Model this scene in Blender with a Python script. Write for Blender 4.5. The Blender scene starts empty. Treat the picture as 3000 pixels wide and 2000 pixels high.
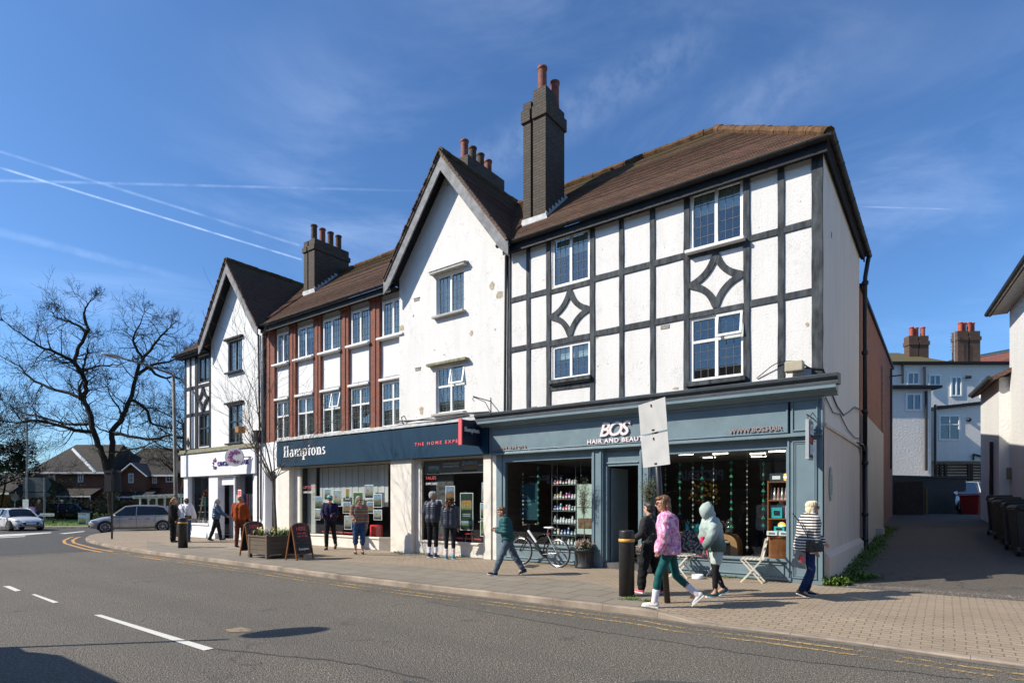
import bpy, bmesh, math, random
from mathutils import Vector, Matrix, noise
from mathutils.geometry import tessellate_polygon
R = math.radians
random.seed(7)
scene = bpy.context.scene
col = scene.collection
# ------------------------------------------------------------ camera
cam_d = bpy.data.cameras.new('camera'); cam = bpy.data.objects.new('camera', cam_d); col.objects.link(cam)
cam.location = (0, 0, 1.6); cam.rotation_euler = (R(90), 0, 0)
cam_d.sensor_width = 36; cam_d.lens = 20.4; cam_d.shift_y = 0.156
cam_d.clip_start = 0.05; cam_d.clip_end = 3000
scene.camera = cam
# ------------------------------------------------------------ light
SUN_EL = R(37.5); SAX, SAY = -0.985, -0.170
sun_d = bpy.data.lights.new('sun', 'SUN'); sun_d.energy = 5.0; sun_d.angle = R(0.5); sun_d.color = (1, .93, .82)
sun = bpy.data.objects.new('sun', sun_d); col.objects.link(sun)
sv = Vector((SAX*math.cos(SUN_EL), SAY*math.cos(SUN_EL), math.sin(SUN_EL)))
sun.rotation_euler = sv.to_track_quat('Z', 'Y').to_euler()
world = bpy.data.worlds.new('World'); scene.world = world; world.use_nodes = True
wn = world.node_tree; wn.nodes.clear(); wl = wn.links
def WN(t, **k):
    n = wn.nodes.new(t)
    for a, b in k.items(): setattr(n, a, b)
    return n
wout = WN('ShaderNodeOutputWorld'); wbg = WN('ShaderNodeBackground'); wbg.inputs['Strength'].default_value = 0.102
sky = WN('ShaderNodeTexSky', sky_type='NISHITA'); sky.sun_disc = False
sky.sun_elevation = SUN_EL; sky.sun_rotation = math.atan2(SAX, SAY) % (2*math.pi)
sky.air_density = 1.0; sky.dust_density = 0.7; sky.ozone_density = 4.0
wtc = WN('ShaderNodeTexCoord')
def wmath(op, a, b=None, c=None, clamp=False):
    n = WN('ShaderNodeMath', operation=op); n.use_clamp = clamp
    for i, s in enumerate((a, b, c)):
        if s is None: continue
        if isinstance(s, (int, float)): n.inputs[i].default_value = s
        else: wl.new(s, n.inputs[i])
    return n.outputs[0]
def wdot(v):
    n = WN('ShaderNodeVectorMath', operation='DOT_PRODUCT'); wl.new(wtc.outputs['Generated'], n.inputs[0]); n.inputs[1].default_value = v
    return n.outputs['Value']
def pxdir(px, py): return Vector(((px-1500)/1700, 1, (1468-py)/1700)).normalized()
def wnoise(scale, det, rough, stretch, rot=(0, 0, 0), dist=0):
    m = WN('ShaderNodeMapping'); m.inputs['Scale'].default_value = stretch; m.inputs['Rotation'].default_value = rot
    wl.new(wtc.outputs['Generated'], m.inputs[0])
    n = WN('ShaderNodeTexNoise'); n.inputs['Scale'].default_value = scale; n.inputs['Detail'].default_value = det
    n.inputs['Roughness'].default_value = rough; n.inputs['Distortion'].default_value = dist
    wl.new(m.outputs[0], n.inputs['Vector']); return n.outputs['Fac']
def wramp(v, a, b):
    n = WN('ShaderNodeMapRange', interpolation_type='SMOOTHSTEP'); wl.new(v, n.inputs[0])
    n.inputs[1].default_value = a; n.inputs[2].default_value = b; return n.outputs[0]
# thin cirrus, streaked, and vapour trails: great circles on the sky
c1 = wramp(wnoise(2.2, 9, .62, (1.0, 1.0, 3.2), (0, R(-24), 0), .6), .44, .80)
c2 = wramp(wnoise(1.1, 4, .5, (1, 1, 1.6), (0, R(15), 0), .3), .34, .62)
cloud = wmath('MULTIPLY', wmath('MULTIPLY', c1, c2), 1.0)
tn = wramp(wnoise(30, 4, .6, (1, 1, 1)), .2, .75)
total = wmath('MULTIPLY', cloud, 1.5)
for (ax, ay, bx, by, w, k, fa, fb) in [(-300, 400, 885, 761, .0012, 3.6, 0, 0), (-300, 350, 880, 720, .0016, 1.5, 0, 0), (-200, 524, 1530, 567, .0015, 1.5, 0, .7),
                                (-100, 655, 640, 842, .005, 0.9, 0, .5), (2500, 605, 2800, 613, .0008, 1.2, .2, .1), (0, 930, 330, 1010, .008, .5, .1, .4), (1280, 560, 2250, 10, .030, .8, .2, .3),
                                (2080, 410, 2480, 130, .028, .6, .3, .3)]:
    A, B = pxdir(ax, ay), pxdir(bx, by); n = A.cross(B).normalized(); t = n.cross(A).normalized()
    ang = math.acos(max(-1, min(1, A.dot(B))))
    d = wmath('ABSOLUTE', wdot(n)); line = wramp(d, w*1.6, w*.2)
    along = wmath('DIVIDE', wdot(t), math.sin(ang))
    ms = wmath('MULTIPLY', wramp(along, -.001, fa+.002), wramp(along, 1.0, 1-fb-.004))
    total = wmath('ADD', total, wmath('MULTIPLY', wmath('MULTIPLY', wmath('MULTIPLY', line, ms), tn), k))
wadd = WN('ShaderNodeVectorMath', operation='MULTIPLY_ADD')
wl.new(total, wadd.inputs[0]); wadd.inputs[1].default_value = (.92, .97, 1.0); 
wtint = WN('ShaderNodeVectorMath', operation='MULTIPLY'); wl.new(sky.outputs[0], wtint.inputs[0]); wtint.inputs[1].default_value = (.71, .985, 1.25); wl.new(wtint.outputs[0], wadd.inputs[2])
wl.new(wadd.outputs[0], wbg.inputs['Color']); wl.new(wbg.outputs[0], wout.inputs['Surface'])
scene.view_settings.view_transform = 'Standard'; scene.view_settings.look = 'None'
scene.view_settings.exposure = 0.42; scene.view_settings.gamma = 1; scene.view_settings.use_curve_mapping = False
# ------------------------------------------------------------ materials
MATS = {}
def _nodes(name):
    m = bpy.data.materials.new(name); m.use_nodes = True; nt = m.node_tree
    return m, nt, nt.nodes['Principled BSDF']
class NT:
    def __init__(s, nt): s.nt = nt; s.l = nt.links; s.tc = nt.nodes.new('ShaderNodeTexCoord')
    def n(s, t, **k):
        x = s.nt.nodes.new(t)
        for a, b in k.items(): setattr(x, a, b)
        return x
    def noise(s, scale, det=3, rough=.55, coord='Object', vec=None, sc=None, dist=0):
        x = s.n('ShaderNodeTexNoise'); x.inputs['Scale'].default_value = scale; x.inputs['Detail'].default_value = det
        x.inputs['Roughness'].default_value = rough; x.inputs['Distortion'].default_value = dist
        src = vec or s.tc.outputs[coord]
        if sc:
            mp = s.n('ShaderNodeMapping'); mp.inputs['Scale'].default_value = sc; s.l.new(src, mp.inputs[0]); src = mp.outputs[0]
        s.l.new(src, x.inputs['Vector']); return x.outputs['Fac']
    def rng(s, v, a, b, c=0, d=1, smooth=False):
        x = s.n('ShaderNodeMapRange'); x.interpolation_type = 'SMOOTHSTEP' if smooth else 'LINEAR'
        s.l.new(v, x.inputs[0])
        for i, k in zip((1, 2, 3, 4), (a, b, c, d)): x.inputs[i].default_value = k
        return x.outputs[0]
    def mix(s, f, a, b, t='MIX'):
        x = s.n('ShaderNodeMix', data_type='RGBA', blend_type=t)
        for i, k in ((0, f), (6, a), (7, b)):
            if isinstance(k, (int, float)): x.inputs[i].default_value = k
            elif isinstance(k, tuple): x.inputs[i].default_value = (*k[:3], 1)
            else: s.l.new(k, x.inputs[i])
        return x.outputs[2]
    def math(s, op, a, b=0.0, clamp=False):
        x = s.n('ShaderNodeMath', operation=op); x.use_clamp = clamp
        for i, k in ((0, a), (1, b)):
            if isinstance(k, (int, float)): x.inputs[i].default_value = k
            else: s.l.new(k, x.inputs[i])
        return x.outputs[0]
    def bump(s, h, st, dist, bsdf, prev=None):
        x = s.n('ShaderNodeBump'); x.inputs['Strength'].default_value = st; x.inputs['Distance'].default_value = dist
        s.l.new(h, x.inputs['Height'])
        if prev: s.l.new(prev, x.inputs['Normal'])
        s.l.new(x.outputs[0], bsdf.inputs['Normal']); return x.outputs[0]
def dk(c, k): return tuple(x*k for x in c)
def plain(name, c, rough=.6, var=.18, scale=6, bump=0, bscale=40, metal=0, coat=0, bd=.01, sub=0, stretch=None):
    if name in MATS: return MATS[name]
    m, nt, b = _nodes(name); t = NT(nt)
    f = t.noise(scale, 5, .6, sc=stretch)
    cc = t.mix(t.rng(f, .3, .7), dk(c, 1-var), tuple(min(1, x*(1+var*.6)) for x in c))
    t.l.new(cc, b.inputs['Base Color'])
    t.l.new(t.rng(t.noise(scale*2.3, 4), .3, .7, max(.02, rough-.08), min(1, rough+.08)), b.inputs['Roughness'])
    if rough >= .5 and not metal: b.inputs['Specular IOR Level'].default_value = .22
    b.inputs['Metallic'].default_value = metal; b.inputs['Coat Weight'].default_value = coat
    if bump: t.bump(t.noise(bscale, 4), bump, bd, b)
    MATS[name] = m; return m
def brick(name, c1, c2, mortar, w=.225, h=.075, ms=.012, stain=(.03, .03, .03), st=.35, bump=.5, offset=.5):
    if name in MATS: return MATS[name]
    m, nt, b = _nodes(name); t = NT(nt)
    x = t.n('ShaderNodeTexBrick'); x.offset = offset; x.inputs['Scale'].default_value = 1
    x.inputs['Brick Width'].default_value = w; x.inputs['Row Height'].default_value = h; x.inputs['Mortar Size'].default_value = ms
    x.inputs['Mortar Smooth'].default_value = .3; x.inputs['Bias'].default_value = 0
    x.inputs['Color1'].default_value = (*c1, 1); x.inputs['Color2'].default_value = (*c2, 1); x.inputs['Mortar'].default_value = (*mortar, 1)
    t.l.new(t.tc.outputs['UV'], x.inputs['Vector'])
    f = t.rng(t.noise(1.3, 6, .65), .42, .75, 0, st)
    g = t.mix(t.rng(t.noise(25, 3), .35, .65, 0, .5), x.outputs['Color'], (*dk(c1, .55),))
    t.l.new(t.mix(f, g, stain), b.inputs['Base Color']); b.inputs['Roughness'].default_value = .85
    hh = t.math('ADD', t.math('MULTIPLY', x.outputs['Fac'], -1.0), t.math('MULTIPLY', t.noise(60, 3), .35))
    t.bump(hh, bump, .012, b); MATS[name] = m; return m
def tiles(name, c1, c2, moss=(.10, .09, .025), mv=.6, w=.17, h=.105, zr=(10.2, 11.6)):
    m, nt, b = _nodes(name); t = NT(nt)
    x = t.n('ShaderNodeTexBrick'); x.offset = .5; x.inputs['Scale'].default_value = 1
    x.inputs['Brick Width'].default_value = w; x.inputs['Row Height'].default_value = h; x.inputs['Mortar Size'].default_value = .006
    x.inputs['Mortar Smooth'].default_value = .1
    x.inputs['Color1'].default_value = (*c1, 1); x.inputs['Color2'].default_value = (*c2, 1); x.inputs['Mortar'].default_value = (.015, .012, .01, 1)
    t.l.new(t.tc.outputs['UV'], x.inputs['Vector'])
    sep = t.n('ShaderNodeSeparateXYZ'); t.l.new(t.tc.outputs['UV'], sep.inputs[0])
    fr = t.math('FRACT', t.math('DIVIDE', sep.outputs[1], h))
    so = t.n('ShaderNodeSeparateXYZ'); t.l.new(t.tc.outputs['Object'], so.inputs[0])
    hz = t.rng(so.outputs[2], zr[0], zr[1], 0, 1)
    ms = t.rng(t.math('ADD', t.noise(2.6, 7, .7), t.math('MULTIPLY', hz, .22)), .52, .72, 0, mv, True)
    cc = t.mix(t.rng(t.noise(9, 4, .7), .3, .7, 0, .6), x.outputs['Color'], dk(c1, .5))
    cc = t.mix(ms, cc, moss)
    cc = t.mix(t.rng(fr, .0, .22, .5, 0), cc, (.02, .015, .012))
    t.l.new(cc, b.inputs['Base Color']); b.inputs['Roughness'].default_value = .9
    hh = t.math('ADD', t.math('MULTIPLY', fr, -1.0), t.math('MULTIPLY', x.outputs['Fac'], -.5))
    hh = t.math('ADD', hh, t.math('MULTIPLY', t.noise(14, 4), .9))
    t.bump(hh, .5, .018, b); MATS[name] = m; return m
def render_wall(name, c, dirt=(.30, .27, .22), pits=.5, bd=.02, bscale=16, streak=.25):
    m, nt, b = _nodes(name); t = NT(nt)
    f1 = t.noise(bscale, 5, .62); f2 = t.noise(bscale*3.1, 3, .6)
    v = t.n('ShaderNodeTexVoronoi'); v.inputs['Scale'].default_value = 5.5; t.l.new(t.tc.outputs['Object'], v.inputs['Vector'])
    v.inputs['Randomness'].default_value = 1
    pit = t.math('MULTIPLY', t.rng(v.outputs['Distance'], .05, .10, 1, 0), t.rng(t.noise(3.2, 2), .52, .60, 0, 1))
    pit2 = t.rng(t.noise(26, 4, .7), .70, .745, 0, 1)
    st = t.rng(t.noise(1.0, 6, .7, sc=(2.6, 2.6, .35)), .46, .85, 0, streak)
    cc = t.mix(t.rng(t.noise(.8, 5, .7), .35, .75, 0, .35), c, dk(c, .87))
    cc = t.mix(st, cc, dirt)
    cc = t.mix(t.math('MULTIPLY', t.math('MAXIMUM', pit, pit2), pits), cc, dk(dirt, .45))  # pits drawn dark, their small shadows put into the colour
    cn = t.noise(2.1, 6, .72); ck = t.math('MULTIPLY', t.rng(t.math('ABSOLUTE', t.math('SUBTRACT', cn, .5)), .0, .006, 1, 0), t.rng(t.noise(1.7, 2), .54, .60, 0, pits))
    c2 = t.math('MULTIPLY', t.rng(t.noise(55, 2, .5, sc=(1, 1, .55)), .66, .70), pits); cc = t.mix(t.math('MULTIPLY', t.math('MAXIMUM', ck, c2), .8), cc, dk(dirt, .5))
    t.l.new(cc, b.inputs['Base Color']); b.inputs['Roughness'].default_value = .9
    hh = t.math('ADD', f1, t.math('MULTIPLY', f2, .35)); hh = t.math('SUBTRACT', hh, t.math('MULTIPLY', t.math('MAXIMUM', pit, pit2), .8))
    t.bump(hh, .7, bd, b); MATS[name] = m; return m
def emit(name, c, s):
    if name in MATS: return MATS[name]
    m, nt, b = _nodes(name); b.inputs['Base Color'].default_value = (*c, 1)
    b.inputs['Emission Color'].default_value = (*c, 1); b.inputs['Emission Strength'].default_value = s; MATS[name] = m; return m
def glassmat(name, ior=1.6, tint=(.8, .87, .86), wav=.0012):
    m = bpy.data.materials.new(name); m.use_nodes = True; nt = m.node_tree; nt.nodes.clear(); t = NT(nt)
    o = t.n('ShaderNodeOutputMaterial'); mx = t.n('ShaderNodeMixShader'); tr = t.n('ShaderNodeBsdfTransparent'); gl = t.n('ShaderNodeBsdfGlossy')
    fr = t.n('ShaderNodeFresnel'); fr.inputs['IOR'].default_value = ior; tr.inputs[0].default_value = (*tint, 1)
    gl.inputs['Roughness'].default_value = .01; gl.inputs['Color'].default_value = (.95, .97, 1, 1)
    gm = t.n('ShaderNodeNewGeometry'); mi = t.n('ShaderNodeMix', data_type='FLOAT'); t.l.new(gm.outputs['Backfacing'], mi.inputs[0]); mi.inputs[2].default_value = ior; mi.inputs[3].default_value = 1/ior; t.l.new(mi.outputs[0], fr.inputs['IOR'])
    bp = t.n('ShaderNodeBump'); bp.inputs['Strength'].default_value = .35; bp.inputs['Distance'].default_value = wav
    t.l.new(t.noise(1.7, 2), bp.inputs['Height']); t.l.new(bp.outputs[0], gl.inputs['Normal'])
    t.l.new(fr.outputs[0], mx.inputs[0]); t.l.new(tr.outputs[0], mx.inputs[1]); t.l.new(gl.outputs[0], mx.inputs[2]); t.l.new(mx.outputs[0], o.inputs[0])
    MATS[name] = m; return m
# ------------------------------------------------------------ mesh builder
class MB:
    def __init__(s): s.v = []; s.f = []; s.mi = []; s.cm = 0; s.sm = []; s.smooth = False
    def add(s, vs, fs):
        o = len(s.v); s.v += [tuple(v) for v in vs]
        for f in fs: s.f.append(tuple(i+o for i in f)); s.mi.append(s.cm); s.sm.append(s.smooth)
        return s
    def box(s, x0, x1, y0, y1, z0, z1):
        if x0 > x1: x0, x1 = x1, x0
        if y0 > y1: y0, y1 = y1, y0
        if z0 > z1: z0, z1 = z1, z0
        return s.add([(x0,y0,z0),(x1,y0,z0),(x1,y1,z0),(x0,y1,z0),(x0,y0,z1),(x1,y0,z1),(x1,y1,z1),(x0,y1,z1)],
              [(0,3,2,1),(4,5,6,7),(0,1,5,4),(1,2,6,5),(2,3,7,6),(3,0,4,7)])
    def poly(s, pts): return s.add(pts, [tuple(range(len(pts)))])
    def prism(s, pts, pl, a, b):
        f = {'xz': lambda p, k: (p[0], k, p[1]), 'xy': lambda p, k: (p[0], p[1], k), 'yz': lambda p, k: (k, p[0], p[1])}[pl]
        n = len(pts); s.add([f(p, a) for p in pts]+[f(p, b) for p in pts],
            [tuple(range(n)), tuple(range(2*n-1, n-1, -1))]+[(i, i+n, (i+1) % n+n, (i+1) % n) for i in range(n)]); return s
    def slab(s, pts, th):
        P = [Vector(p) for p in pts]; n = (P[1]-P[0]).cross(P[-1]-P[0]).normalized()
        if n.z < 0: n = -n
        Q = [p-n*th for p in P]; k = len(P)
        return s.add(P+Q, [tuple(range(k)), tuple(range(2*k-1, k-1, -1))]+[(i, i+k, (i+1) % k+k, (i+1) % k) for i in range(k)])
    def tube(s, pts, r, n=8, cap=True):
        P = [Vector(p) for p in pts]; rr = r if isinstance(r, (list, tuple)) else [r]*len(P)
        vs = []; up = None
        for i, p in enumerate(P):
            d = (P[min(i+1, len(P)-1)]-P[max(i-1, 0)]).normalized()
            if up is None: up = Vector((0, 0, 1)) if abs(d.z) < .9 else Vector((1, 0, 0))
            a = d.cross(up)
            if a.length < 1e-4: a = d.orthogonal()
            a.normalize(); b = d.cross(a).normalized(); up = a.cross(d) if True else up
            up = -b if b.dot(up) < 0 else b
            a = d.cross(up).normalized()
            for k in range(n):
                t = 2*math.pi*k/n; vs.append(p+(a*math.cos(t)+up*math.sin(t))*rr[i])
        fs = [(i*n+k, i*n+(k+1) % n, (i+1)*n+(k+1) % n, (i+1)*n+k) for i in range(len(P)-1) for k in range(n)]
        if cap: fs += [tuple(range(n-1, -1, -1)), tuple((len(P)-1)*n+k for k in range(n))]
        return s.add(vs, fs)
    def lathe(s, prof, c=(0, 0, 0), n=20, sx=1, sy=1):
        vs = []; m = len(prof)
        for r, z in prof:
            for k in range(n):
                t = 2*math.pi*k/n; vs.append((c[0]+r*sx*math.cos(t), c[1]+r*sy*math.sin(t), c[2]+z))
        fs = [(i*n+k, i*n+(k+1) % n, (i+1)*n+(k+1) % n, (i+1)*n+k) for i in range(m-1) for k in range(n)]
        fs += [tuple(range(n-1, -1, -1)), tuple((m-1)*n+k for k in range(n))]
        return s.add(vs, fs)
    def ball(s, c, r, nu=12, nv=8, M=None):
        if isinstance(r, (int, float)): r = (r, r, r)
        vs = [];
        for i in range(nv+1):
            ph = math.pi*i/nv
            for k in range(nu):
                t = 2*math.pi*k/nu; q = Vector((r[0]*math.sin(ph)*math.cos(t), r[1]*math.sin(ph)*math.sin(t), r[2]*math.cos(ph)))
                if M: q = M @ q
                vs.append(q+Vector(c))
        fs = [(i*nu+k, (i+1)*nu+k, (i+1)*nu+(k+1) % nu, i*nu+(k+1) % nu) for i in range(nv) for k in range(nu)]
        return s.add(vs, fs)
    def beam(s, p, q, w, h, up=(0, 0, 1)):
        p, q = Vector(p), Vector(q); d = (q-p).normalized(); up = Vector(up)
        a = d.cross(up); a = (a if a.length > 1e-3 else d.orthogonal()).normalized(); b = a.cross(d).normalized()
        vs = [e+a*x*w/2+b*y*h/2 for e in (p, q) for x, y in ((-1, -1), (1, -1), (1, 1), (-1, 1))]
        return s.add(vs, [(3, 2, 1, 0), (4, 5, 6, 7), (0, 1, 5, 4), (1, 2, 6, 5), (2, 3, 7, 6), (3, 0, 4, 7)])
    def courses(s, pts, h=.105, t=.013):
        P = [Vector(p) for p in pts]; n = (P[1]-P[0]).cross(P[2]-P[0]).normalized()
        if n.z < 0: n = -n
        b = (Vector((0, 0, 1))-n*n.z).normalized(); V = [p.dot(b) for p in P]; v0, v1 = min(V), max(V); s.no = getattr(s, 'no', {})
        v = math.floor(v0/h)*h
        while v < v1-1e-4:
            a, c = max(v, v0), min(v+h, v1)
            Q = list(zip(P, V))
            for lim, sg in ((a, 1), (c, -1)):
                out = []
                for i in range(len(Q)):
                    (p, x), (q, y) = Q[i], Q[(i+1) % len(Q)]; ip, iq = (x-lim)*sg >= -1e-7, (y-lim)*sg >= -1e-7
                    if ip: out.append((p, x))
                    if ip != iq and abs(y-x) > 1e-9: k = (lim-x)/(y-x); out.append((p.lerp(q, k), lim))
                Q = out
                if not Q: break
            v += h
            if len(Q) < 3: continue
            up = t+random.uniform(-.003, .005); pts2 = [p+n*(up*(c-x)/max(1e-6, c-a)+.002) for p, x in Q]
            s.no[len(s.f)] = n; s.poly(pts2)
            low = [(p, q) for (p, x), q in zip(Q, pts2) if abs(x-a) < 1e-4]
            if len(low) >= 2:
                low.sort(key=lambda e: (e[0].x, e[0].y)); (p0, q0), (p1, q1) = low[0], low[-1]; s.no[len(s.f)] = n; s.uo = getattr(s, 'uo', {}); s.uo[len(s.f)] = h*.6; s.poly([p0-n*.01, p1-n*.01, q1, q0])
        return s
    def wall(s, outer, holes, y, rev=.15):
        loops = [[Vector((x, z, 0)) for x, z in outer]]+[[Vector(q) for q in ((a, c, 0), (b, c, 0), (b, d, 0), (a, d, 0))] for a, b, c, d in holes]
        flat = [p for l in loops for p in l]
        s.add([(p.x, y, p.y) for p in flat], [tuple(t) for t in tessellate_polygon(loops)])
        for a, b, c, d in holes:
            for (x0, z0), (x1, z1) in (((a, c), (b, c)), ((b, c), (b, d)), ((b, d), (a, d)), ((a, d), (a, c))):
                s.poly([(x0, y, z0), (x1, y, z1), (x1, y+rev, z1), (x0, y+rev, z0)])
        return s
    def build(s, name, mat, parent=None, uv=True, bevel=0, loc=None):
        me = bpy.data.meshes.new(name); me.from_pydata(s.v, [], s.f)
        for m in (mat if isinstance(mat, list) else [mat]): me.materials.append(m)
        me.polygons.foreach_set('material_index', s.mi); me.polygons.foreach_set('use_smooth', s.sm)
        if uv:
            L = me.uv_layers.new(name='UVMap').data; V = me.vertices
            no = getattr(s, 'no', {}); uo = getattr(s, 'uo', {})
            for p in me.polygons:
                n = no.get(p.index, p.normal)
                if abs(n.z) > .98 or n.length < .5: t = Vector((1, 0, 0)); b = Vector((0, 1, 0))
                else:
                    t = Vector((-n.y, n.x, 0)).normalized()
                    if t.x+t.y*.999 < 0: t = -t
                    b = Vector((0, 0, 1)) if abs(n.z) < .02 else n.cross(t)
                    if b.z < 0: b = -b
                for li, vi in zip(p.loop_indices, p.vertices):
                    c = V[vi].co; L[li].uv = (c.dot(t), c.dot(b)+uo.get(p.index, 0))
        o = bpy.data.objects.new(name, me); col.objects.link(o)
        if parent: o.parent = parent
        if loc: o.location = loc
        if bevel:
            md = o.modifiers.new('bevel', 'BEVEL'); md.width = bevel; md.segments = 2; md.limit_method = 'ANGLE'; md.angle_limit = R(40)
        return o
def tag(o, label=None, cat=None, group=None, kind=None):
    for k, v in (('label', label), ('category', cat), ('group', group), ('kind', kind)):
        if v: o[k] = v
    return o
def thing(name, label, cat, loc=(0, 0, 0), rz=0, group=None, scale=1):
    o = bpy.data.objects.new(name, None); col.objects.link(o); o.location = loc; o.rotation_euler = (0, 0, rz); o.empty_display_size = .2
    o.scale = (scale,)*3
    return tag(o, label, cat, group)
def copy_tree(o, parent=None):
    c = o.copy(); col.objects.link(c); c.parent = parent
    for ch in list(o.children): copy_tree(ch, c)
    return c
def text(name, body, size, mat, parent, loc, rot=(R(90), 0, 0), ext=.01, sx=1, shear=0, bold=0, space=1, align='LEFT', fit=None):
    cu = bpy.data.curves.new(name, 'FONT'); cu.body = body; cu.size = size; cu.extrude = ext; cu.shear = shear; cu.offset = bold
    cu.space_character = space; cu.align_x = align; cu.resolution_u = 3
    tmp = bpy.data.objects.new('tmp', cu); col.objects.link(tmp)
    dg = bpy.context.evaluated_depsgraph_get(); me = bpy.data.meshes.new_from_object(tmp.evaluated_get(dg)); bpy.data.objects.remove(tmp)
    me.name = name; me.materials.clear(); me.materials.append(mat)
    if fit:
        xs = [v.co.x for v in me.vertices]; ys = [v.co.y for v in me.vertices]; w = max(xs)-min(xs); h = max(ys)-min(ys); mx, my = min(xs), min(ys)
        for v in me.vertices: v.co.x = (v.co.x-mx)*fit[0]/w; v.co.y = (v.co.y-my)*fit[1]/h
    else:
        for v in me.vertices: v.co.x *= sx
    o = bpy.data.objects.new(name, me); col.objects.link(o); o.location = loc; o.rotation_euler = rot
    if parent: o.parent = parent
    return o
# ------------------------------------------------------------ frames: facade frame (x along the terrace, y inward) and ground points
F0, CX, HY, H = 1700., 1500., 1468., 1.6
EX, EY = .8013072, -.5982531
CO = (5.949388, 11.102041); FROT = math.atan2(EY, EX)
def G(px, py, z=0):
    Y = F0*(H-z)/(py-HY); return Vector(((px-CX)/F0*Y, Y, z))
def P(px, py, Y): return Vector(((px-CX)/F0*Y, Y, H+(HY-py)*Y/F0))
def FW(x, d, z=0): return Vector((CO[0]+x*EX-d*EY, CO[1]+x*EY+d*EX, z))
def house(name, label, cat='building'): return thing(name, label, cat, (CO[0], CO[1], 0), FROT)
WHITE = render_wall('white_roughcast', (.72, .705, .675), pits=.85, streak=.22, bscale=30, bd=.016)
WHITE2 = render_wall('white_smooth_render', (.70, .70, .69), pits=.12, bd=.008, bscale=9, streak=.12)
SIDEW = render_wall('weathered_side_render', (.76, .68, .58), dirt=(.34, .28, .21), pits=.25, bd=.012, streak=.3)
PINK = render_wall('pinkish_smooth_render', (.66, .54, .44), dirt=(.28, .22, .18), pits=.15, bd=.004, streak=.35)
TIMB = plain('charcoal_timber', (.056, .064, .071), .75, .75, 11, .5, 30, stretch=(1, 1, .25), bd=.006)
BLACKT = plain('black_painted_timber', (.016, .017, .020), .6, .3, 8, .3, 30)
BARGE = plain('grey_bargeboard', (.215, .215, .222), .7, .4, 5, .5, 30, bd=.006)
BLACKP = plain('black_plastic', (.018, .018, .02), .35, .2, 5)
GUT = plain('dark_gutter', (.028, .028, .028), .55, .5, 3)
UPVC = plain('white_upvc', (.78, .78, .76), .35, .05, 3)
WINBLK = plain('black_window_paint', (.02, .02, .022), .4, .2, 5)
LEAD = plain('lead_cames', (.11, .12, .13), .6, .1, 20)
FLASH = plain('lead_flashing', (.50, .51, .50), .6, .35, 6, .4, 30)
GLASS = glassmat('window_glass', 1.85)
SHOPG = glassmat('shop_glass', 1.45, (.93, .95, .94), .0004)
BLIND = plain('white_blind', (.62, .63, .62), .8, .08, 5)
CURT = plain('net_curtain', (.55, .56, .56), .9, .2, 12, stretch=(6, 6, .3))
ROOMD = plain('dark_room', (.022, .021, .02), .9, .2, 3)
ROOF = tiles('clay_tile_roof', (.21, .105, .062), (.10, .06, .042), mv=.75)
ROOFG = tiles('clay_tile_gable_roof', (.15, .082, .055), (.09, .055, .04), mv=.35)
RIDGE = plain('mossy_ridge_tile', (.12, .066, .032), .9, .6, 6, .6, 25)
DBRICK = brick('dark_chimney_brick', (.105, .076, .052), (.06, .046, .034), (.035, .03, .024), st=.3, bump=.9)
RBRICK = brick('red_pier_brick', (.30, .085, .045), (.22, .06, .035), (.16, .10, .08), st=.2)
TERR = plain('terracotta_pot', (.23, .085, .06), .7, .45, 5, .3, 20)
TERR2 = plain('sooty_clay_pot', (.10, .065, .045), .8, .5, 5, .3, 20)
SLATE = plain('slate_blue_joinery', (.150, .215, .245), .42, .12, 2.5, .08, 60)
SLATED = plain('slate_blue_cornice_lead', (.06, .072, .082), .5, .25, 4, .2, 40)
NAVY = plain('navy_fascia', (.004, .033, .068), .6, .15, 1.5); NAVY.node_tree.nodes['Principled BSDF'].inputs['Specular IOR Level'].default_value = .2
CREAM = plain('cream_shop_paint', (.72, .68, .60), .55, .12, 3, .15, 40)
SHOPW = plain('white_shop_panel', (.80, .80, .82), .4, .05, 2)
DGREY = plain('grey_shop_door', (.33, .34, .36), .5, .1, 3)
CORAL = plain('coral_lettering', (.78, .13, .14), .5, .05, 3)
WLET = plain('white_lettering', (.82, .82, .82), .5, .04, 3)
PLET2 = plain('bronze_lettering', (.30, .24, .23), .4, .1, 5); PLET = plain('pale_pink_lettering', (.78, .68, .68), .4, .04, 3)
SKIN = plain('skin_fair', (.52, .30, .21), .55, .12, 12, sub=0)
SKIN2 = plain('skin_ruddy', (.42, .21, .14), .55, .12, 12)
BLKMETAL = plain('black_metal', (.014, .014, .015), .42, .3, 6, .1, 40, metal=.0, coat=.2)
STEELG = plain('grey_steel', (.26, .27, .27), .5, .25, 5, metal=.5)
MOSSY = plain('mossy_ledge', (.26, .25, .17), .95, .5, 8, .7, 20)
OAK = plain('oak_wood', (.36, .14, .05), .5, .35, 3, .15, 20, stretch=(.4, .4, 3))
LWOOD = plain('light_wood', (.42, .23, .10), .5, .3, 3, .1, 20)
BARK = plain('dark_bark', (.030, .024, .018), .9, .4, 6, .6, 14)
BARK2 = plain('grey_young_bark', (.15, .125, .09), .85, .4, 9, .5, 20)
GREEN = plain('leaf_green', (.055, .085, .025), .6, .5, 6)
OLIVE = plain('olive_leaf', (.13, .15, .085), .6, .5, 9)
DGREEN = plain('evergreen_leaf', (.018, .032, .012), .7, .5, 3)
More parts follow.
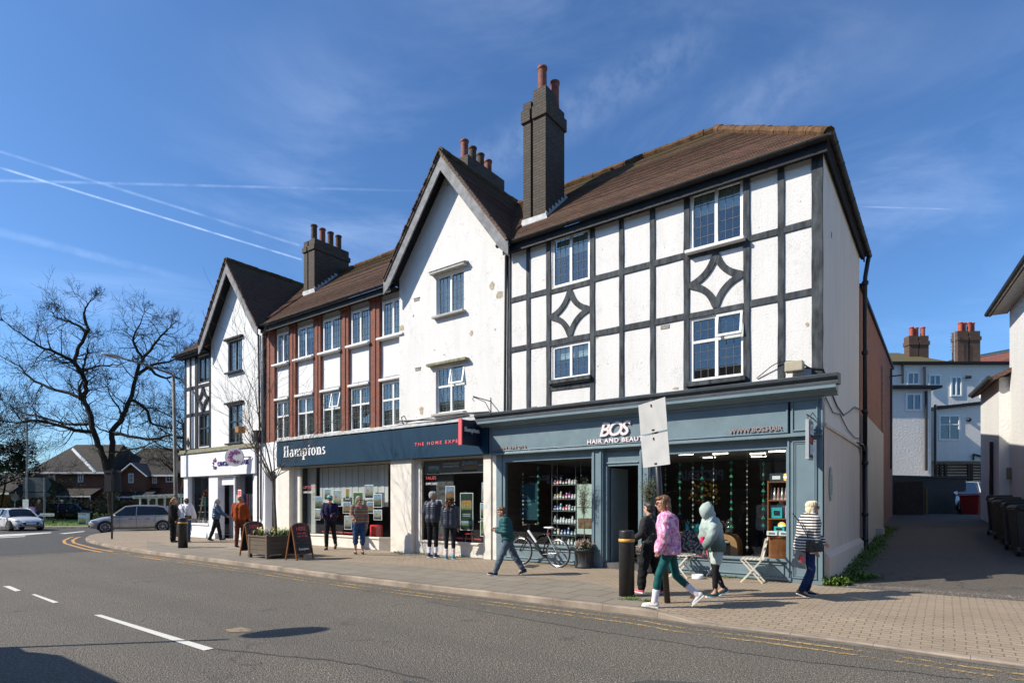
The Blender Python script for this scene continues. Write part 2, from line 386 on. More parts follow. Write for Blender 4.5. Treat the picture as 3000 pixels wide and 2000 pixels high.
def asphalt(name, c, agg, cr=.5):
    m, nt, b = _nodes(name); t = NT(nt)
    v = t.n('ShaderNodeTexVoronoi'); v.inputs['Scale'].default_value = 55; t.l.new(t.tc.outputs['Object'], v.inputs['Vector'])
    sp = t.rng(t.noise(30, 4, .8), .49, .60, 0, 1)
    cc = t.mix(t.math('MULTIPLY', sp, .85), c, agg)
    cc = t.mix(t.rng(v.outputs['Distance'], .25, .6, 0, .7), cc, dk(c, .35))
    cc = t.mix(t.rng(t.noise(.35, 6, .65), .35, .7, 0, .55), cc, dk(c, .62))
    cc = t.mix(t.rng(t.noise(.9, 5, .75, dist=1.5), .58, .74, 0, .5), cc, (.115, .10, .088))
    cr2 = t.n('ShaderNodeTexVoronoi'); cr2.feature = 'DISTANCE_TO_EDGE'; cr2.inputs['Scale'].default_value = .28
    dm = t.n('ShaderNodeVectorMath', operation='ADD'); nz = t.n('ShaderNodeTexNoise'); nz.inputs['Scale'].default_value = 1.7; nz.inputs['Detail'].default_value = 6
    t.l.new(t.tc.outputs['Object'], nz.inputs['Vector']); t.l.new(nz.outputs['Color'], dm.inputs[0]); t.l.new(t.tc.outputs['Object'], dm.inputs[1])
    t.l.new(dm.outputs[0], cr2.inputs['Vector'])
    ck = t.math('MULTIPLY', t.rng(cr2.outputs['Distance'], .0, .006, 1, 0), t.rng(t.noise(.4, 3), .5, .6, 0, cr))
    cc = t.mix(ck, cc, (.012, .012, .012))
    mp = t.n('ShaderNodeMapping'); mp.inputs['Rotation'].default_value = (0, 0, -FROT); t.l.new(t.tc.outputs['Object'], mp.inputs[0])
    mp2 = t.n('ShaderNodeMapping'); mp2.inputs['Scale'].default_value = (.06, .9, 1); t.l.new(mp.outputs[0], mp2.inputs[0])
    tr = t.noise(1.0, 3, .55, vec=mp2.outputs[0]); cc = t.mix(t.rng(tr, .42, .62, 0, .32), cc, (.085, .078, .068)); cc = t.mix(t.rng(t.noise(1.6, 2, .5), .68, .72, 0, .35), cc, (.03, .03, .03))
    t.l.new(cc, b.inputs['Base Color']); b.inputs['Roughness'].default_value = .82
    t.bump(t.math('ADD', v.outputs['Distance'], t.noise(50, 3, .7)), .9, .014, b); MATS[name] = m; return m
ASPH = asphalt('worn_asphalt', (.158, .138, .108), (.46, .40, .31))
ASPH2 = asphalt('smooth_dark_asphalt', (.088, .084, .078), (.15, .145, .13), .2)
ASPH3 = asphalt('alley_tarmac', (.15, .125, .10), (.26, .22, .18), .8)
def paving(name, w, h, c1, c2, mort, off=.5, rot=0, moss=.0, ms=.008, bump=.8):
    m, nt, b = _nodes(name); t = NT(nt)
    mp = t.n('ShaderNodeMapping'); mp.inputs['Rotation'].default_value = (0, 0, rot); t.l.new(t.tc.outputs['Object'], mp.inputs[0])
    x = t.n('ShaderNodeTexBrick'); x.offset = off; x.inputs['Scale'].default_value = 1
    x.inputs['Brick Width'].default_value = w; x.inputs['Row Height'].default_value = h; x.inputs['Mortar Size'].default_value = ms; x.inputs['Mortar Smooth'].default_value = .4
    x.inputs['Color1'].default_value = (*c1, 1); x.inputs['Color2'].default_value = (*c2, 1); x.inputs['Mortar'].default_value = (*mort, 1)
    nz = t.n('ShaderNodeTexNoise'); nz.inputs['Scale'].default_value = 3; t.l.new(mp.outputs[0], nz.inputs['Vector'])
    sc = t.n('ShaderNodeVectorMath', operation='MULTIPLY_ADD'); t.l.new(nz.outputs['Color'], sc.inputs[0]); sc.inputs[1].default_value = (.03, .03, 0); t.l.new(mp.outputs[0], sc.inputs[2])
    t.l.new(sc.outputs[0], x.inputs['Vector'])
    cc = t.mix(t.rng(t.noise(.7, 6, .7), .35, .7, 0, .6), x.outputs['Color'], dk(c1, .6))
    cc = t.mix(t.rng(t.noise(70, 2, .7), .4, .7, 0, .35), cc, dk(c2, .5))
    if moss: cc = t.mix(t.math('MULTIPLY', t.rng(t.noise(1.2, 5), .5, .65, 0, 1), t.math('MULTIPLY', x.outputs['Fac'], moss)), cc, (.07, .09, .02))
    t.l.new(cc, b.inputs['Base Color']); b.inputs['Roughness'].default_value = .88
    t.bump(t.math('ADD', t.math('MULTIPLY', x.outputs['Fac'], -.7), t.math('MULTIPLY', t.noise(45, 3), .4)), bump, .012, b); MATS[name] = m; return m
BLOCKS = paving('block_paving', .21, .105, (.38, .295, .205), (.315, .24, .168), (.17, .13, .095), .5, FROT*-1+R(0), .7)
SLABS = paving('slab_paving', .62, .62, (.27, .23, .175), (.235, .20, .155), (.07, .06, .045), .5, -FROT, .8, .012)
KERBM = plain('concrete_kerb', (.33, .27, .21), .85, .55, 1.3, .5, 60, bd=.006)
def worn_paint(name, c, lo, hi):
    m, nt, b = _nodes(name); t = NT(nt)
    cc = t.mix(t.rng(t.noise(30, 4, .7), .4, .7, 0, .35), c, dk(c, .6)); t.l.new(cc, b.inputs['Base Color']); b.inputs['Roughness'].default_value = .75
    a = t.rng(t.math('ADD', t.noise(18, 5, .7), t.math('MULTIPLY', t.noise(1.1, 3), .5)), lo, hi, 0, 1)
    t.l.new(a, b.inputs['Alpha']); MATS[name] = m; return m
WPAINT = worn_paint('white_road_paint', (.66, .64, .57), .42, .50)
YPAINT = worn_paint('worn_yellow_road_paint', (.46, .31, .12), .68, .84)
YPAINT2 = worn_paint('fresh_yellow_road_paint', (.52, .28, .08), .44, .55)
def grassm():
    m, nt, b = _nodes('grass'); t = NT(nt)
    cc = t.mix(t.rng(t.noise(3, 6, .7), .3, .7), (.08, .16, .02), (.16, .25, .04)); t.l.new(cc, b.inputs['Base Color']); b.inputs['Roughness'].default_value = .9
    t.bump(t.noise(60, 4, .8), 1, .05, b); return m
GRASS = grassm()
def photo(name, sky_c, mid, low, seed):
    m, nt, b = _nodes(name); t = NT(nt)
    sp = t.n('ShaderNodeSeparateXYZ'); t.l.new(t.tc.outputs['Generated'], sp.inputs[0]); z = sp.outputs[2]
    mp = t.n('ShaderNodeMapping'); mp.inputs['Location'].default_value = (seed, seed*2.3, 0); t.l.new(t.tc.outputs['Generated'], mp.inputs[0])
    n1 = t.noise(4.5, 5, .75, vec=mp.outputs[0]); zz = t.math('ADD', z, t.math('MULTIPLY', t.math('SUBTRACT', n1, .5), 1.1))
    a = t.mix(t.rng(zz, .60, .64), mid, sky_c); c = t.mix(t.rng(zz, .32, .36), low, a)
    c = t.mix(t.rng(t.noise(9, 3, .7, vec=mp.outputs[0]), .5, .62, 0, .75), c, (.05, .06, .04))
    c = t.mix(t.rng(z, .16, .17), (.012, .02, .05), c)
    t.l.new(c, b.inputs['Base Color']); b.inputs['Roughness'].default_value = .4; return m
PH = [photo('photo_print_%s' % w, s, md, lo, i*3.1) for i, (w, s, md, lo) in enumerate([
    ('house', (.22, .38, .52), (.22, .13, .08), (.07, .13, .04)), ('meadow', (.28, .42, .55), (.26, .22, .17), (.08, .20, .04)),
    ('villa', (.35, .42, .48), (.36, .33, .28), (.16, .17, .14)), ('garden', (.07, .14, .04), (.10, .20, .05), (.13, .22, .06)),
    ('cottage', (.22, .34, .5), (.30, .13, .07), (.18, .19, .07)), ('sunset', (.42, .22, .06), (.34, .30, .13), (.14, .24, .05))])]
# ============================================================ THE TERRACE (facade frame: x along, y inward, z up)
def window(parent, x0, x1, z0, z1, y, fm=None, split=.5, transom=None, lead=(4, 5), blind=None, sill=None, hood=None, fw=.055, leadm=None, openv=False, name='window'):
    fm = fm or UPVC; f = MB(); yo = y
    f.box(x0, x0+fw, yo, yo+.07, z0, z1).box(x1-fw, x1, yo, yo+.07, z0, z1)
    f.box(x0+fw, x1-fw, yo, yo+.07, z0, z0+fw).box(x0+fw, x1-fw, yo, yo+.07, z1-fw, z1)
    xm = x0+(x1-x0)*split; f.box(xm-.035, xm+.035, yo-.004, yo+.066, z0+fw, z1-fw)
    cells = [(x0+fw, xm-.035), (xm+.035, x1-fw)]; rows = [(z0+fw, z1-fw)]
    if transom:
        zt = z0+(z1-z0)*transom
        for a, b in cells: f.box(a, b, yo-.002, yo+.064, zt-.03, zt+.03)
        rows = [(z0+fw, zt-.03), (zt+.03, z1-fw)]
    w = f.build(name, fm, parent, bevel=.006)
    MB().box(x0+fw, x1-fw, yo+.035, yo+.04, z0+fw, z1-fw).build('glass_pane', GLASS, w, uv=False)
    if lead is None: MB().box(x0+fw, x1-fw, yo+.046, yo+.05, z0+fw, z1-fw).build('pane_backing', plain('dim_room', (.035, .037, .04), .6, .3, 2), w, uv=False)
    if lead:
        l = MB(); nx, nz = lead
        for a, b in cells:
            for i in range(1, nx): xx = a+(b-a)*i/nx; l.box(xx-.005, xx+.005, yo+.026, yo+.034, rows[0][0], rows[-1][1])
        for c, d in rows:
            n = max(2, round((d-c)/.21))
            for j in range(1, n):
                zz = c+(d-c)*j/n
                for a, b in cells: l.box(a, b, yo+.027, yo+.0335, zz-.005, zz+.005)
        l.build('leading', leadm or LEAD, w, uv=False)
    if blind == 'slats':
        s = MB(); z = z0+.05
        while z < z1-.05: s.beam((x0+.05, yo+.16, z), (x1-.05, yo+.16, z), .055, .006, (0, .5, .86)); z += .06
        s.build('blind', BLIND, w, uv=False)
    elif blind == 'curtain':
        s = MB()
        for a, b in ((x0+.03, x0+(x1-x0)*.26), (x1-(x1-x0)*.24, x1-.03)):
            pts = [(a+(b-a)*i/14, yo+.14+.02*math.sin(i*1.9)) for i in range(15)]
            s.add([(p[0], p[1], z) for z in (z0+.04, z1-.04) for p in pts], [(i, i+1, i+16, i+15) for i in range(14)])
        s.build('curtain', CURT, w, uv=False)
    elif blind == 'half':
        MB().box(x0+.05, x1-.05, yo+.12, yo+.13, z0+(z1-z0)*.62, z1-.05).build('blind', BLIND, w, uv=False)
    elif blind == 'net':
        pts = [(x0+.04+(x1-x0-.08)*i/30, yo+.13+.012*math.sin(i*1.5)) for i in range(31)]
        MB().add([(p[0], p[1], z) for z in (z0+.04, z1-.04) for p in pts], [(i, i+1, i+32, i+31) for i in range(30)]).build('net_curtain', CURT, w, uv=False)
    if openv:
        fr = MB(); zc = z1-.02; L = (z1-z0)*(1-(transom or .5))-.03; a0, a1 = xm+.01, x1-.015
        def T(x, t, k=0): return (x, yo-.02-math.sin(.2)*t, zc-math.cos(.2)*t)
        for xx in (a0+.02, a1-.02): fr.beam(T(xx, 0), T(xx, L), .045, .04, (0, 1, 0))
        for t in (.02, L-.02): fr.beam(T(a0, t), T(a1, t), .045, .04, (0, 1, 0))
        fr.build('open_vent', fm, w)
        fr = MB(); fr.poly([T(a0+.03, .03), T(a1-.03, .03), T(a1-.03, L-.03), T(a0+.03, L-.03)]); fr.build('vent_glass', GLASS, w, uv=False)
    if sill: MB().box(x0-.07, x1+.07, yo-.20, yo+.02, z0-.07, z0-.003).build('sill', sill, w, bevel=.01)
    if hood: MB().prism([(x0-.14, z1+.03), (x1+.14, z1+.03), (x1+.14, z1+.10), (x0-.14, z1+.10)], 'xz', yo-.22, yo-.06).prism([(yo-.24, z1+.10), (yo-.04, z1+.105), (yo-.04, z1+.17), (yo-.24, z1+.125)], 'yz', x0-.17, x1+.17).build('hood_mould', hood, w, bevel=.01)
    return w
def diamond(b, x0, x1, z0, z1, parent, mat, w=.135, y=-.03, name='diamond_brace'):
    m = MB(); cx_, cz = (x0+x1)/2, (z0+z1)/2; N = 10
    tips = [(cx_, z1), (x1, cz), (cx_, z0), (x0, cz)]
    for k in range(4):
        p, q = tips[k], tips[(k+1) % 4]; cor = (p[0] if abs(p[0]-cx_) > .01 else q[0], p[1] if abs(p[1]-cz) > .01 else q[1])
        ctl = (cx_+(cor[0]-cx_)*.20, cz+(cor[1]-cz)*.20); pts = []
        for i in range(N+1):
            t = i/N; X = (1-t)**2*p[0]+2*t*(1-t)*ctl[0]+t*t*q[0]; Z = (1-t)**2*p[1]+2*t*(1-t)*ctl[1]+t*t*q[1]; pts.append(Vector((X, 0, Z)))
        L, Rr = [], []
        for i, pt in enumerate(pts):
            d = (pts[min(i+1, N)]-pts[max(i-1, 0)]).normalized(); nn = Vector((-d.z, 0, d.x)); ww = w/2*(1.0 if 0 < i < N else .75)
            L.append(pt+nn*ww); Rr.append(pt-nn*ww)
        yy = y-.0015*k
        for i in range(N):
            q4 = [L[i], L[i+1], Rr[i+1], Rr[i]]; m.prism([(v.x, v.z) for v in q4], 'xz', yy, .01)
    return m.build(name, mat, parent)
def gutter(parent, x0, x1, y, z, horiz=True, brackets=.9):
    g = MB(); prof = [(.065*math.cos(math.pi+math.pi*i/8), .065*math.sin(math.pi+math.pi*i/8)) for i in range(9)]
    inn = [(a*.86, b*.86) for a, b in prof[::-1]]; pr = prof+inn
    if horiz: g.prism([(y+a, z+b) for a, b in pr], 'yz', x0, x1)
    else: g.prism([(y+a, z+b) for a, b in pr], 'xz', x0, x1)
    n = int(abs(x1-x0)/brackets)
    for i in range(n+1):
        c = x0+(x1-x0)*(i+.5)/(n+1)
        pr2 = [(a*1.12, b*1.12) for a, b in prof]
        if horiz: g.prism([(y+a, z+b) for a, b in pr2], 'yz', c-.02, c+.02)
        else: g.prism([(y+a, z+b) for a, b in pr2], 'xz', c-.02, c+.02)
    return g.build('gutter', GUT, parent)
def ridge(parent, p, q, mat=None, name='ridge_tiles'):
    p, q = Vector(p), Vector(q); m = MB(); L = (q-p).length; n = max(2, int(L/.33)); d = (q-p)/n
    for i in range(n):
        a = p+d*i; b = a+d*1.06; r = .105+random.uniform(-.006, .006); j = Vector((0, 0, random.uniform(-.008, .012)))
        m.tube([a+j, a+d*.5+j, b+j], [r, r*.97, r*1.04], 8, cap=True)
    return m.build(name, mat or RIDGE, parent)
def chimney(parent, x0, x1, y0, y1, z0, z1, pots, head=.8, groove=None, name='chimney', potm=None, tall=None, bm=None):
    m = MB(); zc = z1-head
    if groove:
        m.box(x0, groove[0], y0, y1, z0, zc).box(groove[0], groove[1], y0+.09, y1-.05, z0, z1-.1).box(groove[1], x1, y0, y1, z0, zc)
        segs = [(x0-.05, groove[0]), (groove[1], x1+.05)]
    else: m.box(x0, x1, y0, y1, z0, zc); segs = [(x0-.05, x1+.05)]
    ym = y0+(y1-y0)*.55
    for i, (a, b) in enumerate(segs):
        m.box(a, b, y0-.05, y1+.05, zc, zc+head*.42)
        top = z1 if (tall and i == len(segs)-1) or not tall else z1-head*.3
        m.box(a+(.03 if i == 0 else 0), b-.05 if i == len(segs)-1 else b, y0+.01, (ym if tall and i == len(segs)-1 else y1), zc+head*.42, top)
        if tall and i == len(segs)-1: m.box(a, b-.05, ym, y1, zc+head*.42, z1-head*.33)
    ch = m.build(name, bm or DBRICK, parent)
    if y0 < 1.9:
        zr_ = 8.44+(y0+.24)*.898; f = MB(); f.prism([(x0-.06, zr_-.05), (x1+.08, zr_-.05), (x1+.03, zr_+.13), (x0-.02, zr_+.15)], 'xz', y0-.035, y0-.003)
        for i in range(7):
            yy = y0+i*.16
            if yy < y1: f.box(x1+.002, x1+.02, yy, yy+.15, zr_+i*.142, zr_+i*.142+.20)
        f.build('lead_flashing', FLASH, ch)
    for i, (px, py, pz, h, r) in enumerate(pots):
        q = MB(); q.smooth = True; q.lathe([(r*1.08, 0), (r*1.02, .08), (r, h-.12), (r*1.02, h-.08), (r*1.16, h-.07), (r*1.16, h-.01), (r*1.0, h), (r*.85, h-.02), (r*.82, h-.25)], (px, py, pz), 18)
        q.build('chimney_pot', (potm or [TERR])[i % len(potm or [1])], ch)
    return ch
def bargeboards(parent, cx_, hw, za, ze, y0, y1, mat, drop=.30, wall_y=0):
    m = MB(); s = (za-ze)/hw; k = drop*math.sqrt(1+s*s)
    for sg in (-1, 1):
        e = cx_+sg*hw; xi = cx_+sg*(hw-.27)
        m.prism([(cx_, za-.05), (e, ze-.05), (e, ze-.42), (xi, ze-.05-k+.27*s), (cx_, za-.05-k)], 'xz', y0, y1)
    m.build('bargeboard', mat, parent)
    m = MB()
    for sg in (-1, 1):
        e = cx_+sg*hw; t = .06
        m.prism([(cx_, za-.09), (e, ze-.09), (e, ze-.09-t), (cx_, za-.09-t)], 'xz', y1+.002, wall_y-.003)
    m.build('soffit_board', BLACKT, parent)
def tile_slab(r, pts, th=.08): r.slab(pts, th).courses(pts); return r
def gable_roof(parent, cx_, hw, za, ze, y0, yb):
    r = MB()
    for sg in (-1, 1): tile_slab(r, [(cx_, y0, za), (cx_+sg*hw, y0, ze), (cx_+sg*hw, yb, ze), (cx_, yb, za)], .07)
    rf = r.build('gable_roof', ROOFG, parent)
    v = MB()
    for sg in (-1, 1):
        s = Vector((sg*hw, 0, ze-za)); L = s.length; n = int(L/.105); d = s/n; nn = Vector((sg*(za-ze), 0, hw)).normalized()
        for i in range(n):
            a = Vector((cx_, 0, za))+d*i; j = random.uniform(-.02, .015)
            v.beam(a+nn*.012+Vector((0, y0-.03+j, 0)), a+nn*.012+Vector((0, y0+.10, 0)), d.length*.95, .03, nn)
    v.build('verge_tiles', ROOFG, rf)
    ridge(rf, (cx_, y0+.02, za+.01), (cx_, yb, za+.01), plain('dark_ridge_tile', (.085, .065, .04), .9, .5, 6, .6, 25))
    return rf
def lbox(name, mat, parent, *a, bevel=0):
    return MB().box(*a).build(name, mat, parent, bevel=bevel)
class Timber(MB):
    def box(s, x0, x1, y0, y1, z0, z1):
        if abs(y1-y0) > .07: return MB.box(s, x0, x1, y0, y1, z0, z1)
        j = lambda: random.uniform(-.007, .007); L = max(x1-x0, z1-z0); n = max(1, int(L/.4)); y0 += random.uniform(-.003, .003)
        if z1-z0 > x1-x0: a = [(x0+j(), z0+(z1-z0)*i/n) for i in range(n+1)]; b = [(x1+j(), z0+(z1-z0)*i/n) for i in range(n, -1, -1)]
        else: a = [(x0+(x1-x0)*i/n, z0+j()) for i in range(n+1)]; b = [(x0+(x1-x0)*i/n, z1+j()) for i in range(n, -1, -1)]
        return MB.prism(s, a+b, 'xz', y0, y1)
EZ, EYV, RY, RZ = 8.44, -.24, 3.0, 11.35   # eave height, eave y, ridge y, ridge z
def serif_name(name, mat, parent, loc, size, rz=0, tilt=0):
    # 'Hamptons' drawn with thick stems, hairlines and bracket serifs; x-height 1, capital 1.55
    m = MB(); W = .31; h_ = .10
    def bx(a, b, c, d): m.box(a, b, -.5, .5, c, d)
    def stem(x, y0, y1, top=True, bot=True, w=W):
        bx(x, x+w, y0, y1)
        if bot: bx(x-.13, x+w+.13, y0, y0+h_)
        if top: bx(x-.14, x+w, y1-h_, y1)
    def bowl(cx, cy, rx, ry, a0, a1, tk=W, th=.13, n=22):
        pts = []
        for i in range(n+1):
            a = a0+(a1-a0)*i/n; t_ = th+(tk-th)*abs(math.cos(a))**1.3; pts.append(((cx+rx*math.cos(a), cy+ry*math.sin(a)), (cx+(rx-t_)*math.cos(a), cy+(ry-min(t_, .16))*math.sin(a))))
        for (p, q), (p2, q2) in zip(pts, pts[1:]): m.prism([p, p2, q2, q], 'xz', -.5, .5)
    pi = math.pi; x = 0
    stem(.13, 0, 1.55, False); bx(0, .56, 1.48, 1.55); stem(.83, 0, 1.55, False); bx(.70, 1.26, 1.48, 1.55); bx(.43, .83, .75, .82)
    bowl(1.72, .30, .33, .32, pi*.5, pi*1.5, .27); bx(1.72, 1.95, .55, .62); bx(1.72, 1.85, -.02, .05); bx(1.93, 2.20, .0, .75); bowl(1.88, .68, .32, .34, 0, pi*.9, .27); bx(2.18, 2.32, 0, .07)
    stem(2.50, 0, 1.0); bowl(2.98, .66, .34, .36, 0, pi*.85, .28); bx(3.04, 3.32, 0, .68); bx(2.95, 3.42, 0, h_); bowl(3.60, .66, .34, .36, 0, pi*.85, .28); bx(3.66, 3.94, 0, .68); bx(3.57, 4.06, 0, h_)
    stem(4.22, -.52, 1.0); bowl(4.72, .5, .40, .53, -pi*.7, pi*.7)
    stem(5.42, .1, 1.36, False, False, .28); bx(5.20, 5.95, .86, 1.02); bowl(5.62, .18, .20, .2, pi, pi*1.9, .2)
    bowl(6.42, .5, .46, .53, 0, 2*pi)
    stem(7.12, 0, 1.0); bowl(7.60, .66, .36, .36, 0, pi*.85, .28); bx(7.68, 7.96, 0, .68); bx(7.57, 8.08, 0, h_)
    bowl(8.50, .74, .28, .28, pi*.15, pi*1.35, .22); bowl(8.50, .27, .30, .28, -pi*.85, pi*.45, .24); m.prism([(8.28, .66), (8.45, .50), (8.76, .32), (8.62, .52)], 'xz', -.5, .5)
    sx, sz = size[0]/8.8, size[1]/1.55
    m.v = [(a*sx, b*.006, c*sz) for a, b, c in m.v]
    o = m.build(name, mat, parent, uv=False); o.location = loc; o.rotation_euler = (tilt, 0, rz); return o
# ------------------------------------------------------------ 1 timber framed block over the hair salon
T = house('timber_framed_building', 'white half-timbered corner block above the slate blue hair salon, with tall dark chimney', 'building')
wins = [(-2.57, -1.48, 7.02, 8.27), (-2.57, -1.46, 4.2, 5.56), (-6.14, -5.07, 7.02, 8.27), (-6.14, -5.06, 4.67, 5.52)]
MB().wall([(-7.6, 3.7), (0, 3.7), (0, 8.36), (-7.6, 8.36)], wins, 0).build('front_wall', WHITE, T)
MB().poly([(0, 0, 3.06), (0, 5.85, 3.06), (0, 5.85, 8.36), (0, 0, 8.36)]).build('side_wall', SIDEW, T)
sl = MB(); sl.poly([(0.012, .05, -.3), (0.012, 5.85, -.3), (0.012, 5.85, 3.05), (0.012, .05, 3.05)]); sl.box(0.0, .05, .05, 5.85, 3.04, 3.1); sl.prism([(0.013, -.3), (.11, -.3), (.11, .52), (.013, .62)], 'xz', .1, 5.8)
sl.build('side_wall_base', PINK, T)
lbox('rear_wall', SIDEW, T, -7.6, -.01, 5.8, 5.85, 0, 8.4)
tb = Timber(); zb, zt = 3.95, 8.32
def stud(x0, x1, a=zb, b=zt, y=-.03): tb.box(x0, x1, y, .01, a, b)
stud(-.19, .004, y=-.034)
for c in (-.74, -3.44, -4.21, -6.88): stud(c-.06, c+.06)
stud(-7.56, -7.45)
for c in (-1.395, -2.655, -4.985, -6.25): stud(c-.065, c+.065, y=-.032)
for z in (6.975, 5.645):
    for a, b in ((-1.33, -.19), (-4.92, -2.72), (-7.45, -6.315)): tb.box(a, b, -.026, .01, z-.07, z+.07)
tb.box(-7.6, 0, -.036, .01, 8.22, 8.36)
for x0, x1, z0, z1 in ((-2.59, -1.46, 6.87, 6.99), (-2.59, -1.46, 5.57, 5.69), (-6.185, -5.05, 6.87, 6.99), (-6.185, -5.05, 5.545, 5.69)): tb.box(x0, x1, -.028, .01, z0, z1)
tb.box(-2.65, -1.40, -.12, .01, 4.08, 4.18); tb.box(-6.2, -5.0, -.12, .01, 4.56, 4.66); tb.box(-2.6, -1.45, -.025, .01, 3.95, 4.08); tb.box(-6.2, -5.04, -.025, .01, 4.40, 4.53)
tf = tb.build('timber_frame', TIMB, T, bevel=.008)
for a, b in ((-2.59, -1.46), (-6.185, -5.05)): diamond(None, a, b, 5.70, 6.87, tf, TIMB)
bl = ['half', None, 'half', 'half']
window(T, *wins[0], .02, lead=(3, 6), blind='half', sill=UPVC, leadm=LEAD); window(T, *wins[1], .02, lead=(3, 5), transom=.62, blind=None, openv=True)
window(T, *wins[2], .02, lead=(3, 6), blind='half'); window(T, *wins[3], .02, lead=(3, 4), blind='half')
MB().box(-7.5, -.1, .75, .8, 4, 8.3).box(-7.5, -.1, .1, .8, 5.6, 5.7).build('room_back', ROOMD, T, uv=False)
r = MB(); e = .13
tile_slab(r, [(e, EYV, EZ), (-7.55, EYV, EZ), (-7.55, RY, RZ), (-2.96, RY, RZ)], .08)
tile_slab(r, [(e, EYV, EZ), (-2.96, RY, RZ), (e, 6.36, EZ)], .08)
tile_slab(r, [(e, 6.36, EZ), (-2.96, RY, RZ), (-7.55, RY, RZ), (-7.55, 6.36, EZ)], .08)
rf = r.build('tiled_roof', ROOF, T)
ridge(rf, (-7.6, RY, RZ+.02), (-2.96, RY, RZ+.02)); ridge(rf, (-2.96, RY, RZ+.03), (e, EYV, EZ+.04), name='hip_tiles'); ridge(rf, (-2.96, RY, RZ+.03), (e, 6.36, EZ+.04), name='hip_tiles')
gutter(T, -7.7, .20, EYV-.07, EZ-.04); gutter(T, -.4, 6.4, e+.06, EZ-.04, False)
fb = MB(); fb.box(-7.58, .10, -.21, -.18, 8.16, 8.36).box(.07, .10, -.18, 6.2, 8.20, 8.36).box(-7.58, .07, -.18, -.002, 8.30, 8.33).box(.002, .07, -.2, 6.2, 8.28, 8.31).build('fascia_board', BLACKT, T)
chimney(T, -7.52, -6.78, .65, 1.62, 9.1, 12.86, [(-7.05, .9, 12.84, .74, .12), (-6.90, 1.30, 12.60, .74, .12)], groove=(-7.27, -7.19), tall=True)
# downpipes, wires, vents
d = MB(); d.smooth = True
d.tube([(.20, 6.1, 8.3), (.16, 6.05, 8.0), (.12, 6.02, 7.7), (.12, 6.02, 3.1)], .055, 10).tube([(.12, 6.02, 3.1), (.13, 6.02, .35), (.2, 5.8, .12), (.32, 5.6, .08)], .07, 10)
for z in (7.5, 5.6, 4.0, 2.6, 1.2, .5): d.lathe([(.075, 0), (.085, .03), (.085, .08), (.075, .11)], (.12, 6.02, z), 12)
d.tube([(.0, 5.2, 3.12), (.1, 5.5, 3.1), (.12, 5.98, 2.95)], .045, 8)
d.build('downpipe', BLACKP, T)
d = MB(); d.tube([(-7.58, -.06, 8.2), (-7.62, -.06, 4.0)], .035, 8).build('corner_pipe', BLACKP, T)
w_ = MB()
w_.tube([(-.3, -.05, 4.18), (0.01, -.05, 4.12), (.04, .3, 3.95), (.03, .8, 3.8), (.03, 1.6, 3.62), (.03, 2.6, 3.55), (.03, 3.6, 3.75), (.04, 4.6, 4.0), (.06, 5.8, 4.05)], .016, 5)
w_.tube([(.03, .1, 3.6), (.03, 1.0, 3.42), (.03, 2.0, 3.50), (.03, 3.2, 3.30), (.03, 4.6, 3.22), (.06, 5.8, 3.3)], .011, 5)
w_.tube([(-1.2, -.02, 4.1), (-.9, -.07, 4.3), (-.75, -.08, 4.36), (-.4, -.08, 4.33), (-.2, -.06, 4.15)], .010, 5)
w_.build('cable', BLACKP, T)
v_ = MB()
for x, z in ((-3.15, 5.5), (-6.72, 4.03)): MB().box(x-.1, x+.1, -.012, .005, z-.04, z+.04).build('air_brick', plain('air_brick', (.30, .27, .23), .9, .3, 20), T)
pk = MB()
for x, y_, z, s in ((0.006, 1.0, 7.0, .04),): pk.box(x-.002, x+.004, y_, y_+.03, z, z+.12)
for x, z in ((.035, .62), (.035, .42)):
    pass
pk.build('wall_hook', BLACKP, T)
def peel(parent, spots, mat, y=-.006):
    for x, z, rx, rz in spots:
        n = 13; MB().poly([(x+rx*math.cos(2*math.pi*i/n)*random.uniform(.55, 1.15), y, z+rz*math.sin(2*math.pi*i/n)*random.uniform(.6, 1.1)) for i in range(n)]).build('peeled_patch', mat, parent)
PEEL = plain('bare_cement', (.46, .39, .28), .95, .4, 14, .5, 30)
peel(T, [(-.27, 5.03, .035, .05), (-4.86, 5.58, .06, .07), (-.6, 4.25, .05, .02), (-2.9, 4.1, .1, .03)], PEEL)
# salon shopfront
sf = MB()
sf.box(-.625, -.0, -.02, .3, 0, 2.86).box(-.05, .0, -.035, .3, 0, 3.62)
sf.box(-5.0, -4.70, -.02, .3, 0, 2.86).box(-3.76, -3.50, -.02, .3, 0, 2.86).box(-7.98, -7.79, .02, .3, 0, 2.86)
for a, b, c_, d_ in ((-.53, -.10, .10, 2.78),):
    for q in (0, .035):
        sf.box(a+q, a+q+.022, -.045+q*.4, -.018, c_+q, d_-q).box(b-q-.022, b-q, -.045+q*.4, -.018, c_+q, d_-q).box(a+q+.022, b-q-.022, -.045+q*.4, -.018, c_+q, c_+q+.022).box(a+q+.022, b-q-.022, -.045+q*.4, -.018, d_-q-.022, d_-q)
for a, b in ((-4.97, -4.92), (-4.78, -4.73), (-3.73, -3.69), (-3.57, -3.53), (-.62, -.585)): sf.box(a, b, -.045, -.018, .12, 2.8)
sf.box(-7.79, -5.0, .06, .3, .02, .44).box(-3.5, -.625, .06, .3, .02, .42)
sf.box(-7.79, -5.0, .0, .12, .42, .47).box(-3.5, -.625, .0, .12, .40, .45)
for a, b in ((-7.70, -5.08), (-3.42, -.70)):
    sf.box(a, b, .035, .062, .33, .355).box(a, b, .035, .062, .10, .125).box(a, a+.025, .035, .062, .125, .33).box(b-.025, b, .035, .062, .125, .33)
sf.box(-7.79, -7.70, .05, .14, .47, 2.66).box(-5.04, -5.0, .05, .14, .47, 2.66).box(-7.79, -5.0, .05, .3, 2.66, 2.86)
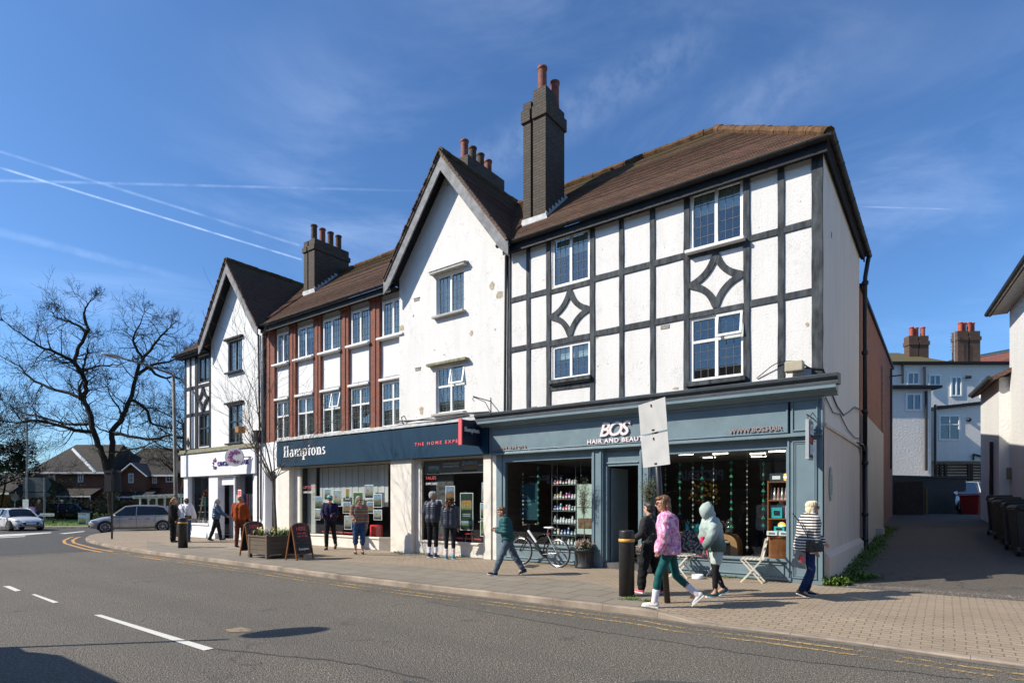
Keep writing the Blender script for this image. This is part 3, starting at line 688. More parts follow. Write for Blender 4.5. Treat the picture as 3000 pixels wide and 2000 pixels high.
sf.box(-3.5, -3.44, .05, .14, .45, 2.65).box(-.66, -.625, .05, .14, .45, 2.65).box(-3.5, -.625, .05, .3, 2.65, 2.86)
sf.box(-4.70, -3.76, .08, .25, 2.44, 2.86).box(-4.64, -3.82, .055, .085, 2.74, 2.77).box(-4.64, -3.82, .055, .085, 2.50, 2.53).box(-4.70, -4.62, .05, .2, 0, 2.44).box(-3.82, -3.76, .05, .2, 0, 2.44)
sf.build('shopfront_joinery', SLATE, T, bevel=.004)
fa = MB(); fa.box(-8.12, -.60, -.06, .2, 2.93, 3.62).box(-.56, -.052, -.06, .2, 2.93, 3.62)
fa.box(-8.12, -.0, -.12, .1, 2.86, 2.895).box(-8.12, 0, -.095, .1, 2.895, 2.925).box(-8.12, -.60, -.085, -.058, 2.95, 2.97)
for a, b in ((-.63, -.605), (-.53, -.51), (-.10, -.08)): fa.box(a, b, -.085, -.058, 2.97, 3.55)
fa.box(-.51, -.10, -.085, -.058, 2.97, 2.99).box(-8.12, -.0, -.10, -.05, 3.55, 3.62); fa.box(-8.12, -8.09, -.1, .2, 2.9, 3.62)
fas = fa.build('shop_fascia', SLATE, T, bevel=.004)
co = MB(); co.prism([(0, 3.60), (-.14, 3.62), (-.17, 3.66), (-.32, 3.69), (-.37, 3.70), (-.37, 3.76), (0, 3.79)], 'yz', -8.38, .26); co.build('cornice_mould', SLATE, T)
co = MB(); co.prism([(0.0, 3.792), (-.375, 3.763), (-.375, 3.80), (-.34, 3.84), (-.40, 3.90), (-.41, 3.95), (-.38, 3.97), (0.0, 4.0)], 'yz', -8.42, .30); co.build('cornice_cap', SLATED, T)
text('salon_name', 'BOS', .44, PLET, fas, (-4.74, -.062, 2.93+.03), ext=.02, shear=.28, bold=.008, fit=(.80, .34), space=.8).location.y = -.085
text('salon_strapline', 'HAIR AND BEAUTY', .14, PLET, fas, (-5.08, -.075, 3.015), ext=.015, bold=.004, fit=(1.56, .105), space=1.15).location.z = 2.985-.0
o_ = fas.children[-1]; fas.children[-2].location.z = 3.135
text('telephone_lettering', '01494 434 016', .1, PLET2, fas, (-7.96, -.072, 2.99), ext=.012, bold=.002, fit=(1.06, .075))
text('web_address_lettering', 'WWW.BOS.HAIR', .12, PLET2, fas, (-1.73, -.072, 3.0), ext=.012, bold=.003, fit=(1.03, .10))
# shop glass
lbox('shop_window', SHOPG, T, -7.70, -5.04, .10, .108, .47, 2.66); lbox('shop_window', SHOPG, T, -3.44, -.66, .10, .108, .45, 2.65)
# salon room
SALR = MB(); SALR.box(-7.9, -.1, 3.9, 3.95, 0, 2.75).box(-.12, -.08, .32, 3.9, 0, 2.75).box(-7.9, -.1, .32, 3.9, .0, .03)
SALR.build('salon_room', plain('salon_dark_wall', (.05, .045, .04), .8, .3, 2), T)
lbox('salon_ceiling', plain('salon_ceiling', (.40, .40, .38), .8, .1, 2), T, -7.9, -.1, .31, 3.9, 2.72, 2.76)
lbox('salon_brick_wall', brick('salon_brick', (.16, .085, .045), (.10, .06, .04), (.10, .08, .07), st=.1), T, -7.9, -7.86, .32, 3.9, .03, 2.72)
lbox('window_floor', plain('pale_display_floor', (.4, .38, .34), .6, .1, 3), T, -7.8, -5.0, .31, .6, .40, .44)
lbox('window_floor', MATS['pale_display_floor'], T, -3.5, -.64, .31, .7, .38, .42)
ce = MB()
for i, (x, y) in enumerate([(-3.0, .9), (-2.3, 1.2), (-1.6, 1.7), (-1.1, 1.3), (-2.9, 2.2), (-1.8, 2.6), (-5.4, 1.1), (-.9, 2.2)]): ce.box(x-.17, x+.17, y-.012, y+.012, 2.69, 2.715)
ce.build('ceiling_light_strip', emit('lamp_strip', (1, .93, .8), 6), T)
# open salon door leaf
dl = MB(); dl.box(-4.60, -4.55, .2, 1.05, .12, 2.4); dl.build('salon_door', SLATE, T)
lbox('door_step', plain('door_step', (.10, .10, .10), .7, .3, 5), T, -4.68, -3.78, .0, .3, 0.0, .14)
# security light, hanging sign, oval sign
s_ = MB(); s_.box(-.62, -.30, -.30, -.08, 4.10, 4.30).box(-.5, -.42, -.1, .0, 4.15, 4.22); s_.build('floodlight', plain('aged_floodlight', (.42, .38, .28), .5, .2, 6), T, bevel=.02)
hs = thing('hanging_sign', 'slim dark salon sign hanging from a bracket on the corner pilaster', 'sign', FW(-.17, -.02, 0), FROT)
m = MB(); m.tube([(0, 0, 3.2), (0, -.62, 3.2)], .012, 6).tube([(0, 0, 3.32), (0, -.3, 3.2)], .008, 6).tube([(0, -.5, 3.2), (0, -.5, 3.1)], .008, 6).tube([(0, -.2, 3.2), (0, -.2, 3.1)], .008, 6).build('bracket', BLKMETAL, hs)
m = MB(); m.box(-.03, .03, -.58, -.12, 2.38, 3.12); m.build('sign_frame', plain('grey_sign_frame', (.35, .37, .38), .5), hs, bevel=.005)
m = MB(); m.box(.031, .036, -.54, -.16, 2.42, 3.08).box(-.036, -.031, -.54, -.16, 2.42, 3.08).build('sign_face', plain('dark_sign_face', (.03, .03, .035), .3, .1), hs)
m = MB()
for i in range(9): a = -.5+.04*i; m.tube([(.04, a, 2.46+.02*(i % 3)), (.04, a+.03*math.sin(i*2), 2.58), (.04, a+.02, 2.66)], .006, 4).tube([(.04, a, 2.85), (.04, a+.03*math.cos(i*2), 2.95), (.04, a+.01, 3.04)], .006, 4)
m.build('sign_pattern', WLET, hs); text('sign_lettering', 'BOS', .13, CORAL, hs, (.04, -.50, 2.70), rot=(R(90), 0, R(90)), ext=.003, fit=(.3, .10))
ov = thing('oval_plaque', 'pale green oval plaque fixed to the pinkish side wall', 'plaque', FW(0.02, .75, 1.95), FROT)
m = MB(); n = 24; m.prism([(.17*math.cos(2*math.pi*i/n), .34*math.sin(2*math.pi*i/n)) for i in range(n)], 'yz', .0, .02).build('plate', plain('pale_green_plate', (.42, .48, .38), .5, .1), ov)
m = MB()
for i in range(9): m.box(.021, .024, -.11, .11, -.2+.045*i, -.185+.045*i)
m.build('lettering_lines', plain('plaque_ink', (.12, .16, .12), .6), ov)
# rear brick extension
EXB = house('brick_extension', 'tall plain red brick extension behind the half-timbered corner block, facing the alley', 'building')
BRB = brick('alley_brown_brick', (.46, .17, .075), (.34, .125, .06), (.12, .085, .065), st=.35)
lbox('brick_wall', BRB, EXB, -4, -.02, 6.2, 18.6, -.2, 7.5)
lbox('parapet_coping', BLACKT, EXB, -4.05, .04, 6.15, 18.65, 7.5, 7.62)
MB().box(-.02, .10, 6.4, 12.2, -.2, 4.02).box(.1, .3, 9.3, 9.8, -.2, .75).build('painted_render_skin', render_wall('grey_smooth_render', (.50, .46, .41), dirt=(.3, .26, .2), pits=.1, bd=.004, streak=.4), EXB)
MB().box(-.018, .03, 12.9, 13.1, .3, 6.6).build('mortar_scar', plain('mortar_scar', (.30, .22, .18), .95, .5, 9), EXB)
MB().box(-.02, .05, 17.2, 17.3, 3, 7.3).tube([(.06, 15.5, 6.6), (.1, 15.5, 6.65), (.5, 15.5, 6.65)], .03, 6).build('wall_pipe', BLACKP, EXB)
# ------------------------------------------------------------ 2 gabled house in the middle
Gm = house('gabled_building', 'white roughcast gabled house between the half-timbered block and the red brick piers', 'building')
gx, hw, za, ze = -9.65, 2.42, 11.57, 8.42
gw = [(-10.23, -9.14, 7.06, 8.26), (-10.25, -9.11, 4.18, 5.56)]
MB().wall([(-11.83, 3.75), (-7.6, 3.75), (-7.6, 8.72), (gx, 11.35), (-11.83, 8.55)], gw, 0, .12).poly([(-11.83, 0, 3.75), (-11.83, .6, 3.75), (-11.83, .6, 8.6), (-11.83, 0, 8.55)]).build('front_wall', WHITE, Gm)
window(Gm, *gw[0], .06, lead=(3, 6), blind='slats', sill=plain('grey_stone_sill', (.42, .41, .38), .8, .2), hood=MATS['grey_stone_sill'])
window(Gm, *gw[1], .06, lead=(3, 6), blind='slats', transom=.58, sill=MATS['grey_stone_sill'], openv=True)
MB().prism([(-10.5, 5.60), (-8.95, 5.60), (-8.95, 5.67), (-10.5, 5.67)], 'xz', -.16, .0).build('lintel_drip', MOSSY, Gm)
MB().box(-11.7, -7.7, .75, .8, 4, 8.4).build('room_back', ROOMD, Gm, uv=False)
gable_roof(Gm, gx, hw, za, ze, -.47, 3.2); bargeboards(Gm, gx, hw, za, ze, -.44, -.40, BARGE)
tile_slab(MB(), [(-7.55, .1, 8.82), (-12.05, .1, 8.82), (-12.05, RY, RZ-.01), (-7.55, RY, RZ-.01)], .08).build('tiled_roof', ROOF, Gm)
ridge(Gm, (-12.05, RY, RZ+.01), (-7.6, RY, RZ+.01))
chimney(Gm, -11.35, -10.75, 2.0, 4.0, 9.5, 13.05, [(-11.1, 2.25+.42*i, 13.02-.03*i, .72, .125) for i in range(4)], head=.75, potm=[TERR, TERR2, TERR2, TERR])
peel(Gm, [(-11.72, 7.0, .12, .11), (-8.1, 7.52, .11, .13), (-7.85, 7.22, .13, .14), (-8.85, 6.35, .07, .09), (-10.85, 4.35, .10, .15), (-11.2, 7.28, .03, .06), (-8.0, 6.3, .03, .03), (-9.9, 5.9, .05, .02), (-10.3, 6.1, .04, .02)], PEEL)
v_ = MB()
for x, z in ((-11.05, 7.75), (-11.0, 5.62)): v_.box(x-.11, x+.11, -.012, .005, z-.04, z+.04).box(x-.13, x+.13, -.02, .005, z+.04, z+.055)
v_.build('air_brick', MATS['air_brick'], Gm)
b_ = MB(); b_.tube([(-8.15, -.01, 4.35), (-8.15, -.75, 4.38)], .014, 6).tube([(-8.15, -.01, 4.05), (-8.15, -.25, 4.3), (-8.15, -.7, 4.36)], .01, 6).tube([(-8.15, -.7, 4.38), (-8.15, -.78, 4.30), (-8.15, -.70, 4.26)], .01, 5).tube([(-8.15, -.0, 4.45), (-8.15, -.0, 3.98)], .016, 5)
b_.build('sign_bracket', BLKMETAL, Gm)
b_ = MB(); b_.tube([(-11.6, -.01, 4.25), (-11.6, -.12, 4.2), (-11.58, -.1, 4.05), (-11.62, -.02, 4.0)], .02, 6).build('wall_fitting', STEELG, Gm)
# ------------------------------------------------------------ 3 red brick piers block (recessed)
Hm = house('brick_pier_building', 'terrace section with red brick piers, white panels and white windows above the navy shop sign', 'building')
D = .16
def hx(x): return x-.10   # recess shift
piers = [(-19.75, -18.95), (-18.0, -17.55), (-16.44, -16.0), (-14.88, -14.42), (-13.34, -12.83)]
bays = [(-18.95, -18.0), (-17.55, -16.44), (-16.0, -14.88), (-14.42, -13.34), (-12.83, -11.70)]
pm = MB()
for a, b in piers: pm.box(a+.02 if a > -19 else a, b-.02, D-.10, D+.2, 3.9, 8.22).box((a+b)/2-.065, (a+b)/2+.065, D-.125, D-.1, 3.9, 8.12).box(a-.0, b+.0, D-.15, D+.1, 8.16, 8.24)
pm.build('brick_pier', RBRICK, Hm)
dd = MB()
for a, b in piers[1:]: dd.box(a+.0, a+.07, D-.104, D-.06, 4.1, 8.0)
dd.build('pier_dark_strip', BLACKT, Hm, uv=False)  # dark gap drawn as a thin black strip on the pier face
holes = [(a+.0, b-.0, 6.84, 8.1) for a, b in bays]+[(a, b, 3.98, 5.46) for a, b in bays]
wl_ = MB(); wl_.box(-19.6, -11.8, D, D+.15, 5.46, 6.80).box(-19.6, -11.8, D, D+.15, 8.1, 8.4).build('front_wall', WHITE2, Hm)
for a, b in bays: MB().box(a+.10, b-.10, D-.03, D, 5.62, 6.66).build('white_panel', WHITE2, Hm, bevel=.01)
for i, (a, b) in enumerate(bays):
    window(Hm, a+.02, b-.02, 6.87, 8.08, D-.02, lead=(3, 6), blind='slats' if i > 1 else 'half', sill=UPVC, leadm=BLKMETAL, fw=.09)
    window(Hm, a+.02, b-.02, 3.99, 5.44, D-.02, lead=(3, 6), transom=.60, blind='slats', leadm=LEAD, openv=(i == 2), fw=.06)
ld = MB()
for a, b in bays: ld.box(a+.0, b-.0, D-.16, D, 5.47, 5.55)
ld.build('window_ledge', WHITE2, Hm, bevel=.01)
MB().box(-19.6, -11.8, D+.55, D+.6, 4, 8.4).build('room_back', ROOMD, Hm, uv=False)
tile_slab(MB(), [(-11.95, EYV, EZ), (-19.35, EYV, EZ), (-19.35, RY, RZ-.02), (-11.95, RY, RZ-.02)], .08).build('tiled_roof', ROOF, Hm)
ridge(Hm, (-19.4, RY, RZ), (-12.0, RY, RZ)); gutter(Hm, -19.5, -12.15, EYV-.07, EZ-.05)
MB().box(-19.5, -12.0, -.21, -.18, 8.14, 8.36).box(-19.5, -11.9, -.18, .14, 8.26, 8.3).build('fascia_board', BLACKT, Hm)
chimney(Hm, -19.35, -18.62, 1.6, 3.3, 9.4, 12.28, [(-19.0, 1.85+.4*i, 12.25, .74, .12) for i in range(4)], groove=(-19.10, -19.02), head=.45, potm=[TERR2, TERR, TERR2, TERR2])
MB().tube([(-19.5, -.1, 8.4), (-19.62, .0, 8.1), (-19.62, .02, 3.9)], .045, 8).build('downpipe', BLACKP, Hm)
# estate agent's shopfront
EST = MB()
EST.box(-18.63, -17.87, 0.0, .3, 0, 2.92).box(-12.24, -11.29, 0.0, .5, 0, 2.92).box(-8.42, -8.15, .0, .3, 0, 2.92).box(-8.15, -7.985, .04, .3, 0, 2.9)
EST.box(-17.87, -17.52, .22, .3, 0, 2.92).box(-11.29, -11.07, .16, .3, 0, 2.92)
EST.box(-17.52, -13.05, .22, .5, 0, .36).box(-17.52, -13.0, .18, .30, .36, .42).box(-11.07, -8.42, .16, .5, 0, .36).box(-11.07, -8.42, .12, .24, .36, .42)
EST.prism([(-13.05, .22), (-12.5, .75), (-12.5, .85), (-13.05, .5)], 'xy', 0, .36).prism([(-13.0, .18), (-12.44, .74), (-12.5, .8), (-13.05, .26)], 'xy', .36, .42)
EST.build('shopfront_pillar', CREAM, Hm, bevel=.006)
EST = MB(); EST.box(-17.52, -17.46, .24, .3, .42, 2.9).box(-17.52, -12.24, .24, .3, 2.84, 2.92).box(-11.07, -11.02, .18, .24, .42, 2.88).box(-11.07, -8.42, .16, .24, 2.84, 2.92).box(-8.46, -8.42, .18, .24, .42, 2.88)
EST.box(-12.52, -12.46, .74, .80, 0.02, 2.9).box(-12.30, -12.24, .74, .8, .02, 2.9).box(-12.46, -12.30, .74, .8, 2.25, 2.32).box(-12.46, -12.30, .74, .8, .9, 1.2).box(-12.46, -12.30, .74, .8, .02, .1).box(-12.5, -12.24, .6, 1.2, 0, .025)
EST.build('shop_frame', plain('champagne_frame', (.50, .47, .38), .45, .1, 3), Hm)
lbox('shop_window', SHOPG, Hm, -17.46, -13.02, .268, .276, .42, 2.85); lbox('shop_window', SHOPG, Hm, -11.02, -8.46, .21, .218, .42, 2.85)
MB().poly([(-13.01, .272, .42), (-12.49, .77, .42), (-12.49, .77, 2.85), (-13.01, .272, 2.85)]).build('shop_window', SHOPG, Hm)
MB().box(-12.46, -12.30, .765, .772, .1, 2.25).build('door_glass', SHOPG, Hm)
fx = MB(); fx.box(-18.49, -8.15, -.13, .2, 2.90, 3.84); fh = fx.build('shop_fascia', NAVY, Hm, bevel=.004)
MB().box(-18.6, -7.6, -.17, .2, 3.86, 3.90).box(-18.6, -8.1, -.06, .2, 3.9, 3.99).build('lead_flashing', FLASH, Hm)
cb = MB()
for k in range(3): cb.tube([(-11.9+x*.95, -.10-.02*k, 4.02+.03*k+.03*math.sin(x*2.3+k)) for x in range(5)], .014, 5)
cb.build('cable', plain('grey_cable', (.2, .2, .2), .7), Hm)
serif_name('agency_name', WLET, fh, (-18.02, -.14, 3.25), (2.58, .41))
text('agency_strapline', 'THE HOME EXPERTS', .14, CORAL, fh, (-11.0, -.136, 3.27), ext=.005, bold=.003, fit=(2.16, .10), space=1.5)
MB().box(-17.6, -8.3, 3.2, 3.25, 0, 2.9).box(-17.62, -17.57, .32, 3.2, 0, 2.9).box(-8.42, -8.37, .32, 3.2, 0, 2.9).box(-17.6, -8.4, .5, 3.2, 0, .04).build('office_room', plain('office_dark_wall', (.10, .098, .095), .8, .2, 2), Hm)
lbox('office_ceiling', plain('office_ceiling', (.35, .35, .35), .8), Hm, -17.6, -8.4, .32, 3.2, 2.9, 2.94)
vb = MB()
for i in range(22): x = -16.85+.172*i; vb.box(x, x+.165, .62+.012*(i % 2), .626+.012*(i % 2), 1.42, 2.84)
vb.build('vertical_blind', plain('vertical_blind', (.55, .56, .57), .8, .06, 3), Hm)
lbox('side_panel', plain('pale_partition', (.5, .49, .46), .7, .1, 3), Hm, -17.45, -16.95, .5, .55, .42, 2.85)
lbox('grey_curtain', plain('charcoal_curtain', (.12, .12, .12), .9, .15, 9, stretch=(9, 9, .2)), Hm, -11.0, -10.0, .5, .53, .42, 2.85)
text('window_lettering', 'LETTINGS', .12, CORAL, Hm, (-17.33, .26, 2.08), ext=.002, fit=(.72, .09), space=1.3)
text('window_lettering', '01494 216001', .1, WLET, Hm, (-17.33, .26, 1.90), ext=.002, fit=(.52, .08))
text('window_lettering', 'SALES', .12, CORAL, Hm, (-10.86, .20, 2.27), ext=.002, fit=(.42, .09), space=1.3)
text('window_lettering', '01494 216002', .1, WLET, Hm, (-10.86, .20, 2.10), ext=.002, fit=(.48, .075))
text('window_lettering', 'SALES • LETTINGS • NEW HOMES • INTERNATIONAL', .06, CORAL, Hm, (-16.2, .26, .49), ext=.002, fit=(1.9, .05))
text('window_lettering', 'SALES • LETTINGS • NEW HOMES • INTERNATIONAL', .06, CORAL, Hm, (-10.5, .20, .50), ext=.002, fit=(1.85, .05))
ps = thing('projecting_sign', 'navy box sign with coral edge sticking out at the right end of the navy fascia', 'sign', FW(-8.44, -.13, 0), FROT)
MB().box(-.05, .05, -.78, 0, 3.12, 3.78).build('sign_box', plain('dark_navy_box', (.008, .012, .03), .35, .1), ps)
MB().box(-.055, .055, -.82, -.78, 3.10, 3.80).build('sign_edge', CORAL, ps)
serif_name('sign_lettering', WLET, ps, (.056, -.70, 3.47), (.62, .12), R(90))
MB().box(-.002, .002, 0, .0, 3.2, 3.3)
# ------------------------------------------------------------ 4 left gabled corner block
Cr = house('corner_gabled_building', 'white gabled corner block with black timbers above the white charity shop', 'building')
gx2, hw2 = -21.7, 2.37
gw2 = [(-22.38, -21.24, 7.0, 8.32), (-22.33, -21.22, 4.03, 5.63)]
tw = [(-25.16, -24.16, 6.9, 8.1), (-25.13, -24.13, 4.05, 5.5)]
MB().wall([(-23.84, 3.75), (-19.74, 3.75), (-19.74, 8.7), (gx2, 11.3), (-23.84, 8.6)], gw2, -.0, .12).poly([(-19.74, 0, 3.75), (-19.74, .6, 3.75), (-19.74, .6, 8.6), (-19.74, 0, 8.6)]).poly([(-23.84, 0, 3.75), (-23.84, .5, 3.75), (-23.84, .5, 8.6), (-23.84, 0, 8.6)]).build('front_wall', WHITE2, Cr)
D2 = .08
MB().wall([(-26.45, 3.75), (-23.84, 3.75), (-23.84, 8.4), (-26.45, 8.4)], tw, D2, .12).poly([(-26.45, D2, 0), (-26.45, 5.8, 0), (-26.45, 5.8, 8.4), (-26.45, D2, 8.4)]).build('timbered_wall', WHITE2, Cr)
lbox('end_wall', SIDEW, Cr, -26.44, -19.7, 5.7, 5.8, 0, 8.4)
for i, q in enumerate(gw2): window(Cr, *q, .05, fm=WINBLK, lead=(3, 6), transom=(None, .56)[i], blind='net', leadm=BLKMETAL, sill=WINBLK, hood=None)
MB().box(-22.55, -21.15, -.12, 0, 8.34, 8.42).box(-22.5, -21.1, -.12, 0, 5.66, 5.73).build('drip_mould', BLACKT, Cr)
for i, q in enumerate(tw): window(Cr, *q, .10, fm=WINBLK, lead=(3, 6), transom=(None, .56)[i], blind='net', leadm=BLKMETAL, fw=.08)
tb = Timber()
for a, b in ((-26.47, -26.33), (-25.97, -25.84), (-25.45, -25.18), (-24.14, -24.02)): tb.box(a, b, D2-.03, D2+.01, 3.95, 8.3)
for z in (6.77, 5.55): tb.box(-26.33, -25.45, D2-.026, D2+.01, z-.07, z+.07).box(-25.18, -24.14, D2-.026, D2+.01, z-.07, z+.07).box(-24.02, -23.85, D2-.026, D2+.01, z-.07, z+.07)
tb.box(-26.47, -23.85, D2-.034, D2+.01, 8.15, 8.4).box(-26.47, -23.85, D2-.034, D2+.01, 3.85, 4.0)
tf2 = tb.build('timber_frame', BLACKT, Cr); diamond(None, -25.18, -24.14, 5.62, 6.70, tf2, BLACKT, y=D2-.03)
MB().prism([(-26.15, 4.55), (-26.03, 4.3), (-26.15, 4.05), (-26.27, 4.3)], 'xz', D2-.03, D2+.01).build('lozenge', BLACKT, tf2)
MB().box(-26.3, -19.8, .75, .8, 4, 8.4).build('room_back', ROOMD, Cr, uv=False)
gable_roof(Cr, gx2, hw2, 11.47, 8.38, -.47, 3.2); bargeboards(Cr, gx2, hw2, 11.47, 8.38, -.44, -.40, BARGE)
r = MB(); xe = -26.85
tile_slab(r, [(-19.35, .1, 8.82), (-23.9, .1, 8.82), (-23.9, RY, RZ-.02), (-19.35, RY, RZ-.02)], .08)
tile_slab(r, [(-23.9, EYV, EZ-.1), (xe, EYV, EZ-.1), (-23.9, RY-.4, RZ-.5)], .08)
tile_slab(r, [(xe, EYV, EZ-.1), (xe, 6.2, EZ-.1), (-23.6, RY, RZ-.02)], .08)
r.build('tiled_roof', ROOF, Cr); gutter(Cr, xe, -24.1, EYV-.07, EZ-.14); MB().box(xe+.05, -24, -.21, -.18, 8.12, 8.32).box(xe+.05, -24, -.18, .1, 8.16, 8.2).build('fascia_board', BLACKT, Cr)
cs = MB(); cs.box(-26.5, -20.1, -.10, .2, 2.72, 3.74).build('shop_fascia', SHOPW, Cr, bevel=.004); cs_ = Cr.children[-1]
jm = MB()
for x in (-26.1, -24.08, -22.0): jm.box(x, x+.012, -.103, -.09, 2.73, 3.73)
jm.build('panel_joint', DGREY, Cr)
MB().box(-26.6, -20.0, -.16, .2, 3.76, 3.82).box(-26.6, -20.0, -.12, .2, 3.82, 3.93).build('mossy_cornice', MOSSY, Cr)
el = MB(); n = 40
for i in range(70):
    a = random.uniform(.6, 5.7); rr = random.uniform(.10, .22); x, z = -23.28+rr*math.cos(a)*.9, 3.2+rr*math.sin(a)*1.2; s = random.uniform(.008, .02); el.box(x-s, x+s, -.125, -.1, z-s, z+s)
el.build('emblem_pattern', plain('purple_dots', (.16, .03, .22), .5, .4, 20), cs_)
text('charity_lettering', 'CANCER RESEARCH UK', .2, plain('indigo_lettering', (.05, .03, .20), .5), cs_, (-23.04, -.115, 3.10), ext=.012, bold=.004, fit=(2.5, .19))
MB().lathe([(.26, 0), (.26, .03)], (0, 0, 0), 28, 1, 1.25)
shp = MB(); shp.box(-26.42, -26.03, -.0, .2, 0, 2.72).box(-24.05, -23.26, -.0, .3, 0, 2.72).box(-20.42, -20.05, -.0, .3, 0, 2.72).box(-20.05, -19.52, .0, .3, 0, 3.74).box(-18.80, -18.49, .02, .3, 0, 3.86).box(-19.52, -18.80, .02, .3, 2.75, 3.86)
shp.box(-26.03, -24.05, .0, .3, 0, .55).box(-26.05, -24.03, -.05, .3, .55, .62).box(-26.42, -23.3, -.1, .0, 0, .25).box(-21.98, -20.42, .1, .3, 0, .5).box(-23.26, -21.98, .05, .3, 2.66, 2.72).box(-23.1, -22.1, .1, .16, 2.3, 2.62).box(-20.1, -18.5, .05, .3, 3.72, 3.9)
shp.box(-22.02, -21.94, .05, .12, .0, 2.68)
shp.build('shopfront_panel', SHOPW, Cr, bevel=.004)
MB().box(-19.52, -18.80, .4, .45, 0, 2.75).build('flat_door', DGREY, Cr); dd_ = MB().box(-23.26, -22.02, .5, .55, 0, 2.66).build('shop_door', DGREY, Cr)
MB().box(-19.25, -18.95, .385, .4, 1.35, 1.65).box(-22.3, -22.2, .47, .5, 1.2, 1.35).build('letter_box', BLACKP, dd_)
lbox('shop_window', SHOPG, Cr, -26.03, -24.05, .15, .158, .62, 2.7); lbox('shop_window', SHOPG, Cr, -21.94, -20.42, .15, .158, .5, 2.68)
MB().box(-26.3, -20.1, 2.4, 2.45, 0, 2.8).box(-26.1, -20.3, .6, 2.4, .05, .1).box(-26.40, -26.36, .2, 2.4, .5, 2.72).build('shop_room', plain('shop_dark_wall', (.10, .095, .09), .8, .2, 2), Cr)
MB().tube([(-19.9, -.06, 8.2), (-19.8, -.06, 4.1), (-19.86, -.1, 3.9), (-19.9, -.08, .1)], .04, 8).tube([(-19.75, -.05, 4.1), (-19.7, -.1, 2.9), (-19.78, -.05, .9)], .02, 6).box(-20.0, -19.8, -.2, -.0, 3.95, 4.4).build('downpipe', BLACKP, Cr)
dsg = thing('disc_sign', 'round pale grey disc sign with dotted purple and pink C, projecting from white charity shop', 'sign', FW(-20.9, -.5, 3.37), FROT+R(30))
m = MB(); n = 32; m.prism([(.33*math.cos(2*math.pi*i/n), .31*math.sin(2*math.pi*i/n)) for i in range(n)], 'xz', -.03, .03).build('disc', plain('pale_grey_disc', (.52, .51, .54), .5), dsg)
m = MB(); m2 = MB()
for i in range(120):
    a = random.uniform(.65, 5.6); rr = random.uniform(.09, .24); s = random.uniform(.006, .014); (m if random.random() < .5 else m2).box(rr*math.cos(a)-s+.02, rr*math.cos(a)+s+.02, -.04, -.03, rr*math.sin(a)-s, rr*math.sin(a)+s)
m.build('purple_dots', MATS['purple_dots'], dsg); m2.build('pink_dots', plain('magenta_dots', (.55, .03, .25), .5), dsg)
MB().box(.2, .6, -.012, .012, -.01, .02).build('bracket', BLKMETAL, dsg); dsg.scale = (1.2, 1.2, 1.2)
ly = thing('wall_lantern', 'amber box lamp on a curved arm above the white charity shop sign', 'lamp', FW(-20.6, -.05, 4.35), FROT)
MB().box(-.16, .08, -.5, -.2, -.02, .22).build('lantern_box', plain('amber_box', (.42, .20, .06), .5, .3), ly); MB().tube([(0, 0, -.1), (0.02, -.15, .28), (0, -.3, .22)], .015, 6).build('bracket', BLKMETAL, ly)
# ============================================================ GROUND
def struct(name, mb, mat, **k): return tag(mb.build(name, mat, None, **k), kind='structure')
struct('road', MB().poly([(-400, -60, -.1), (400, -60, -.1), (400, 700, -.1), (-400, 700, -.1)]), ASPH, uv=False)
struct('side_road', MB().poly([G(*q, -.096) for q in ((-900, 1640), (0, 1628), (150, 1618), (300, 1612), (500, 1556), (520, 1538), (-900, 1538))]), ASPH2, uv=False)
KT = [(497, 1546.5, 0), (420, 1550, 0), (345, 1555, 0), (290, 1561, 0), (262, 1567, 0), (250, 1574, 0), (256, 1581, 0), (285, 1588, 0), (321, 1596, 0), (418, 1611, 0), (546, 1626, 0), (628, 1636, 0), (714, 1647, 0), (821, 1660, 0), (888, 1669, 0),
      (944, 1677, 0), (1087, 1694, 0), (1173, 1704, 0), (1400, 1729, 0), (1600, 1751, 0), (1800, 1774, 0), (1905, 1786, 0), (2040, 1822, -.07), (2100, 1830, -.075), (2297, 1852, -.075), (2545, 1884, -.075), (2825, 1923, -.075), (3000, 1945, -.075), (3400, 2000, -.075), (4200, 2110, -.075)]
KP = [G(*q) for q in KT]
def offset(pl, d):
    out = []
    for i, p in enumerate(pl):
        t = (pl[min(i+1, len(pl)-1)]-pl[max(i-1, 0)]); t.z = 0; t.normalize(); out.append(p+Vector((t.y*-1, t.x, 0))*d)   # left of travel
    return out
def resample(pl, step):
    out = [pl[0]]; acc = 0
    for a, b in zip(pl, pl[1:]):
        L = (b-a).length; s = step-acc
        while s < L: out.append(a.lerp(b, s/L)); s += step
        acc = (L-(s-step))
    return out
kp = resample(KP, .30)
kin = offset(kp, .13)
k = MB(); kin2 = offset(kp, .13)
for i in range(len(kp)-1):
    g = .004 if i % 3 == 2 else 0
    a, b, c, d = kp[i], kp[i+1], kin[i+1], kin[i]; u = (b-a).normalized(); b2 = b-u*g; c2 = c-u*g
    jz = .0
    e = Vector((0, 0, .012)); a1 = a-(d-a)*.0-e; b1 = b2-e
    ai = a+(d-a)*.12; bi = b2+(c2-b2)*.12
    k.poly([ai, bi, c2, d]).poly([a1, b1, bi, ai]).poly([(a1.x, a1.y, -.12), (b1.x, b1.y, -.12), b1, a1])
    if g: k.poly([(b2.x, b2.y, -.12), (c2.x, c2.y, -.12), c2, b2])
struct('kerb', k, KERBM)
struct('kerb_bed', MB().poly([Vector((p.x, p.y, -.097)) for p in offset(kp, -.14)]+[Vector((p.x, p.y, -.097)) for p in reversed(offset(kp, .05))]), plain('gutter_grit', (.17, .145, .115), .95, .35, 8, .6, 50), uv=False)
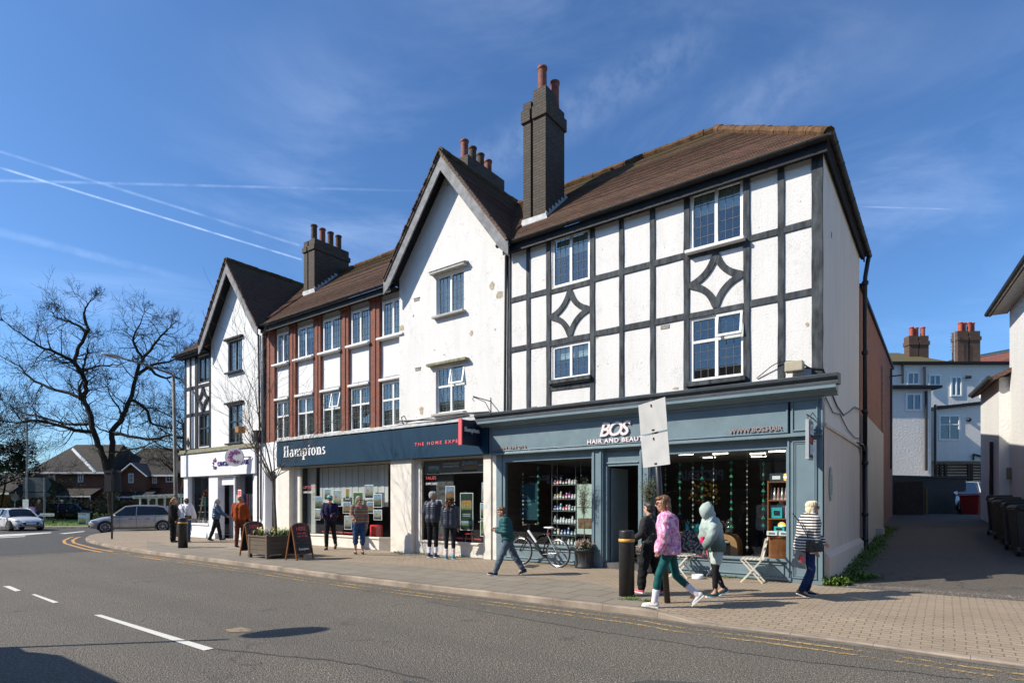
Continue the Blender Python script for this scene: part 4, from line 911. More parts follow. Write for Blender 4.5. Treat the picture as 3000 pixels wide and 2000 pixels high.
# pavement: ramp ribbon behind the kerb and the flat rest
KI = offset(KP, .128); KJ = offset(KP, 1.3)
pv = MB()
cut = 21
for i in range(cut-1, len(KP)-1): pv.poly([KI[i], KI[i+1], Vector((KJ[i+1].x, KJ[i+1].y, 0)), Vector((KJ[i].x, KJ[i].y, 0))])
outer = KI[:cut]+[Vector((p.x, p.y, 0)) for p in KJ[cut-1:]]
outer = [Vector((p.x, p.y, 0)) for p in outer]+[Vector((40, 14, 0)), FW(4.9, 1.2, 0), FW(.05, .12, 0), FW(-.02, .5, 0), FW(-26.6, .5, 0), FW(-27.2, 6, 0)]
lp = [[Vector((p.x, p.y, 0)) for p in outer]]
pv.add(outer, [tuple(t) for t in tessellate_polygon(lp)])
struct('pavement', pv, BLOCKS, uv=False)
sl_in = [G(*q, .004) for q in ((1838, 1727), (1813, 1724), (1706, 1701), (1550, 1688), (1400, 1674), (1200, 1656), (1000, 1642), (910, 1637), (820, 1628), (700, 1616), (560, 1598), (430, 1584))]
ko = [Vector((p.x, p.y, .004)) for p in KI[9:22]]
lo = ko+[G(1905, 1740, .004)]+sl_in
m = MB(); m.add(lo, [tuple(t) for t in tessellate_polygon([[Vector((p.x, p.y, 0)) for p in lo]])]); struct('slab_pavement', m, SLABS, uv=False)
m = MB(); lo = [G(*q, .007) for q in ((458, 1590), (640, 1590), (760, 1600), (720, 1612), (600, 1600), (500, 1599))]; m.poly(lo); struct('pavement_patch', m, plain('pale_concrete_patch', (.30, .255, .20), .9, .3, 5, .4, 50), uv=False)
# alley, rising to the back
al = MB(); NX, NY = 10, 30
def alz(v): return -.002 if v < .6 else min(1.0, (v-.6)*.053)
def alx0(v): return -.05
for j in range(NY+1):
    v = -.1+j*1.1
    for i in range(NX+1):
        u = -.1+i*(1.0)*(.52+.035*min(v, 30)*.5)*1.0
        if v > 19: u -= (v-19)*1.6*(1-i/NX)
        w = FW(u*1.0, v, alz(v)+.003); al.v.append((w.x, w.y, w.z))
for j in range(NY):
    for i in range(NX):
        a = j*(NX+1)+i; al.f.append((a, a+1, a+NX+2, a+NX+1)); al.mi.append(0); al.sm.append(False)
struct('alley', al, ASPH3, uv=False)
def patchy(name, pts, mat, z): return struct(name, MB().poly([Vector((p.x, p.y, z)) for p in pts]), mat, uv=False)
gr = MB(); rs = random.Random(3)
for i in range(2600):
    u, v = rs.uniform(.15, 3.2), rs.gauss(.55, .22); s = rs.uniform(.006, .018); w = FW(u, max(-.05, v), .006); gr.ball((w.x, w.y, w.z), (s, s*.8, s*.6), 5, 3)
tag(gr.build('gravel', plain('loose_gravel', (.26, .23, .20), .9, .6, 30), None, uv=False), 'scatter of loose grey gravel at the mouth of the alley', 'gravel', kind='stuff')
# grass verge and hedge line far left
struct('far_pavement', MB().box(-70, -14.5, 36.5, 38.0, -.1, -.0), plain('far_pavement_grey', (.25, .23, .2), .9), uv=False)
struct('far_kerb', MB().box(-70, -14.5, 36.3, 36.5, -.12, .01), KERBM)
struct('grass_verge', MB().poly([(-80, 38, .01), (-14, 38, .01), (-14, 52, .1), (-80, 52, .1)]), GRASS, uv=False)
bl_ = MB(); rs = random.Random(5)
for i in range(5200):
    x, y = rs.uniform(-44, -20), rs.uniform(37.9, 46); h = rs.uniform(.05, .16); a = rs.uniform(0, 6.28); w = .02
    bl_.poly([(x-w*math.cos(a), y-w*math.sin(a), .0), (x+w*math.cos(a), y+w*math.sin(a), .0), (x+rs.uniform(-.06, .06), y+rs.uniform(-.06, .06), h)])
tag(bl_.build('grass', GRASS, None, uv=False), 'sunlit green grass growing on the verge behind the grey car', 'grass', kind='stuff')
struct('far_ground', MB().poly([(-300, 52, .02), (-8, 52, .02), (-8, 400, .02), (-300, 400, .02)]), plain('far_earth', (.07, .06, .045), .95, .3, 1), uv=False)
# markings
def ribbon(pl, w):
    a, b = offset(pl, -w/2), offset(pl, w/2); m = MB()
    for i in range(len(pl)-1): m.poly([a[i], a[i+1], b[i+1], b[i]])
    return m
flat = [Vector((p.x, p.y, -.0935)) for p in resample(KP, .25)]
nb = int(len(flat)); 
def seg(x0, x1): return [p for p in flat if x0 <= p.x <= x1]
idx0 = next(i for i, p in enumerate(flat) if p.y < 26 and p.x < -17)
main = flat[idx0:]
corner_end = next(i for i, p in enumerate(main) if p.x > -13.2)
for k_, off in enumerate((-.36, -.60)):
    o1 = offset(flat, off)
    struct('yellow_line', ribbon(o1[idx0+corner_end:], .075), YPAINT, uv=False)
    o2 = offset(flat, off*1.25)
    lo_i = max(0, idx0-10)
    struct('yellow_corner_line', ribbon(o2[lo_i:idx0+corner_end+1], .11), YPAINT2, uv=False)
fr = MB(); o1 = offset(flat, -.36); o2 = offset(flat, -.60)
i0 = next(i for i, p in enumerate(flat) if p.x > -10.9); struct('yellow_bright_dash', ribbon(o2[i0:i0+6], .10), YPAINT2, uv=False).location.z = .002
for q in ([(274, 1800), (296, 1799), (626, 1898), (597, 1904)], [(9, 1716), (29, 1715), (62, 1729), (45, 1731)], [(92, 1740), (103, 1739), (173, 1763), (156, 1765)]):
    struct('white_centre_line', MB().poly([G(a, b, -.093) for a, b in q]), WPAINT, uv=False)
for q in ([(-60, 1574), (0, 1565), (150, 1558), (151, 1560), (60, 1568), (0, 1571)], [(172, 1562), (248, 1554.5), (246, 1556.5), (190, 1563)], [(0, 1573), (74, 1569.5), (74, 1571), (0, 1575)]):
    struct('white_junction_marking', MB().poly([G(a, b, -.092) for a, b in q]), plain('white_thermoplastic', (.62, .60, .54), .7, .2, 9), uv=False)
struct('sandy_patch', MB().poly([G(700+40*math.cos(a*.6)+0, 1844+6.5*math.sin(a*.6)+2*math.sin(a*2.1), -.0935) for a in range(10)]), worn_paint('sand_spill', (.28, .215, .14), .60, .78), uv=False)
# ironwork
def cover(name, label, quad, z, mat): 
    t = thing(name, label, 'cover', sum((G(*q, z) for q in quad), Vector())/4); c = t.location
    pts = [G(*q, z) for q in quad]; MB().slab([(p.x-c.x, p.y-c.y, .004) for p in pts], .01).build('cover_frame', KERBM, t)
    m = MB(); P_ = [Vector((p.x-c.x, p.y-c.y, .009)) for p in pts]
    for i in range(12):
        for j in range(5):
            a = (P_[0].lerp(P_[1], (i+.5)/12)).lerp(P_[3].lerp(P_[2], (i+.5)/12), (j+.5)/5); m.beam(a-Vector((.012, 0, 0)), a+Vector((.012, .01, 0)), .012, .006)
    ins = [p*.94 for p in P_]; m.slab([(p.x, p.y, .007) for p in ins], .004); m.build('cover_plate', mat, t); return t
IRON = plain('cast_iron', (.075, .065, .055), .6, .4, 20, .4, 80)
cover('manhole_cover', 'rectangular metal access cover in the paving before the alley mouth', [(2890, 1722), (3040, 1730), (3060, 1712), (2890, 1706)], .0, IRON)
cover('drain_cover', 'small round-cornered drain cover in the paving beneath the parked bicycle', [(1528, 1662), (1560, 1664), (1583, 1656), (1548, 1653)], .0, IRON)
cover('access_cover', 'pale metal access strip set across the shaded tarmac of the alley', [(2795, 1556), (2868, 1557), (2862, 1552), (2798, 1552)], .42, STEELG)
# ============================================================ STREET FURNITURE
def bollard(px, py, rad, h, label):
    g = G(px, py); t = thing('bollard', label, 'bollard', g, 0, 'black bollards with a gold band')
    m = MB(); m.smooth = True; m.lathe([(rad, -.05), (rad, h-.02), (rad*.97, h-.005), (rad*.90, h), (.001, h+.006)], n=36).build('post', plain('bollard_black_plastic', (.017, .017, .018), .40, .4, 8, .15, 60), t)
    m = MB(); m.smooth = True; m.lathe([(rad+.002, h-.19), (rad+.006, h-.187), (rad+.006, h-.143), (rad+.002, h-.14)], n=36).build('gold_band', plain('gold_reflective_band', (.62, .36, .08), .4, .1), t)
bollard(1836, 1745, .13, 1.11, 'big black bollard with gold band on the kerb beside the woman in pink')
bollard(536, 1604, .15, 1.03, 'big black bollard with gold band before the woman in the white top')
sp = thing('leaning_sign_post', 'leaning black post carrying two blank white panels, beside the woman in pink', 'sign post', G(1957, 1765))
lean = Vector((-.075, .0, 1)).normalized()
m = MB(); m.smooth = True; m.tube([(0, 0, -.1), lean*3.22], .048, 16).build('post', BLKMETAL, sp)
pd = Vector((-.378, .926, 0)).normalized(); pd = (pd-lean*pd.dot(lean)).normalized(); pn_ = lean.cross(pd).normalized()
SGNB = plain('white_sign_back', (.44, .44, .43), .5, .12, 3)
for z0, z1, tw_ in ((2.69, 3.18, .0), (2.16, 2.66, .03)):
    m = MB(); c0 = lean*((z0+z1)/2)+pn_*.07*(1 if pn_.x > 0 else -1)
    c0 = lean*((z0+z1)/2)-Vector((.035, .045, 0))
    m.beam(c0-lean*(z1-z0)/2, c0+lean*(z1-z0)/2, .70, .006, pn_)
    pl = m.build('sign_panel', SGNB, sp)
    m = MB(); m.beam(c0+lean*((z1-z0)/2-.05), c0+lean*((z1-z0)/2-.09), .02, .04, pn_).beam(c0-lean*((z1-z0)/2-.05), c0-lean*((z1-z0)/2-.03), .06, .03, pn_); m.build('clamp', BLKMETAL, pl)
lpst = thing('street_lamp', 'tall grey street lamp with a long curved arm at the left corner', 'street lamp', G(515, 1571))
x_, y_ = G(515, 1571).x, G(515, 1571).y
top = P(508, 1094, 26.4); m = MB(); m.smooth = True
tz = top.z
m.tube([(0, 0, -.1), (0, 0, 1.8)], .11, 14).tube([(0, 0, 1.8), (0, 0, 1.9), (top.x-x_, top.y-y_, tz)], [.11, .085, .065], 14).build('column', plain('lamp_column', (.17, .165, .15), .6, .4, 3), lpst)
hp = P(352, 1048, 25.2)-Vector((x_, y_, 0)); tp = Vector((top.x-x_, top.y-y_, tz-.05)); mp_ = P(420, 1066, 25.8)-Vector((x_, y_, 0))
m = MB(); m.smooth = True; m.tube([tp, mp_, hp], [.05, .042, .035], 8).build('arm', MATS['lamp_column'], lpst)
e1 = P(296, 1034, 24.8)-Vector((x_, y_, 0)); m = MB(); m.smooth = True; mid = (hp+e1)/2; d = (e1-hp)
m.tube([hp+d*-.08, hp+d*.15, mid, e1], [.05, .13, .12, .03], 10)
for i in range(len(m.v)): v = Vector(m.v[i]); m.v[i] = (v.x, v.y, mid.z+(v.z-mid.z)*.72)
m.build('lamp_head', plain('lamp_head', (.30, .30, .28), .4), lpst)
bp = thing('black_sign_post', 'thin black post with two dark panels standing at the pavement corner', 'sign post', G(328, 1578))
MB().tube([(0, 0, -.1), (0, 0, 3.0)], .04, 10).build('post', BLKMETAL, bp)
MB().box(-.36, -.05, .05, .07, 1.98, 2.92).box(.03, .34, .05, .07, 1.98, 2.92).box(-.36, .34, .03, .05, 2.82, 2.85).box(-.36, .34, .03, .05, 2.02, 2.05).build('sign_panel', plain('dark_grey_panel', (.045, .047, .05), .5, .1), bp)
# planter, boards
pl = thing('planter', 'large square grey-brown planter full of daffodils with a young bare tree', 'planter', FW(0, 0, 0), FROT)
p0 = G(724, 1632); pl.location = (p0.x+.02, p0.y, 0)
PLM = plain('taupe_planter_board', (.135, .105, .078), .55, .15, 3, .1, 40)
m = MB(); W, Dp = .98, 1.15
for i in range(4):
    z0 = .12+.125*i; m.box(.04, W-.04, .015, .04, z0, z0+.118).box(.04, W-.04, Dp-.04, Dp-.015, z0, z0+.118).box(.015, .04, .04, Dp-.04, z0, z0+.118).box(W-.04, W-.015, .04, Dp-.04, z0, z0+.118)
m.build('side_boards', PLM, pl, bevel=.004)
m = MB()
for a in (0, W-.09):
    for b in (0, Dp-.09): m.box(a, a+.09, b, b+.09, 0, .66)
m.box(-.01, W+.01, -.012, .05, .6, .64).box(-.01, W+.01, Dp-.05, Dp+.012, .6, .64).box(-.012, .05, .05, Dp-.05, .6, .64).box(W-.05, W+.012, .05, Dp-.05, .6, .64)
m.build('corner_posts', PLM, pl, bevel=.005)
lbox('soil', plain('soil', (.03, .022, .015), .95, .4, 20), pl, .04, W-.04, .04, Dp-.04, .2, .58)
rs = random.Random(11)
def blade(m, x, y, z, h, a, w=.012, lean_=.25):
    dx, dy = math.cos(a), math.sin(a); m.add([(x-dy*w, y+dx*w, z), (x+dy*w, y-dx*w, z), (x+dx*h*lean_*.4+dy*w*.8, y+dy*h*lean_*.4-dx*w*.8, z+h*.6), (x+dx*h*lean_*.4-dy*w*.8, y+dy*h*lean_*.4+dx*w*.8, z+h*.6), (x+dx*h*lean_, y+dy*h*lean_, z+h)], [(0, 1, 2, 3), (3, 2, 4)])
DAFL = plain('daffodil_leaf', (.06, .13, .04), .5, .3, 9)
m = MB(); spots = [(rs.uniform(.06, W-.06), rs.uniform(.06, Dp-.06)) for _ in range(95)]
for x, y in spots:
    for _ in range(5): blade(m, x+rs.uniform(-.02, .02), y+rs.uniform(-.02, .02), .57, rs.uniform(.13, .27), rs.uniform(0, 6.3), .009, rs.uniform(.1, .55))
m.build('daffodil_leaves', DAFL, pl, uv=False)['kind'] = 'stuff'
YF = plain('yellow_petal', (.72, .66, .22), .6, .15, 20); OF = plain('orange_petal', (.65, .30, .03), .6, .2, 20); RFm = plain('red_petal', (.5, .05, .03), .6, .2, 20)
m = MB(); m2 = MB(); m3 = MB()
def flower(x, y, z, s, a, mm):
    ax = Vector((math.cos(a)*.8, math.sin(a)*.8, .35)).normalized(); u = ax.orthogonal().normalized(); v = ax.cross(u)
    for k in range(6):
        t = k*math.pi/3; d1 = u*math.cos(t)+v*math.sin(t); d2 = u*math.cos(t+.45)+v*math.sin(t+.45); d3 = u*math.cos(t-.45)+v*math.sin(t-.45); c = Vector((x, y, z)); mm.poly([c, c+d3*s*.6, c+d1*s, c+d2*s*.6])
    mm.tube([Vector((x, y, z)), Vector((x, y, z))+ax*s*.6], [s*.2, s*.3], 5)
for x, y in spots[:62]: flower(x+rs.uniform(-.05, .05), y+rs.uniform(-.05, .05), .57+rs.uniform(.14, .29), .032, rs.uniform(-2.6, -.4), m)
for i in range(26): flower(rs.uniform(.1, W-.1), rs.uniform(.04, .35), .60+rs.uniform(.0, .05), .03, -1.5, m2 if i % 3 else m3)
for _m, _n, _c in ((m, 'daffodil_blooms', YF), (m2, 'pansy_blooms', OF), (m3, 'primrose_blooms', RFm)): _m.build(_n, _c, pl, uv=False)['kind'] = 'stuff'
def aboard(px, py, label, w=.66, h=1.0, ang=None):
    g = G(px, py); t = thing('pavement_board', label, 'board', g, ang, 'arched pavement boards beside the planter')
    BW = plain('board_wood', (.23, .095, .04), .5, .3, 4, .1, 20, stretch=(3, 3, .5))
    for sgn, nm in ((1, 'board_panel'), (-1, 'board_panel')):
        tilt = .17*sgn
        def T(x, z, o=0): return (x, -.20*sgn*(1-z/h)+o*sgn*-1 - .0, z)
        f = MB()
        for a in (0, w-.035): f.beam(T(a+.017, 0), T(a+.017, h-.1), .035, .03, (0, 1, 0))
        f.beam(T(.0, .16), T(w, .16), .03, .03, (0, 0, 1))
        q = [(w/2+(w/2-.0)*math.cos(math.pi-math.pi*i/10), h-.12+.12*math.sin(math.pi*i/10)) for i in range(11)]
        f.tube([T(a, b) for a, b in q], .016, 6)
        fo = f.build(nm, BW, t)
        pn2 = [(.035, .17), (w-.035, .17)]+[(w/2+(w/2-.035)*math.cos(math.pi*i/10), h-.13+.115*math.sin(math.pi*i/10)) for i in range(11)]
        m = MB(); a_ = [T(x, z, .004) for x, z in pn2]; b_ = [T(x, z, -.008) for x, z in pn2]; n = len(pn2)
        m.add(a_+b_, [tuple(range(n)), tuple(range(2*n-1, n-1, -1))]+[(i, i+n, (i+1) % n+n, (i+1) % n) for i in range(n)]); m.build('navy_panel', plain('navy_board_panel', (.008, .016, .032), .3, .1), fo)
        if sgn == 1:
            rx = math.atan2(.20, h)
            for b, s_, z, c, wd, hh in (('HERE', .2, .80, CORAL, .36, .11), ('YOU NEED', .1, .70, CORAL, .34, .045), ('YOU TO BE', .1, .62, CORAL, .40, .045),):
                text('board_lettering', b, s_, c, fo, T(w/2-wd/2, z, .012), rot=(R(90)-rx, 0, 0), ext=.002, bold=.004, fit=(wd, hh))
            serif_name('board_lettering', WLET, fo, T(w/2-.19, .27, .012), (.38, .065), 0, -rx)
    return t
ang = math.atan2(.92, .39)
aboard(852, 1641, 'arched navy pavement board right of the daffodil planter', ang=ang-.0)
aboard(716, 1628, 'arched navy pavement board left of and behind the daffodil planter', ang=ang)
# potted shrubs
def pot_tree(px, py, label, crown_r, crown_z, h0, seed, big):
    g = G(px, py); t = thing('potted_olive_tree', label, 'potted tree', g, 0); rs = random.Random(seed)
    m = MB(); m.smooth = True
    m.lathe([(.20, 0), (.225, .015), (.225, .05), (.205, .07), (.235, .40), (.26, .405), (.26, .45), (.235, .46), (.22, .44)], n=36).build('pot', plain('dark_grey_planter', (.045, .048, .052), .5, .15, 5), t)
    m = MB()
    for k in range(4):
        a = k*math.pi/2-1.1
        for (a0, z0), (a1, z1) in (((-.35, .12), (.35, .12)), ((-.35, .12), (-.42, .16)), ((.35, .12), (.42, .16)), ((-.42, .16), (-.42, .30)), ((.42, .16), (.42, .30)), ((-.42, .30), (-.35, .34)), ((.42, .30), (.35, .34)), ((-.35, .34), (.35, .34))):
            r_ = lambda z: .207+.03*(z-.07)/.33
            m.tube([(r_(z0)*math.cos(a+a0), r_(z0)*math.sin(a+a0), z0), (r_(z1)*math.cos(a+(a1)), r_(z1)*math.sin(a+a1), z1)], .005, 4)
    m.build('pot_moulding', plain('pot_trim', (.075, .08, .085), .5), t)
    lbox('soil', MATS['soil'], t, -.15, .15, -.15, .15, .36, .43)
    tr = MB(); br = MB(); lf = MB()
    tr.tube([(0, 0, .4), (.01, 0, .8), (-.01, .01, h0), (0, 0, h0+.5)], [.016, .014, .013, .01], 7)
    tr.build('trunk', BARK2, t)
    for i in range(34 if not big else 46):
        z = rs.uniform(h0, h0+crown_z*.55); a = rs.uniform(0, 6.28); p = Vector((0, 0, z)); d = Vector((math.cos(a)*.5, math.sin(a)*.5, 1)).normalized(); L = rs.uniform(.35, .75)*crown_z*.7; pts = [p]
        for k in range(5):
            d = (d+Vector((rs.uniform(-.25, .25), rs.uniform(-.25, .25), rs.uniform(-.05, .25)))).normalized(); p = p+d*L/5
            rad = math.hypot(p.x, p.y)
            if rad > crown_r: p.x *= crown_r/rad; p.y *= crown_r/rad
            pts.append(p.copy())
            for q in range(6 if not big else 8):
                o = p+Vector((rs.uniform(-.05, .05), rs.uniform(-.05, .05), rs.uniform(-.05, .05))); dd = Vector((rs.gauss(0, 1), rs.gauss(0, 1), rs.gauss(.4, .8))).normalized()*rs.uniform(.025, .05); s = dd.orthogonal().normalized()*.007
                lf.poly([o, o+dd*.5+s, o+dd, o+dd*.5-s])
        br.tube(pts, [.005, .004, .0035, .003, .0025, .002], 4)
    c = br.build('branches', BARK2, t, uv=False); lf.build('leaves', OLIVE, c, uv=False)
    hb = MB(); fb_ = MB()
    for i in range(420):
        a = rs.uniform(0, 6.28); r_ = rs.uniform(0, .30)*(.6+.4*rs.random()); z = .44+rs.uniform(0, .20)*(1-r_/.42); o = Vector((r_*math.cos(a), r_*math.sin(a), z)); dd = Vector((math.cos(a), math.sin(a), rs.uniform(-.3, 1))).normalized()*rs.uniform(.04, .07); s = dd.cross(Vector((0, 0, 1))).normalized()*.018
        hb.poly([o, o+dd*.5+s, o+dd, o+dd*.5-s])
    for i in range(26):
        a = rs.uniform(0, 6.28); r_ = rs.uniform(.05, .28); o = Vector((r_*math.cos(a), r_*math.sin(a), .60+rs.uniform(-.05, .07)-r_*.2))
        for k in range(14): fb_.ball(o+Vector((rs.gauss(0, .018), rs.gauss(0, .018), rs.gauss(0, .022))), .011, 5, 3)
    u = hb.build('heather_leaves', plain('underplant_leaf', (.07, .10, .035), .6, .5, 9), t, uv=False); u['kind'] = 'stuff'
    fb_.build('flower_heads', plain('pale_pink_bloom', (.50, .36, .29), .8, .2, 30), t, uv=False)['kind'] = 'stuff'
pot_tree(1711, 1662, 'bare-stemmed olive standard in grey pot right of the bicycle', .17, 1.05, 1.20, 21, False)
pot_tree(1897, 1676, 'leafy olive standard in grey pot right of the open salon door', .27, .95, 1.30, 22, True)
# young street tree in the planter
def twigs(m, p, d, L, r, lvl, rs, spread=.6, up=.12, kids=(3, 5), minr=.003, sides=5):
    n = 5; pts = [p.copy()]; rr = [r]
    for i in range(n):
        d = (d+Vector((rs.gauss(0, .16), rs.gauss(0, .16), rs.gauss(up, .12)))).normalized(); p = p+d*L/n; pts.append(p.copy()); rr.append(max(minr*.7, r*(1-.75*(i+1)/n)))
        if lvl > 0 and i > 0:
            for k in range(rs.randint(*kids) if i < n-1 else 2):
                if rs.random() < .75:
                    ax = d.orthogonal().normalized(); ax.rotate(Matrix.Rotation(rs.uniform(0, 6.28), 3, d)); nd = (d*(1-spread*.4)+ax*spread*rs.uniform(.6, 1.3)).normalized()
                    twigs(m, p, nd, L*rs.uniform(.42, .68), max(minr, rr[-1]*.6), lvl-1, rs, spread, up, kids, minr, max(3, sides-1))
    m.tube(pts, rr, sides, cap=False)
yt = thing('street_tree', 'slender young bare tree growing out of the daffodil planter', 'tree', (p0.x+.02, p0.y, 0), 0)
base = Matrix.Rotation(FROT, 3, 'Z') @ Vector((W/2, Dp/2, .5)); yt.location = (p0.x+.02+base.x, p0.y+base.y, .55)
rs = random.Random(4); m = MB(); m.tube([(0, 0, 0), (-.03, 0, .7), (-.06, 0, 1.3), (-.10, 0, 1.75)], [.05, .042, .038, .034], 9).build('trunk', BARK2, yt)
m = MB()
for (a, sp_, L, r_) in ((2.9, .9, 2.2, .016), (.2, .85, 2.1, .016), (3.3, 1.3, 1.6, .012), (6.1, 1.3, 1.5, .012), (1.6, .3, 2.6, .018), (4.4, .5, 2.2, .016), (3.4, .28, 2.9, .018), (5.6, .75, 1.5, .012), (2.3, .9, 1.5, .012), (.9, .85, 1.4, .012), (0, .05, 3.0, .020)):
    d = Vector((math.cos(a)*sp_, math.sin(a)*sp_, 1)).normalized(); twigs(m, Vector((-.10, 0, 1.45+rs.uniform(0, .5))), d, L, r_*1.25, 2, rs, .62, .10, (1, 3), .0042, 5)
cr = m.build('crown', BARK2, yt, uv=False)
m = MB()
for v in random.Random(2).sample(cr.data.vertices[:], 700): m.ball(v.co+Vector((0, 0, .01)), (.007, .007, .012), 4, 3)
m.build('buds', plain('bud_brown', (.14, .09, .05), .8), cr, uv=False)['kind'] = 'stuff'
# weeds
def weeds(name, label, pts, n, h, seed):
    m = MB(); rs = random.Random(seed)
    for i in range(n):
        p = rs.choice(pts); x, y = p[0]+rs.gauss(0, p[3]), p[1]+rs.gauss(0, p[3]*.6); a = rs.uniform(0, 6.28); hh = h*rs.uniform(.4, 1.1)
        o = Vector((x, y, p[2]));
        for k in range(3):
            dd = Vector((math.cos(a+k*2), math.sin(a+k*2), rs.uniform(.3, 1.6))).normalized()*hh*.6; s = dd.cross(Vector((0, 0, 1))).normalized()*hh*.12; q = o+Vector((0, 0, hh*.3*k)); m.poly([q, q+dd*.5+s, q+dd, q+dd*.5-s])
    tag(m.build(name, plain('weed_green', (.10, .18, .03), .6, .45, 12), None, uv=False), label, 'weeds', kind='stuff')
weeds('weeds', 'bright green weeds growing at the foot of the salon corner wall', [(*FW(.15+.12*i, .3+.25*i, 0), .12) for i in range(5)]+[(*FW(.2, .15, 0), .12)]*4, 650, .16, 1)
weeds('wall_weeds', 'dark moss and weeds along the foot of the shaded alley wall', [(*FW(.3, .9+.5*i, alz(.9+.5*i)), .14) for i in range(24)], 1500, .12, 2)
weeds('kerb_weeds', 'small tufts of grass around the foot of the near bollard', [(*G(1850, 1757, 0), .10), (*G(1900, 1765, 0), .05), (*FW(-11.8, -.1, 0), .1), (*FW(-10.9, .05, 0), .15), (*FW(-1.6, .0, 0), .25), (*FW(-9.2, .1, 0), .2)], 600, .06, 3)

# road wear: resurfaced strip, sealed cracks, gully
struct('road_patch', MB().poly([G(*q, -.0965) for q in ((1180, 1990), (1500, 2040), (1900, 1990), (2300, 2010), (2500, 2060), (1200, 2100))]), ASPH2, uv=False)
def crack(pts, w, seed):
    rs = random.Random(seed); pl = [G(*q, -.0955) for q in pts]; fine = []
    for a, b in zip(pl, pl[1:]):
        n = max(2, int((b-a).length/.12))
        for i in range(n): fine.append(a.lerp(b, i/n)+Vector((rs.gauss(0, .012), rs.gauss(0, .02), 0)))
    m = MB(); o = offset(fine, w)
    for i in range(len(fine)-1): m.poly([fine[i], fine[i+1], o[i+1], o[i]])
    struct('road_crack', m, plain('bitumen_seam', (.08, .075, .068), .6, .3, 9), uv=False)
crack([(0, 1632), (140, 1622), (290, 1612), (420, 1625)], .05, 1); crack([(330, 1700), (620, 1672), (900, 1690)], .025, 2); crack([(620, 1900), (1000, 1935), (1300, 2000)], .03, 3); crack([(1250, 1760), (1700, 1840), (2300, 1930), (2900, 1995)], .02, 4)
# ============================================================ ALLEY BACKGROUND (right)
def quadwall(m, p, q, z0, z1): m.poly([(p[0], p[1], z0), (q[0], q[1], z0), (q[0], q[1], z1), (p[0], p[1], z1)])
REARW = render_wall('rear_white_roughcast', (.76, .72, .65), pits=.15, bd=.03, bscale=9, streak=.2)
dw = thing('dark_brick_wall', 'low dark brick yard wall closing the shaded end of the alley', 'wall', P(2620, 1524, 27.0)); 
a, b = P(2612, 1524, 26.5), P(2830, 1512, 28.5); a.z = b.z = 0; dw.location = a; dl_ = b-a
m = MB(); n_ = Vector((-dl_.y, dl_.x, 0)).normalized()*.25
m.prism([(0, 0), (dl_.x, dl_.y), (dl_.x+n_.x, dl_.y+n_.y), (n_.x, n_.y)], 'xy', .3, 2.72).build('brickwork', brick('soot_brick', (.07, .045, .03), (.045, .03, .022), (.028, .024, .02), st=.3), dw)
m = MB(); m.prism([(-.03*0-.05, -.05), (dl_.x+.05, dl_.y-.05), (dl_.x+n_.x+.05, dl_.y+n_.y+.05), (n_.x-.05, n_.y+.05)], 'xy', 2.722, 2.80).build('coping', plain('dark_coping', (.07, .065, .06), .9), dw)
m = MB(); m.prism([(.15, -.06), (1.2, -.35), (1.25, -.3), (.2, 0)], 'xy', .6, 2.5).build('leaning_board', plain('old_timber_board', (.05, .04, .03), .8, .3), dw)
m = MB(); m.prism([(1.35, -.30), (1.43, -.32), (1.43, -.26), (1.35, -.24)], 'xy', .7, 2.2).build('timber_prop', plain('ochre_timber', (.20, .12, .05), .8, .3), dw)
RB = thing('white_yard_building', 'white roughcast rear building with two brick chimneys beyond the alley', 'building', (0, 0, 0))
def fr(px0, px1, y0, y1, Y): a, b = P(px0, y1, Y), P(px1, y0, Y); return a.x, b.x, a.z, b.z
YA, YB, YC = 31.0, 33.0, 36.0
x0, x1, z0, z1 = fr(2612, 2728, 1139, 1500, YA)
lbox('stair_wing', REARW, RB, x0-2.0, x1, YA, YC, .3, z1)
lbox('stair_wing_roof', BLACKT, RB, x0-2.2, x1+.35, YA-.35, YC, z1, z1+.14)
x2, x3, z2, z3 = fr(2738, 2990, 1195, 1350, YB)
m = MB(); m.prism([(x2, z2-.0), (x3+4, z2), (x3+4, z3+.9), (x2, z3-.1)], 'xz', YB, YC).build('lower_wing', REARW, RB)
m = MB(); m.prism([(x2-.1, z3-.1), (x3+4, z3+.9), (x3+4, z3+1.05), (x2-.1, z3+.06)], 'xz', YB-.2, YC).build('lower_roof_edge', BLACKT, RB)
x4, x5, z4, z5 = fr(2612, 2990, 1068, 1300, YC)
lbox('upper_storey', REARW, RB, x4-3, x5+4, YC, YC+5, z4-3, z5); lbox('eaves_gutter', BLACKT, RB, x4-3, x5+4, YC-.3, YC, z5, z5+.14)
rt = MB(); rt.slab([(x4-3, YC-.3, z5+.12), (x4+3.4, YC-.3, z5+.12), (x4+2.4, YC+3.0, z5+1.5), (x4-3, YC+3.0, z5+1.5)], .1); rt.build('mossy_roof', tiles('mossy_rear_tiles', (.16, .10, .05), (.11, .08, .04), zr=(0, 1), mv=.7), RB)
ov_ = RB
def rwin(px0, px1, y0, y1, Y, **k):
    a, b, c, d = fr(px0, px1, y0, y1, Y); return window(RB, a, b, c, d, Y-.06, lead=None, fw=.09, **k)
rwin(2652, 2699, 1152, 1204, YA, openv=False); rwin(2656, 2693, 1090, 1127, YC); rwin(2720, 2756, 1097, 1130, YC); rwin(2784, 2817, 1103, 1161, YC); rwin(2870, 2902, 1109, 1166, YC)
rwin(2749, 2811, 1215, 1290, YB, transom=.62)
a = P(2714, 1146, YA-.1); MB().tube([(a.x, a.y, P(0, 1146, YA).z), (a.x, a.y, P(0, 1378, YA).z)], .07, 8).build('drain_pipe', BLACKP, RB)
